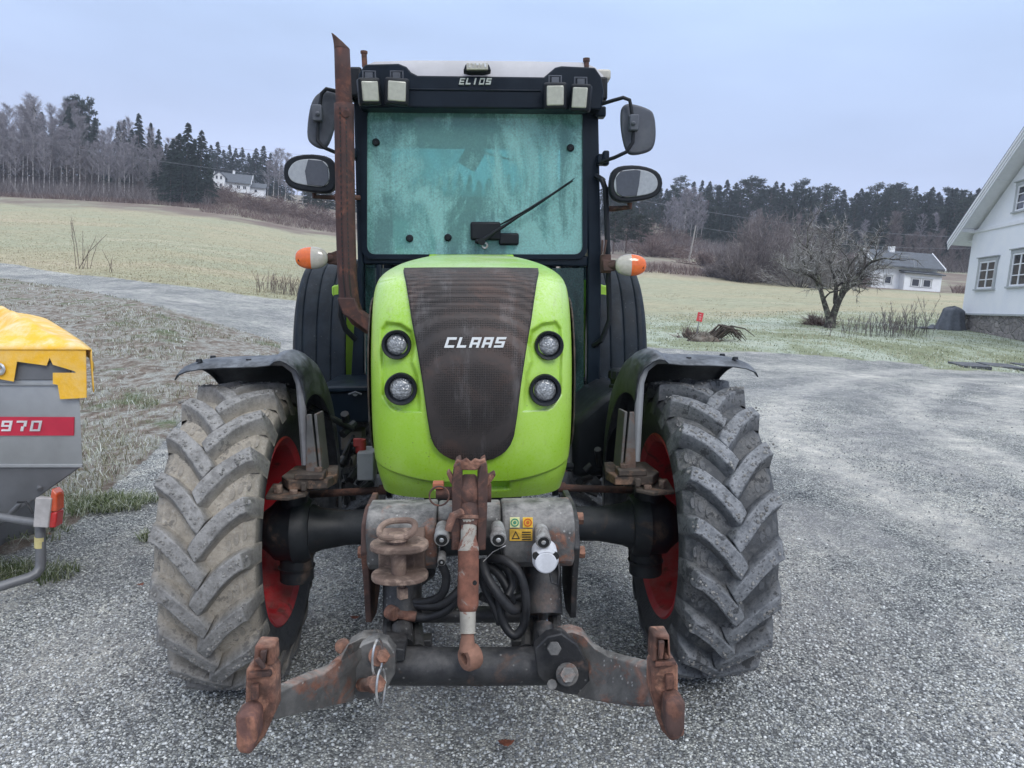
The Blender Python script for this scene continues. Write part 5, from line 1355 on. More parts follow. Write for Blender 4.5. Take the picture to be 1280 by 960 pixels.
# fuel tank on the right with its filler cap
m = MB().plate([(716, 528), (735, 512), (752, 497), (768, 488), (790, 490), (795, 520), (795, 596), (716, 598)], .60, .75); m.build('fuel_tank', PLAST, TR, bevel=.03, segs=3)
c_ = L(776, 486, .72); m = MB().lathe([(-.02, .001), (-.02, .055), (.02, .055), (.025, .048), (.045, .048), (.05, .058), (.085, .056), (.095, .045), (.10, .001)], c_, 'Z', 24)
for i in range(12): a = i * .5236; m.box(c_ + Vector((.057 * math.cos(a), .057 * math.sin(a), .068)), (.008, .008, .03))
m.build('fuel_cap', PLAST, TR, ang=40)
# ------------------------------------------------------------------ cab
CY = 1.1
def P(px, py, yl=CY): return L(px, py, yl)
def rrect(x0, y0, x1, y1, r, yl=CY, n=5, tl=None):
    pts = []
    for (cx, cy, a0) in ((x0 + r, y0 + r, 180), (x1 - r, y0 + r, 270), (x1 - r, y1 - r, 0), (x0 + r, y1 - r, 90)):
        for i in range(n): a = R(a0 + 90 * i / (n - 1)); pts.append(P(cx + r * math.cos(a), cy + r * math.sin(a), yl))
    return pts
m = MB()
m.plate([(441, 90), (459, 90), (454, 322), (456, 498), (437, 498), (447, 330)], CY, .07)     # left post
m.plate([(729, 90), (747, 90), (752, 330), (750, 505), (733, 505), (735, 322)], CY, .07)
m.plate([(454, 317), (735, 320), (735, 333), (454, 330)], CY + .002, .06); m.plate([(458, 95), (730, 95), (730, 136), (458, 134)], CY + .003, .06)
m.plate([(470, 330), (477, 330), (477, 480), (470, 480)], CY + .005, .04)
cab = m.build('cab_frame', NAVY, TR, bevel=.008)
m = MB().ring(rrect(452, 131, 734, 324, 14), rrect(459, 136, 728, 318, 10), (0, .02, 0)); m.v = [(x, y - .012, z) for x, y, z in m.v]
m.build('windscreen_seal', NAVY, TR, ang=60)
m = MB(); pts = rrect(458, 135, 729, 319, 10); m.prism(pts, (0, .005, 0)); m.v = [(x, y + .003, z) for x, y, z in m.v]; ws = m.build('windscreen', WSG, TR, ang=0)
m = MB()
for px, py in ((470, 178), (713, 185), (512, 298), (560, 297), (503, 148), (480, 290)):
    if px in (503, 480): continue
    c_ = P(px, py); m.lathe([(-.014, .001), (-.014, .012), (-.008, .018), (.0, .019)], c_, 'Y', 20)
m.build('glass_clamp', PLAST, ws)
for x0, x1, y1 in ((457, 500, 482), (690, 730, 492)):
    m = MB().prism([P(x0, 335), P(x1, 335), P(x1, y1), P(x0, y1)], (0, .005, 0)); m.v = [(x, y + .01, z) for x, y, z in m.v]; m.build('lower_window', LOWG, TR, ang=0)
# side frames, doors, rear
cw0 = P(447, 320).x; cw1 = P(747, 320).x; zt_ = P(590, 92).z; zb_ = P(590, 500).z; zm = P(590, 322).z; DEP = 1.15
m = MB()
for x_, s_ in ((cw0, 1), (cw1, -1)):
    m.box((x_ + s_ * .03, CY + .6, (zt_ + zm) / 2 - .2), (.05, .06, zt_ - zm + .5)); m.box((x_ + s_ * .03, CY + DEP, (zt_ + zb_) / 2), (.06, .08, zt_ - zb_))
    m.box((x_ + s_ * .03, CY + .62, zt_ - .05), (.06, 1.15, .10)); m.box((x_ + s_ * .03, CY + .62, zb_ + .03), (.06, 1.15, .12))
m.box((0, CY + DEP, zm - .18), (cw1 - cw0 - .1, .05, .9 * .5)); m.box((0, CY + DEP, zt_ - .06), (cw1 - cw0, .05, .12)); m.box((0, CY + .55, zb_ - .02), (cw1 - cw0, 1.1, .08))
m.build('cab_side_frame', NAVY, TR, bevel=.008)
for x_ in (cw0 + .012, cw1 - .012):
    m = MB().box((x_, CY + .34, (zt_ + zb_) / 2), (.006, .46, zt_ - zb_ - .16)); m.build('door_glass', SIDEG, TR, ang=0)
    m = MB().box((x_, CY + .87, (zt_ + zm) / 2), (.006, .46, zt_ - zm - .1)); m.build('rear_side_glass', SIDEG, TR, ang=0)
m = MB().box((0, CY + DEP, (zt_ + zm) / 2 + .02), (cw1 - cw0 - .2, .006, zt_ - zm - .18)); m.build('rear_window', SIDEG, TR, ang=0)
# interior
DARK = M('cab_interior', (.02, .022, .025), .7, var=.3)
m = MB().box((0, CY + .75, zm - .12), (.44, .42, .12)); m.box((0, CY + .97, zm + .16), (.42, .12, .52)); m.box((.0, CY + .75, zb_ + .3), (.3, .3, .5)); m.build('seat', DARK, TR, bevel=.04, segs=3)
m = MB(); m.box((0, CY + .22, zm - .16), (.42, .24, .28)); m.cyl((0, CY + .25, zm - .1), (0, CY + .40, zm + .07), .03)
m.build('dashboard', DARK, TR, bevel=.02)
m = MB(); cc = Vector((0, CY + .42, zm + .08)); pts = [cc + Vector((.18 * math.cos(a), .05 * math.sin(a), .17 * math.sin(a))) for a in np.linspace(0, 2 * math.pi, 28)]
m.tube(pts, .014, 8, caps=False)
for a in (0.3, 2.84, 4.7): m.tube([cc, cc + Vector((.18 * math.cos(a), .05 * math.sin(a), .17 * math.sin(a)))], .01, 6)
m.build('steering_wheel', DARK, TR)
m = MB(); c_ = P(590, 196, CY + .25); m.box(c_, (.10, .02, .12), Matrix.Rotation(R(30), 3, 'Y')); m.tube([P(592, 140, CY + .2), P(585, 175, CY + .25), c_], .006, 6); m.tube([P(600, 190, CY + .3), P(640, 200, CY + .3), P(690, 186, CY + .3)], .006, 6); m.build('inside_mirror', DARK, TR, bevel=.005)
m = MB().box((0, CY + .35, zt_ - .17), (cw1 - cw0 - .12, .5, .16)); m.box(P(503, 148, CY + .08), (.12, .08, .07)); m.box(P(678, 152, CY + .08), (.08, .08, .09)); m.build('roof_lining', DARK, TR, bevel=.02)
m = MB(); m.box(P(607, 289, CY - .015), (.15, .035, .09)); m.box(P(636, 299, CY - .012), (.10, .03, .06)); m.box(P(600, 302, CY - .03), (.05, .02, .025)); wb = m.build('wiper_motor', PLAST, TR, bevel=.01)
m = MB(); a_, b_ = P(603, 301, CY - .06), P(718, 223, CY - .035); mid = P(648, 271, CY - .07)
m.tube([a_, P(620, 289, CY - .075), mid], [.012, .009, .006], 8); m.tube([P(625, 281, CY - .05), P(660, 262, CY - .055), P(690, 243, CY - .05), b_], [.006, .011, .010, .003], 8, flat=.6); m.cyl(P(602, 302, CY - .03), P(602, 302, CY - .09), .018, n=16); m.tube([P(629, 283, CY - .03), P(665, 261, CY - .03), P(716, 226, CY - .025)], .004, 6)
m.build('wiper', PLAST, TR)
m = MB().lathe([(-.012, .008), (-.012, .016), (0, .018)], P(606, 307, CY - .02), 'Y', 16); m.build('washer_nozzle', CHROME, wb)
# roof
m = MB()
secs = []
for (yl, dz, ins) in ((CY - .06, -.035, .03), (CY - .05, 0.0, .0), (CY + .3, .03, 0), (CY + DEP + .1, .02, 0), (CY + DEP + .15, -.05, .04)):
    base = [(450, 110), (450, 98), (456, 87), (470, 81), (520, 79.5), (592, 80), (660, 80.5), (728, 82), (742, 88), (752, 98), (753, 110)]
    row = [P(px, py, CY) for px, py in base]; secs.append([(x * (1 - ins), yl, z + dz * (1 if i not in (0, 10) else 0)) for i, (x, _, z) in enumerate(row)])
n_ = len(secs[0])
for r_ in secs: m.add(r_)
for i in range(len(secs) - 1):
    for j in range(n_ - 1): a = i * n_ + j; m.face((a, a + 1, a + n_ + 1, a + n_))
m.face(range(n_)); m.face([4 * n_ + j for j in reversed(range(n_))]); 
for i in range(4): a = i * n_; m.face((a + n_ - 1, a, a + n_, a + 2 * n_ - 1))
roof = m.build('roof', ROOFW, TR, ang=50)
m = MB().plate([(449, 134), (446, 112), (448, 92), (456, 80), (498, 79), (508, 83), (514, 90), (522, 94), (680, 96), (687, 90), (694, 84), (702, 82), (744, 84), (752, 96), (755, 114), (752, 137)], CY - .10, .16)
fs = m.build('roof_fascia', NAVY, TR, bevel=.008)
m = MB().plate([(500, 114), (684, 116), (688, 124), (688, 137), (500, 135), (497, 122)], CY - .075, .10); m.plate([(508, 110), (676, 112), (676, 114.5), (508, 112.5)], CY - .106, .02)
m.build('visor_strip', NAVY, fs, bevel=.004)
word(MB(), 'ELIOS', 573.5, 614, 105.5, 97.5, CY - .112, .014, gap=.14, shear=.3).build('lettering', GREYL, fs, ang=0)
m = MB()
for px, py in ((520, 127), (668, 132)): m.cyl(P(px, py, CY - .08), P(px, py, CY - .09), .006, n=10)
m.build('fascia_screw', CHROME, fs)
# LED bar at the roof edge
m = MB().plate([(579, 88), (582, 80), (611, 80), (614, 88), (606, 90), (587, 90)], CY - .14, .06); lb = m.build('led_bar', PLAST, TR, bevel=.004)
m = MB().plate([(583, 78), (610, 78), (610, 87), (583, 87)], CY - .152, .05); lens = m.build('lens', LENSC, lb, bevel=.004)
m = MB()
for i in range(5): m.plate([(585 + i * 5, 79), (588.5 + i * 5, 79), (587.5 + i * 5, 84), (586 + i * 5, 84)], CY - .155, .004)
m.build('reflector', CHROME, lb, ang=0)
for px, py, w_, h_, ro in ((461.5, 115, 27, 31, -5), (496, 115, 29, 31, 2), (694, 120.5, 28, 31, 0), (726, 123, 25, 32, 6)):
    c_ = P(px, py, CY - .16); k = (CY + 2.64) / F; Rt = Matrix.Rotation(R({-5: 18, 2: 6, 0: -6, 6: -20}[ro]), 3, 'Z') @ Matrix.Rotation(R(6), 3, 'X') @ Matrix.Rotation(R(ro), 3, 'Y')
    m = MB().box(c_, (w_ * k, .055, h_ * k), Rt); m.box(c_ + Rt @ Vector((0, .035, 0)), (w_ * k * .7, .05, h_ * k * .7), Rt); wl = m.build('work_light', PLAST, TR, bevel=.013, segs=4)
    MB().box(c_ + Rt @ Vector((0, -.026, 0)), (w_ * k * .74, .012, h_ * k * .74), Rt).build('lens', LENSW, wl, bevel=.0075, segs=3)
    br = MB(); 
    zt2 = h_ * k * .5
    br.tube([c_ + Vector((-.028, .01, zt2 - .005)), c_ + Vector((-.028, .01, zt2 + .035)), c_ + Vector((.028, .01, zt2 + .035)), c_ + Vector((.028, .01, zt2 - .005))], .005, 8); br.box(c_ + Vector((0, .01, zt2 + .012)), (.035, .03, .03)); br.build('bracket', GREYP, wl)
m = MB(); m.cyl(P(456, 84, CY - .05), P(455, 66, CY - .05), .013, n=12); m.cyl(P(455, 67, CY - .05), P(455, 64, CY - .05), .017, n=12); m.cyl(P(733, 92, CY - .05), P(733, 76, CY - .05), .013, n=12); m.cyl(P(733, 77, CY - .05), P(733, 73, CY - .05), .017, n=12); m.build('aerial_mount', RUSTD, TR)
m = MB().box(P(753, 96, CY + .0), (.07, .10, .05)); m.build('corner_lamp', LENSC, TR, bevel=.012); MB().box(P(749, 113, CY - .02), (.07, .09, .11)).build('corner_bracket', PLAST, TR, bevel=.012); MB().box(P(446, 105, CY - .02), (.06, .09, .14)).build('corner_bracket', PLAST, TR, bevel=.012)
# mirrors
def mirror(poly, arm, clamp, yl, r, lean):
    mr_ = MB().plate(smooth_poly(poly), yl, .035); o = mr_.build('mirror', GREYP, TR, bevel=.012, segs=3)
    MB().tube([P(a, b, yl - .035 + (c if c else 0)) for a, b, c in arm], r, 10).build('mirror_arm', PLAST, o)
    MB().box(P(*clamp, yl - .045), (.045, .045, .075)).cyl(P(clamp[0], clamp[1], yl - .06), P(clamp[0], clamp[1], yl - .08), .012, n=6).build('clamp', GREYP, o, bevel=.006)
    return o
mirror([(396, 116), (408, 112), (420, 114), (423, 122), (420, 150), (412, 178), (404, 187), (389, 181), (383, 172), (384, 150), (388, 128)], [(432, 118, .05), (420, 114, 0), (408, 111, -.0), (402, 117, 0), (399, 135, 0), (397, 160, 0), (397, 176, 0), (404, 184, 0), (418, 190, .02), (442, 194, .1)], (397, 142), CY - .12, .009, 0)
mirror([(779, 131), (788, 128), (812, 135), (819, 143), (821, 168), (818, 184), (811, 190), (792, 194), (783, 190), (777, 165), (776, 140)], [(749, 131, .08), (765, 126, .04), (779, 122, 0), (787, 125, 0), (789, 135, 0), (792, 160, 0), (791, 178, 0), (783, 190, 0), (768, 197, .03), (750, 203, .08)], (792, 154), CY - .12, .009, 0)
m = MB().box(P(752, 200, CY - .02), (.05, .07, .05)).box(P(757, 198, CY - .05), (.03, .05, .07)).box(P(750, 141, CY - .01), (.05, .07, .05)).box(P(440, 193, CY - .01), (.05, .07, .05)).box(P(437, 120, CY - .01), (.05, .07, .05)); m.build('mirror_mount', NAVY, TR, bevel=.008)
# side lamps on the posts (round-cornered housings, half dark half pale glass)
def side_lamp(poly, lens, dark, yl):
    poly, lens = smooth_poly(poly, 1), smooth_poly(lens, 2)
    hb = MB(); c0 = sum((P(a, b, yl) for a, b in poly), Vector()) / len(poly); front = [P(a, b, yl) for a, b in poly]; back = [c0 + (p - c0) * .62 + Vector((0, .13, 0)) for p in front]; midp = [c0 + (p - c0) * 1.0 + Vector((0, .05, 0)) for p in front]
    n = len(poly); hb.add(front); hb.add(midp); hb.add(back)
    for k in (0, 1):
        for i in range(n): j = (i + 1) % n; hb.face((k * n + i, k * n + j, (k + 1) * n + j, (k + 1) * n + i))
    hb.face(range(n)); hb.face([2 * n + i for i in reversed(range(n))])
    o = hb.build('side_lamp', PLAST, TR, bevel=.008, segs=3, ang=50)
    lm = MB().prism([P(a, b, yl - .006) for a, b in lens], (0, .012, 0)); lm.build('lens', LENSP, o, bevel=.003)
    MB().prism([P(a, b, yl - .009) for a, b in dark], (0, .008, 0)).build('lens_shade', glassy('smoked_lens', (.05, .055, .065)), o, bevel=.002)
    return o
side_lamp([(354, 212), (356, 203), (366, 195), (385, 192), (405, 194), (416, 199), (420, 210), (420, 228), (417, 237), (408, 241), (380, 239), (362, 234), (355, 225)],
          [(360, 212), (368, 201), (386, 198), (404, 200), (411, 208), (412, 226), (406, 234), (384, 232), (366, 228), (360, 220)], [(385, 199), (403, 201), (410, 209), (411, 226), (405, 233), (384, 231), (381, 214)], CY - .16)
side_lamp([(763, 222), (766, 212), (775, 207), (795, 206), (812, 209), (824, 215), (829, 226), (827, 238), (820, 246), (800, 251), (778, 253), (766, 248), (762, 236)],
          [(769, 222), (775, 213), (795, 211), (812, 214), (821, 221), (823, 232), (817, 241), (800, 245), (778, 247), (770, 242), (767, 232)], [(770, 222), (776, 214), (795, 212), (801, 213), (799, 230), (796, 245), (778, 246), (771, 241)], CY - .16)
m = MB().tube([P(393, 239, CY - .10), P(393, 246, CY - .10), P(420, 247, CY - .05), P(450, 247, CY)], .012, 8).tube([P(787, 252, CY - .10), P(787, 259, CY - .10), P(768, 261, CY - .05), P(755, 261, CY - .03)], .014, 8); m.build('lamp_bracket', RUSTD, TR)
m = MB().tube([P(745, 220, CY - .02), P(752, 224, CY - .05), P(757, 236, CY - .06), P(758, 262, CY - .06), P(760, 320, CY - .06), P(762, 400, CY - .05), P(752, 425, CY - .04), P(742, 432, CY)], .014, 10); m.build('grab_rail', PLAST, TR)
m = MB().tube([P(427, 340, CY - .05), P(426, 395, CY - .05), P(432, 412, CY - .04), P(444, 424, CY)], .014, 10); m.build('grab_rail', PLAST, TR)
# indicators
def indicator(px, py, s_):
    c_ = P(px, py, CY - .14); k = (CY + 2.66) / F; a, b = 19.5 * k, 13.5 * k; e = []
    def half(sign):
        m = MB()
        def fn(u, v):
            t_ = (u - .5) * math.pi; th = v * 2 * math.pi
            x = math.sin(max(0, u) * math.pi / 2) * a; rr = math.cos(u * math.pi / 2) ** .75
            return (c_.x + sign * x - s_ * .0, c_.y + .028 * rr * math.cos(th), c_.z + b * rr * math.sin(th))
        m.grid(fn, 14, 24); return m
    root = MB().tube([c_ + Vector((s_ * -.02, .02, 0)), c_ + Vector((-s_ * .11, .06, 0))], .022, 12).box(c_ + Vector((-s_ * .10, .05, 0)), (.06, .03, .055)).build('indicator', RUSTD, TR, bevel=.004)
    half(s_).build('orange_lens', LENSO, root, ang=60); half(-s_).build('clear_lens', LENSC, root, ang=60)
    MB().cyl(c_ + Vector((s_ * a * .72, -.020, -.012)), c_ + Vector((s_ * a * .72, -.012, -.012)), .006, n=10).build('lens_screw', PLAST, root)
indicator(389.5, 322.5, -1); indicator(788.5, 331.5, 1)
m = MB().plate([(413, 316), (424, 312), (424, 332), (413, 330)], CY - .10, .05).plate([(752, 318), (764, 318), (764, 341), (752, 341)], CY - .09, .05).tube([P(758, 300, CY - .1), P(755, 318, CY - .1)], .006, 6).tube([P(753, 300, CY - .1), P(752, 318, CY - .1)], .006, 6); m.build('lamp_plate', RUSTD, TR, bevel=.003)
# ------------------------------------------------------------------ exhaust
ye = .78
cl = [(427.5, 62), (428.5, 90), (430, 130), (431, 200), (432, 280), (434, 345), (438, 385)]
m = MB().tube([L(a, b, ye) for a, b in cl] + [L(447, 398, ye + .02), L(462, 408, ye + .08), L(478, 414, ye + .16)], [.033, .034, .035, .035, .035, .036, .037, .037, .037, .037], 20, caps=False)
# slanted curved tip
tipc = L(427.5, 62, ye); n = 20; b0 = len(m.v)
ex = m.build('exhaust_pipe', EXH, TR, ang=50, solid=.003)
def tip(u, v):
    a = u * 2 * math.pi; k = v; x = .033 * math.cos(a); h_ = (.010 + .058 * (1 - (x + .033) / .066)) * k
    return (tipc.x + x - .010 * k * k * (1 if True else 0), tipc.y + .033 * math.sin(a), tipc.z + h_)
MB().grid(tip, 24, 6).build('outlet_tip', RUSTD, ex, ang=60, solid=.003)
m = MB()
def shield(u, v):
    i = v * (len(cl) - 3); k = min(len(cl) - 4, int(i)); t_ = i - k; a_ = L(*cl[2 + k], ye); b_ = L(*cl[3 + k], ye); c_ = a_.lerp(b_, t_); a = math.pi * (1.12 + .76 * u) ; g = R(180) + (u - .5) * R(210) 
    return (c_.x + .043 * math.sin(g - R(180)), c_.y - .043 * math.cos(g - R(180)), c_.z)
m.grid(shield, 16, 24); sh = m.build('heat_shield', EXH, ex, ang=60, solid=.002)
m = MB(); 
for sgx in (-.25, .35):
    for i in range(46):
        v = .03 + i / 46 * .95; g = sgx; i_ = v * (len(cl) - 3); k = min(len(cl) - 4, int(i_)); t_ = i_ - k; c_ = L(*cl[2 + k], ye).lerp(L(*cl[3 + k], ye), t_)
        m.box((c_.x + .0443 * math.sin(g), c_.y - .0443 * math.cos(g), c_.z), (.0055, .003, .012), Matrix.Rotation(g, 3, 'Z'))
m.build('slots', BLACKM, sh, ang=0)
m = MB().plate([(421, 372), (443, 372), (449, 388), (470, 402), (470, 418), (462, 417), (441, 401), (428, 392)], ye - .055, .12); m.build('elbow_cover', EXH, ex, bevel=.006)
m = MB().cyl(L(432, 142, ye - .05), L(432, 142, ye - .035), .018, n=14).box(L(427, 250, ye + .14), (.03, .22, .03)); m.build('pipe_clamp', EXH, ex, bevel=.003)
# ------------------------------------------------------------------ rear fenders
def rfender(s_):
    m = MB()
    def fn(u, v):
        a = .66 + (.955 - .66) * v; ph = R(-6 + u * 150)   # 0 = front horizontal, 90 top
        ribs = .007 * (abs(math.sin(v * math.pi * 4.0)) ** .25); r_ = .875 + ribs - .12 * max(0, v - .82) / .18 * max(0, v - .82) / .18 - .0 * (1 - v)
        cs, sn = math.cos(ph), math.sin(ph); sg_ = lambda q: math.copysign(abs(q) ** .62, q)
        return (s_ * a, 2.1 - r_ * sg_(cs), .745 + r_ * sg_(sn))
    m.grid(fn, 40, 64); fe = m.build('rear_fender', FLAP, TR, ang=50, solid=.008)
    g = MB(); xs = abs(L(437, 440, 1.5).x); x0 = .60 * s_; x1 = (abs(L(423, 440, 1.45).x) + .01) * s_
    g.prism([(x1, 1.35, .80), (x1, 1.35, 1.46), (x0, 1.35, 1.50), (x0, 1.35, .80)], (0, .05, 0)); g.prism([(x1, 1.35, .80), (x1, 1.9, .80), (x1, 1.9, 1.55), (x1, 1.35, 1.46)], (-s_ * .02, 0, 0))
    g.build('fender_panel', GREEN_D, fe, bevel=.008)
for s_ in (-1, 1): rfender(s_)
# ------------------------------------------------------------------ front linkage
hd = MB(); X0, X1 = L(459, 680, -.70).x, L(717, 680, -.70).x
sec = [(-.70, .640), (-.725, .665), (-.735, .75), (-.728, .778), (-.70, .803), (-.66, .815), (-.58, .812), (-.58, .64)]
# headstock shell: left and right thick panels and a slimmer centre
def secprism(m, x0, x1, s): m.prism([(x0, y, z) for y, z in s], (x1 - x0, 0, 0))
xa, xb = L(546, 690, -.72).x, L(628, 690, -.72).x
secprism(hd, X0, xa, sec); secprism(hd, xb, X1, sec); secprism(hd, xa + .001, xb - .001, [(-.70, .725), (-.70, .785), (-.66, .810), (-.58, .808), (-.58, .725)])
head = hd.build('linkage_headstock', CAST, TR, bevel=.008, segs=3)
for x_ in (X0 - .006, X1 + .006):
    m = MB().prism([(x_ - .009, -.66, .47), (x_ - .009, -.69, .60), (x_ - .009, -.728, .70), (x_ - .009, -.70, .775), (x_ - .009, -.63, .80), (x_ - .009, -.45, .80), (x_ - .009, -.45, .50), (x_ - .009, -.55, .45)], (.018, 0, 0))
    m.build('side_plate', RUSTD if x_ < 0 else CASTD, head, bevel=.003)
for (px, py) in ((716, 648), (718, 690), (461, 690)): c_ = L(px, py, -.62); MB().cyl(c_ - Vector((.03, 0, 0)), c_ + Vector((.03, 0, 0)), .018, n=6).build('hex_bolt', RUST, head)
# lower cross members, cylinders
m = MB(); m.tube([L(492, 768, -.62), L(700, 768, -.62)], .024, 16); m.tube([L(486, 768, -.70), L(520, 770, -.68)], .020, 12); m.build('cross_shaft', CASTD, head)
for cx_ in (502, 678):
    a, b = L(cx_, 715, -.62), L(cx_ + 1, 768, -.68)
    cyo = MB().tube([a + Vector((0, .05, .10)), b], .056, 24).build('hydraulic_cylinder', CASTD, TR)
    MB().tube([b, L(cx_ + 1, 796, -.73)], .0165, 20).build('piston_rod', M('chrome', (.7, .72, .74), .12, 1.0, var=.05), cyo)
    MB().tube([L(cx_ + 1, 783, -.71), L(cx_ + 1, 806, -.76)], .030, 18).build('rod_eye', CASTD, cyo)
m = MB()
for a, b in (((486, 758), (486, 812)), ((520, 762), (522, 812)), ((661, 762), (659, 812)), ((694, 758), (694, 812))):
    MB().tube([L(*a, -.60), L(*b, -.74)], [.014, .022], 10).build('lift_strut', CASTD, TR)
for a in (531, 648): MB().box(L(a, 802, -.70), (.04, .05, .03)).build('stop_block', CASTD, TR, bevel=.003)
for x_ in (-.19, .19): MB().prism([(x_ - .01, -.70, .40), (x_ - .01, -.35, .52), (x_ - .01, -.35, .62), (x_ - .01, -.72, .46)], (.02, 0, 0)).build('lift_link', CASTD, TR, bevel=.003)
m = MB(); m.tube([L(468, 832, -.80), L(480, 832, -.80), L(587, 833, -.80), L(690, 832, -.80), L(712, 832, -.80)], .0505, 28)
for a, b in (((478, 818), (506, 818)), ((676, 815), (706, 815))): m.plate([(a[0], 808), (b[0], 812), (b[0], 826), (a[0], 830)], -.86, .10)
m.build('linkage_crossbar', CASTD, TR, ang=50, bevel=.003)
def arm(px, s_):
    """s_ = 1: as drawn for the left of the picture"""
    pass
# left arm: two clamped plates, then the long blade to the claw
m = MB().plate([(432, 852), (434, 828), (452, 806), (470, 799), (484, 803), (494, 816), (494, 842), (484, 860), (466, 872), (448, 876)], -.885, .045); m.plate([(424, 858), (426, 832), (446, 808), (466, 798), (470, 800), (455, 812), (440, 830), (438, 860)], -.86, .06); ea = m.build('end_plate', CAST, TR, bevel=.004)
m = MB().plate([(338, 870, -1.15), (380, 852, -1.07), (405, 842, -1.0), (424, 826, -.94), (437, 806, -.87), (452, 797, -.86), (470, 796, -.84), (478, 800, -.84), (462, 816, -.86), (447, 834, -.88), (441, 878, -.90), (400, 886, -1.0), (342, 901, -1.15)], 0, .05)
al = m.build('lower_arm', ARMM, TR, bevel=.004)
m = MB(); m.cyl(L(452, 856, -.90), L(470, 856, -.97), .017, n=18); m.cyl(L(466, 855, -.95), L(472, 855, -.985), .023, n=6); m.cyl(L(478, 820, -.88), L(479, 820, -.935), .018, n=6); m.cyl(L(429, 807, -.80), L(428, 808, -.86), .020, n=14); m.cyl(L(473, 820, -.88), L(473, 820, -.90), .026, n=18)
m.build('pin', RUST, al, bevel=.002)
def ringtube(c, r_, ax, th=.003, e=1.0):
    m = MB(); pts = [c + Vector((math.cos(a) * r_ * (1 if ax == 'y' else .25), math.cos(a) * r_ * (0 if ax == 'y' else .9), math.sin(a) * r_ * e)) for a in np.linspace(0, 2 * math.pi, 28)]; return m.tube(pts, th, 8, caps=False)
o1 = ringtube(L(472, 822, -.94), .036, 'x', .003, 1.3); o1.v = [(x, y, z) for x, y, z in o1.v]; o1.build('linch_ring', CHROME, al); ringtube(L(476, 858, -.985), .030, 'x', .003, 1.5).build('linch_ring', CHROME, al)
def claw(body, slotp, jaw, latch, yl, name):
    o = MB().plate(body, yl, .062).build('hook', RUST, None, bevel=.006, segs=2); return o
m = MB().plate([(307, 838), (318, 829), (337, 831), (344, 842), (344, 890), (330, 922), (312, 944), (297, 940), (293, 896), (306, 891)], -1.19, .055); m.plate([(318, 807), (342, 808), (343, 832), (333, 834), (333, 815), (326, 815), (325, 833), (316, 834)], -1.20, .05)
hk = m.build('hook', RUST, al, bevel=.005); m = MB().plate([(294, 900), (299, 893), (314, 892), (321, 899), (321, 925), (314, 943), (299, 944), (294, 934)], -1.245, .06); m.build('hook_jaw', M('jaw_rust', (.15, .075, .062), .8, .1, var=.35, vs=14, col2=(.26, .12, .08), amt=.4, cs=14, bump=.002, bs=90), hk, bevel=.012, segs=3)
m = MB().plate([(313, 858), (323, 857), (323, 875), (313, 876)], -1.205, .02); m.plate([(311, 842), (337, 840), (339, 846), (309, 849)], -1.203, .02); m.plate([(325, 815), (333, 814), (330, 832), (326, 832)], -1.21, .03); m.tube([L(321, 823, -1.22), L(330, 835, -1.22)], .006, 8); m.build('latch', RUSTD, hk, bevel=.002)
# right arm
m = MB().plate([(672, 845), (668, 812), (684, 796), (702, 792), (722, 806), (736, 832), (738, 856), (728, 870), (708, 868), (690, 862)], -.885, .045); m.build('end_plate', CASTD, TR, bevel=.004)
m = MB().plate([(694, 800, -.85), (700, 792, -.85), (716, 789, -.85), (730, 794, -.86), (744, 812, -.88), (760, 822, -.92), (792, 831, -1.02), (838, 842, -1.15), (838, 884, -1.15), (790, 884, -1.03), (745, 877, -.95), (722, 872, -.90), (736, 850, -.88), (732, 828, -.86)], 0, .05)
ar = m.build('lower_arm', ARMM, TR, bevel=.004)
m = MB(); m.cyl(L(709, 843, -.88), L(710, 844, -.93), .021, n=6); m.cyl(L(709, 843, -.885), L(709, 843, -.90), .030, n=18); m.cyl(L(692, 810, -.88), L(693, 811, -.925), .019, n=6); m.cyl(L(690, 855, -.87), L(690, 856, -.92), .014, n=8); m.build('pin', CAST, ar, bevel=.002)
m = MB().plate([(815, 834), (821, 824), (841, 823), (848, 833), (848, 878), (856, 882), (856, 920), (840, 928), (828, 915), (819, 882), (814, 866)], -1.19, .055); m.plate([(817, 794), (837, 793), (839, 824), (830, 826), (832, 802), (823, 802), (823, 827), (815, 828)], -1.20, .05)
hk = m.build('hook', RUST, ar, bevel=.005); m = MB().plate([(835, 882), (840, 876), (853, 875), (858, 882), (857, 912), (850, 928), (838, 927), (833, 912)], -1.245, .06); m.build('hook_jaw', RUSTD, hk, bevel=.012, segs=3)
m = MB().plate([(833, 846), (843, 845), (843, 862), (833, 863)], -1.205, .02); m.plate([(820, 828), (845, 827), (846, 832), (819, 834)], -1.203, .02); m.plate([(824, 803), (831, 802), (829, 824), (824, 824)], -1.21, .03); m.build('latch', RUSTD, hk, bevel=.002)
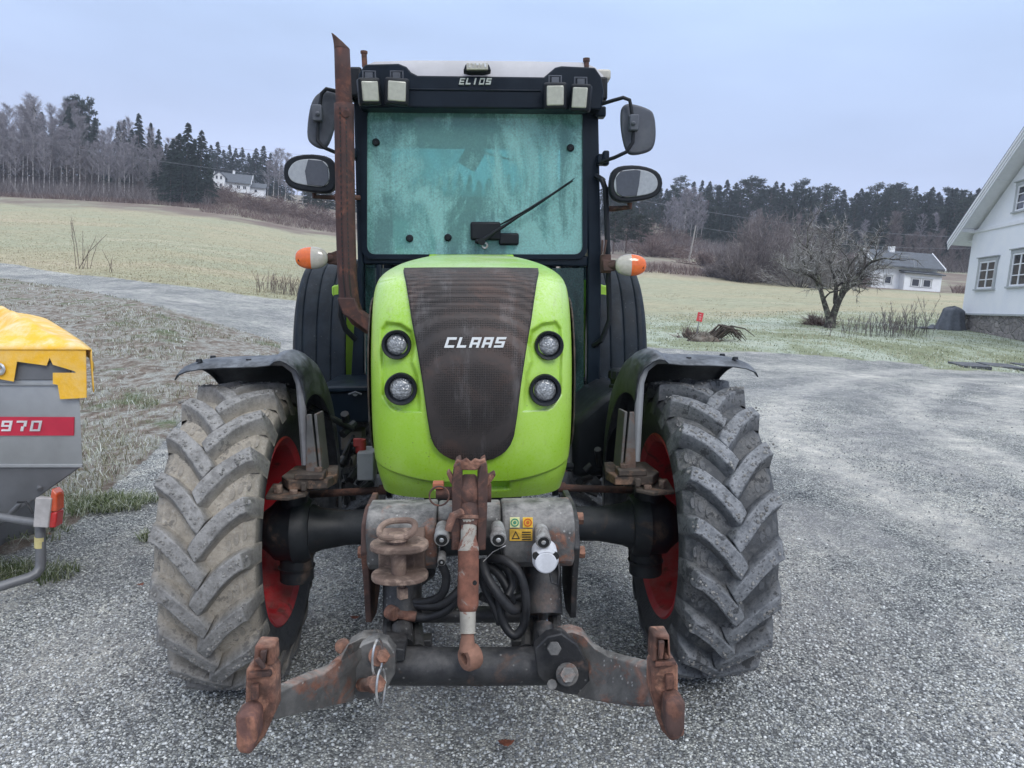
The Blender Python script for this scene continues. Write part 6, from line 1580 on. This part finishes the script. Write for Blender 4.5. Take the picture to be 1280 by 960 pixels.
# top link with its bracket
m = MB()
for px0, px1, pxt in ((566, 577, 0), (598, 609, 0)):
    m.plate([(px0 - 2, 688), (px1 - 2, 688), (px1, 640), (px1 + 1, 592), (px1 - 2, 578), (px0 + 3, 582), (px0 - 1, 600), (px0 - 1, 640)], -.80, .11)
bk = m.build('top_link_bracket', RUSTD, TR, bevel=.003)
m = MB().plate([(566, 585), (571, 575), (577, 577), (583, 573), (588, 578), (594, 574), (600, 576), (606, 573), (609, 584), (602, 583), (596, 588), (576, 588)], -.79, .02); m.plate([(561, 588), (566, 596), (572, 602), (570, 612), (563, 604), (558, 592)], -.79, .03); m.plate([(608, 596), (618, 590), (620, 594), (612, 606), (606, 612)], -.79, .03)
m.build('bracket_horn', RUST, bk, bevel=.003)
m = MB().tube([L(545, 616, -.76), L(612, 616, -.76)], .0165, 18); m.cyl(L(608, 616, -.76), L(614, 616, -.76), .026, n=18); pn = m.build('top_pin', RUSTD, bk); m = MB().box(L(548, 606, -.765), (.03, .03, .018)); m.build('pin_clip', M('faded_orange', (.36, .12, .06), .7, var=.2), pn, bevel=.003)
ringtube(L(549, 620, -.80), .026, 'y', .0025).build('linch_ring', RUSTD, pn)
m = MB().lathe([(-.022, .018), (-.022, .040), (-.014, .046), (.014, .046), (.022, .040), (.022, .018)], L(586.5, 614, -.76), 'X', 32)
m.tube([L(586.5, 630, -.775), L(586, 658, -.81)], [.030, .022], 16); tlk = m.build('top_link', RUSTD, TR, ang=50)
A_, B_ = L(586, 644, -.80), L(584.5, 795, -.895)
def al_(t_): return A_.lerp(B_, t_)
m = MB().tube([al_(0), al_(.03)], .026, 20).tube([L(577, 641, -.84), L(566, 645, -.86), L(562, 656, -.87), L(560, 663, -.87)], [.012, .011, .010, .009], 10); m.build('lock_nut', RUST, tlk)
m = MB(); tt = [.035, .20, .25, .285, .30, .34, .75, .80, .801, .97, .975]; m.tube([al_(q) for q in tt], [.021, .021, .0255, .0275, .0275, .0278, .0278, .0215, .021, .020, .0235], 28)
m.m = [0 if (i // 28) < 4 else (1 if (i // 28) < 7 else 0) for i in range(len(m.f))]; m.build('link_tube', [LINKM, LINKR], tlk, ang=40)
m = MB().cyl(al_(.54) + Vector((.0165, -.0205, 0)), al_(.54) + Vector((.0172, -.0265, 0)), .006, n=12); m.build('tommy_hole', BLACKM, tlk)
c_ = L(588, 821, -.90); m = MB(); m.tube([al_(.97), L(584, 803, -.898), L(585, 812, -.90)], [.016, .019, .024], 16)
m.lathe([(-.020, .015), (-.020, .029), (-.012, .034), (.012, .034), (.020, .029), (.020, .015), (-.02, .015)], (0, 0, 0), 'X', 28); k0 = len(m.v) - 28 * 7
Rz = Matrix.Rotation(R(35), 3, 'Z')
for i in range(k0, len(m.v)): m.v[i] = tuple(c_ + Rz @ Vector(m.v[i]))
m.build('lower_eye', M('eye_rust', (.25, .13, .09), .85, var=.35, vs=12, bump=.001, bs=90), tlk, ang=50)
# towing jaw
cj = L(501, 690, -.80); zj1 = L(501, 686, -.86).z; zj2 = L(501, 724, -.86).z
def jawplate(m, z, r1, th):
    pts = []
    for i in range(26):
        a = 2 * math.pi * i / 26; x = .078 * math.copysign(abs(math.cos(a)) ** .75, math.cos(a)); y = .062 * math.sin(a); pts.append((cj.x + x * r1, -.835 + y, z))
    m.prism(pts, (0, 0, th))
m = MB(); jawplate(m, zj1 - .006, .98, .016); jawplate(m, zj2 - .006, .96, .015); m.prism([(cj.x - .062, -.78, zj2 - .012), (cj.x - .062, -.735, zj2 - .012), (cj.x - .062, -.735, zj1 + .02), (cj.x - .062, -.785, zj1 + .004), (cj.x - .062, -.785, zj2)], (.124, 0, 0))
tj = m.build('towing_jaw', BROWNS, TR, bevel=.004)
m = MB().cyl((cj.x - .002, -.84, zj2), (cj.x - .002, -.84, zj1 + .03), .020, n=20); m.cyl((cj.x - .002, -.84, zj2 - .02), (cj.x - .002, -.84, zj2), .014, n=12); c_ = Vector((cj.x - .004, -.845, zj1 + .030))
pts = [c_ + Vector((.046 * math.copysign(abs(math.cos(a)) ** .6, math.cos(a)) + .1 * (.016 * math.sin(a)), .020 * math.sin(a), .018 + .017 * math.sin(a) + .10 * .046 * math.cos(a))) for a in np.linspace(-math.pi / 2, 1.5 * math.pi, 30)]
m.tube(pts, .0085, 10, caps=False); m.cyl(c_ + Vector((0, 0, -.01)), c_ + Vector((0, 0, .006)), .032, .022, n=18); m.build('jaw_pin', BROWNS, tj, bevel=.002)
c_ = L(503, 741, -.84); MB().box(c_, (.024, .024, .030), Matrix.Rotation(.5, 3, 'Z')).tube([c_ + Vector((0, 0, .01)), c_ + Vector((0, .0, .05))], .007, 8).build('jaw_nut', BROWNS, tj, bevel=.004)
# couplers
def coupler(px, py, r_, yl=-.76, name='hydraulic_coupler', ln=.05):
    c_ = L(px, py, yl - ln); d = Vector((0, 1, .22)).normalized(); a = c_; b = c_ + d * ln * 1.5
    m = MB().tube([a, a + d * .006, a + d * .02, a + d * .022, a + d * .04, b], [r_ * .9, r_, r_, r_ * .85, r_ * .95, r_ * .8], 24, caps=True); o = m.build(name, M('dusty_zinc', (.34, .34, .33), .55, .5, var=.35, vs=30, col2=(.20, .19, .18), amt=.5, cs=22, bump=.001, bs=120), TR, ang=40)
    MB().tube([a - d * .0012, a + d * .001], r_ * .74, 20).build('socket', BLACKM, o); MB().tube([a - d * .003, a - d * .001], [r_ * .22, r_ * .32], 14).build('socket_pin', CHROME, o)
for a in ((552, 675, .021), (623, 675, .022), (679.5, 678, .021)): coupler(*a)
coupler(552, 703, .012, ln=.03)
c_ = L(682, 702, -.80); m = MB(); m.cyl(c_ + Vector((0, .05, .02)), c_, .034, .036, 28); m.cyl(c_, c_ - Vector((0, .012, .0)), .033, .029, 28); so_ = m.build('trailer_socket', M('white_plastic', (.62, .63, .66), .5, var=.15, vs=20, dust=(.4, .4, .4), damt=.3), TR, bevel=.003)
m = MB()
for dx in (-12, 12): q = L(682 + dx, 694, -.80); MB().cyl(q, q - Vector((0, .010, 0)), .010, n=12).build('cap_ear', BLACKM, so_)
m = MB().tube([L(688, 717, -.78), L(690, 728, -.79), L(697, 731, -.79), L(699, 716, -.78), L(698, 705, -.77)], .004, 8); m.build('cap_cord', HOSE, so_)
# stickers
ysf = -.7375
def stk(m, x0, y0, x1, y1, off=0): m.prism([L(x0, y1, ysf - off), L(x1, y1, ysf - off), L(x1, y0, ysf - off), L(x0, y0, ysf - off)], (0, .003, 0))
for (x0, x1, ma, mb_) in ((637.5, 649.5, PALEY, GRN), (653.5, 666, YEL, ORG)):
    m = MB(); stk(m, x0, 647, x1, 659.5); s0 = m.build('sticker', ma, head, ang=0); c_ = L((x0 + x1) / 2, 653.2, ysf - .001)
    MB().lathe([(-.0015, .0085), (-.0015, .0115), (.001, .0115), (.001, .0085)], c_, 'Y', 24, closed=True).build('ring_mark', mb_, s0, ang=0)
    m = MB().lathe([(-.0018, .001), (-.0018, .0045), (.001, .0045)], c_, 'Y', 14); m.build('arrow_mark', mb_, s0, ang=0)
m = MB(); stk(m, 637, 661.5, 665.5, 676); s0 = m.build('sticker', M('sticker_dirty', (.55, .33, .04), .6, var=.35, vs=40), head, ang=0); m = MB()
a, b, c2 = L(639.5, 674, ysf - .001), L(650, 674, ysf - .001), L(644.7, 663.5, ysf - .001); cc = (a + b + c2) / 3; m.ring([a, b, c2], [cc + (p - cc) * .66 for p in (a, b, c2)], (0, .002, 0))
for k in range(4): q0, q1 = L(652.5, 664.5 + k * 3, ysf - .001), L(663.5, 666 + k * 3, ysf - .001); m.box((q0 + q1) / 2, (abs(q1.x - q0.x), .002, .0025))
m.build('warning_mark', BLACKM, s0, ang=0)
# hoses
def hose(pts, r_=.013):
    P3 = [L(a, b, c) for a, b, c in pts]; out_ = []
    n = len(P3)
    for i in range(n - 1):
        p0, p1, p2, p3 = P3[max(0, i - 1)], P3[i], P3[i + 1], P3[min(n - 1, i + 2)]
        for k in range(6):
            t_ = k / 6; out_.append(.5 * ((2 * p1) + (p2 - p0) * t_ + (2 * p0 - 5 * p1 + 4 * p2 - p3) * t_ ** 2 + (3 * p1 - p0 - 3 * p2 + p3) * t_ ** 3))
    out_.append(P3[-1]); MB().tube(out_, r_, 12).build('hose', HOSE, TR, ang=80)
hose([(552, 706, -.76), (558, 722, -.76), (553, 742, -.75), (535, 752, -.72), (508, 750, -.68), (485, 735, -.62)], .012)
hose([(480, 722, -.66), (492, 745, -.66), (520, 756, -.70), (548, 757, -.74), (570, 742, -.75), (585, 720, -.70)], .012)
hose([(494, 766, -.70), (530, 772, -.72), (555, 765, -.74), (574, 745, -.74)], .013)
hose([(600, 745, -.72), (625, 753, -.70), (650, 745, -.66), (680, 735, -.64)], .012)
hose([(602, 700, -.72), (608, 720, -.75), (622, 742, -.77), (640, 762, -.77), (650, 758, -.74)], .014)
hose([(612, 698, -.70), (630, 700, -.74), (648, 715, -.76), (657, 745, -.77), (655, 780, -.76), (643, 794, -.76), (630, 780, -.75), (624, 755, -.74), (620, 735, -.70)], .0125)
hose([(606, 705, -.68), (622, 716, -.70), (634, 735, -.72), (640, 755, -.72)], .013)
hose([(618, 702, -.68), (634, 712, -.70), (640, 730, -.72), (634, 745, -.74)], .012)
hose([(600, 712, -.68), (606, 735, -.72), (618, 760, -.74), (625, 780, -.74)], .011)
hose([(660, 760, -.62), (672, 748, -.62), (688, 735, -.6)], .010)
m = MB().tube([L(486, 764, -.72), L(494, 768, -.74)], .020, 14).tube([L(494, 766, -.72), L(520, 771, -.72)], .015, 12); m.build('hose_fitting', RUST, TR, bevel=.003)
m = MB().tube([L(604, 702, -.80), L(616, 690, -.80), L(632, 682, -.78)], .0012, 5); m.build('thin_wire', CHROME, TR)
m = MB().plate([(642, 700), (700, 700), (700, 775), (648, 775)], -.55, .12); m.build('linkage_frame', CASTD, TR, bevel=.01); m = MB().plate([(480, 700), (540, 700), (545, 720), (520, 740), (516, 775), (484, 775)], -.50, .1); m.build('linkage_frame', CASTD, TR, bevel=.01)
# ------------------------------------------------------------------ spreader at the left edge
def S(px, py, Y): return atY(px, py, Y)
STEEL = M('hopper_steel', (.36, .37, .375), .42, .55, var=.12, vs=3, dust=(.4, .4, .4), damt=.25, bump=.0005, bs=150)
STEELD = M('hopper_grey', (.16, .165, .175), .55, .3, var=.15, vs=4)
YTARP = M('yellow_tarpaulin', (.88, .48, .02), .55, var=.08, vs=3, dust=(.80, .70, .48), damt=.8, bump=.006, bs=9)
TUBEG = M('grey_tube', (.17, .175, .185), .5, .3, var=.2, vs=8, dust=(.3, .3, .3), damt=.25)
Y0 = 3.4
b = S(40, 585, Y0); SPR = thing('spreader', (b.x, Y0, 0), 'grey steel spreader hopper with a torn yellow cover at the left edge of the photo', 'spreader')
off = Vector((b.x, Y0, 0))
def build_s(m, *a, **k):
    m.v = [tuple(Vector(v) - off) for v in m.v]; return m.build(*a, **k)
XR = S(100, 540, Y0).x; XL = XR - 1.55; zt_ = S(60, 480, Y0).z; z2 = S(60, 583, Y0).z; DEPS = .85; TP = .78
FR = MB()
def hop(x0, x1, ya, yb, z): return [(x0, ya, z), (x1, ya, z), (x1 - TP * (yb - ya), yb, z), (x0, yb, z)]
m = MB(); r1 = hop(XL, XR + .008, Y0, Y0 + DEPS, S(60, 470, Y0).z + .06); r2 = hop(XL, XR, Y0, Y0 + DEPS, z2); r3 = hop(XL + .35, XR - .55, Y0 + .10, Y0 + DEPS - .3, z2 - .36)
m.add(r1); m.add(r2); 
for i in range(4): j = (i + 1) % 4; m.face((i, j, 4 + j, 4 + i))
hopper = build_s(m, 'hopper', STEEL, SPR, bevel=.012, solid=.006)
m = MB(); m.add([(x, y, z - .001) for x, y, z in r2]); m.add(r3)
for i in range(4): j = (i + 1) % 4; m.face((i, j, 4 + j, 4 + i))
m.face((4, 5, 6, 7)); build_s(m, 'hopper_funnel', STEELD, SPR, bevel=.006)
m = MB().box(((XL + XR) / 2, Y0 - .006, S(60, 480, Y0).z), (XR - XL, .012, .012)); m.box(((XL + XR) / 2, Y0 - .004, z2 + .004), (XR - XL + .01, .014, .014)); build_s(m, 'hopper_rim', STEEL, hopper, bevel=.002)
m = MB().box(((XL + XR) / 2 - .01, Y0 - .002, S(60, 463, Y0).z), (XR - XL - .02, .012, .085)); build_s(m, 'upper_panel', STEELD, hopper, bevel=.003)
m = MB().prism([S(-420, 545, Y0 - .008), S(92, 544.5, Y0 - .008), S(92.5, 521.5, Y0 - .008), S(-420, 520, Y0 - .008)], (0, .005, 0)); st_ = build_s(m, 'red_stripe', M('stripe_red', (.50, .02, .05), .5, var=.1), hopper, ang=0)
m = word(MB(), '970', 0, 52, 539, 526, 0, .004, fn=lambda a, b_: S(a, b_, Y0 - .0125), gap=.22, shear=.25); build_s(m, 'lettering', M('stripe_letters', (.62, .60, .60), .5), st_, ang=0)
# cover: top sheet with folds, front skirt with a torn edge
zf = S(60, 437, Y0 - .03).z; XC = S(109, 470, Y0 - .03).x; YB = Y0 + DEPS + .12; zb_ = zf + .02
m = MB()
def top(u, v):
    y = Y0 - .035 + (YB - Y0 + .04) * v; x = XL - .03 + (XC - TP * (y - Y0) - XL + .03) * u
    ed = min(1, min(u * 8, (1 - u) * 5, v * 6, (1 - v) * 5)); z = zf + .10 * v ** .8 + .05 * ed ** .7 * (1 - .3 * v) + .018 * math.sin(x * 7 + y * 3) * ed + .012 * mnoise.noise(Vector((x * 6, y * 6, 2))) * ed + .022 * (1 - abs(mnoise.noise(Vector((x * 3.2 + y * 1.5, y * 2.2, 4)))) * 3) * ed
    z += .045 * math.exp(-((x - (XC - .20) + .9 * (y - Y0)) / .05) ** 2) * ed * (1 if v > .25 else v * 4) - .02 * math.exp(-((y - Y0 - .35) / .12) ** 2) * ed
    return (x, y, z)
m.grid(top, 70, 40); cov_ = build_s(m, 'cover', YTARP, SPR, ang=70, solid=.004)
edge_px = [(-420, 470), (-60, 471), (0, 474), (17, 477), (21, 452), (58, 457), (62, 447), (66, 456), (80, 460), (93, 464), (95, 466), (66, 466), (66, 480), (72, 481), (75, 499), (96, 498), (108, 497)]
m = MB(); yf = Y0 - .03
pts = [S(a, b_, yf) for a, b_ in edge_px] + [Vector((XC, yf, zf - .002)), Vector((XC - .3, yf, zf + .004)), Vector((XL, yf, zf + .004))]
m.prism(pts, (0, .004, 0)); build_s(m, 'front_skirt', YTARP, cov_, ang=0)
m = MB()
def sidef(u, v):
    y = Y0 - .03 + (YB - Y0 + .03) * u; hgt_ = .19 if u < .06 else .10 + .02 * math.sin(u * 20)
    return (XC - TP * (y - Y0) + (.045 * v * (math.sin(u * 9) ** 2) + .002), y, zf + .10 * u ** .8 - hgt_ * v)
m.grid(sidef, 30, 6); build_s(m, 'side_skirt', YTARP, cov_, ang=70, solid=.004)
m = MB().lathe([(-.012, .028), (-.016, .020), (-.010, .012), (-.004, .003)], S(1, 461, yf), 'Y', 24); build_s(m, 'eyelet', CHROME, cov_, ang=40)
m = MB().lathe([(-.002, .033), (-.006, .028), (-.002, .024)], S(1, 461, yf), 'Y', 24)
# lamp board and bent tube
m = MB().prism([S(44, 622, Y0 - .06), S(64, 623, Y0 - .06), S(60, 660, Y0 - .06), S(41, 659, Y0 - .06)], (0, .03, 0)); lp = build_s(m, 'lamp_board', M('lamp_grey', (.42, .40, .39), .6, var=.2), SPR, bevel=.004)
m = MB().prism([S(64, 611, Y0 - .05), S(71, 618, Y0 - .05), S(71, 640, Y0 - .05), S(69, 640, Y0 - .05), S(64, 640, Y0 - .05), S(60, 640, Y0 - .05)], (0, .06, 0)); build_s(m, 'orange_lens', glassy('faded_orange_lens', (.60, .09, .03)), lp, bevel=.006)
m = MB().prism([S(62, 641, Y0 - .05), S(71, 640, Y0 - .05), S(69, 660, Y0 - .05), S(60, 660, Y0 - .05)], (0, .06, 0)); build_s(m, 'red_lens', LENSR, lp, bevel=.006)
def sp(pts, r_, name, mat, n=16):
    m = MB().tube([S(*p) for p in pts], r_, n); return build_s(m, name, mat, SPR, ang=60)
sp([(50, 655, Y0), (51, 680, Y0), (51, 700, Y0), (50, 710, Y0), (45, 717, Y0 - .02), (36, 722, Y0 - .04), (0, 733, Y0 - .1), (-60, 752, Y0 - .2)], .022, 'guard_tube', TUBEG)
sp([(-60, 640, Y0), (0, 646, Y0), (30, 651, Y0), (46, 653, Y0)], .018, 'guard_tube', TUBEG)
sp([(50, 671, Y0 - .001), (50, 684, Y0 - .001)], .0235, 'yellow_tape', M('tape', (.55, .48, .22), .6, var=.2))
sp([(50, 612, Y0 + .02), (49, 590, Y0 + .1)], .012, 'lamp_bracket', STEELD, 8)
sp([(0, 654, Y0 + .1), (22, 632, Y0 + .05), (50, 608, Y0 + .1)], .010, 'frame_strut', STEELD, 8)
sp([(22, 628, Y0 - .0), (32, 627, Y0 - .02), (38, 636, Y0 - .03), (41, 642, Y0 - .03)], .005, 'lamp_cable', HOSE, 8)
m = MB()
for x_ in (XL + .3, XL + .6):
    m.box((x_, Y0 + .65, .17), (.06, .9, .34)); 
m.box((XL + .5, Y0 + .5, .30), (.5, .6, .06)); build_s(m, 'stand', STEELD, SPR, bevel=.005)
# ------------------------------------------------------------------ damp winter air
t = NT('haze_air'); pv = t.n('ShaderNodeVolumePrincipled'); pv.inputs['Color'].default_value = (.80, .86, 1, 1); pv.inputs['Density'].default_value = .0007; pv.inputs['Anisotropy'].default_value = .2
t.link(pv.outputs[0], t.out.inputs['Volume'])
hz = MB().box((0, 0, 20), (880, 880, 170)).build('haze', t.mat, ang=0); hz['kind'] = 'stuff'
# ------------------------------------------------------------------ turn everything so that plumb lines are vertical
G4 = Matrix.Rotation(-TILT, 4, 'Y')
bpy.context.view_layer.update()
for o in list(bpy.data.objects):
    if o.parent is None: o.matrix_world = G4 @ o.matrix_basis
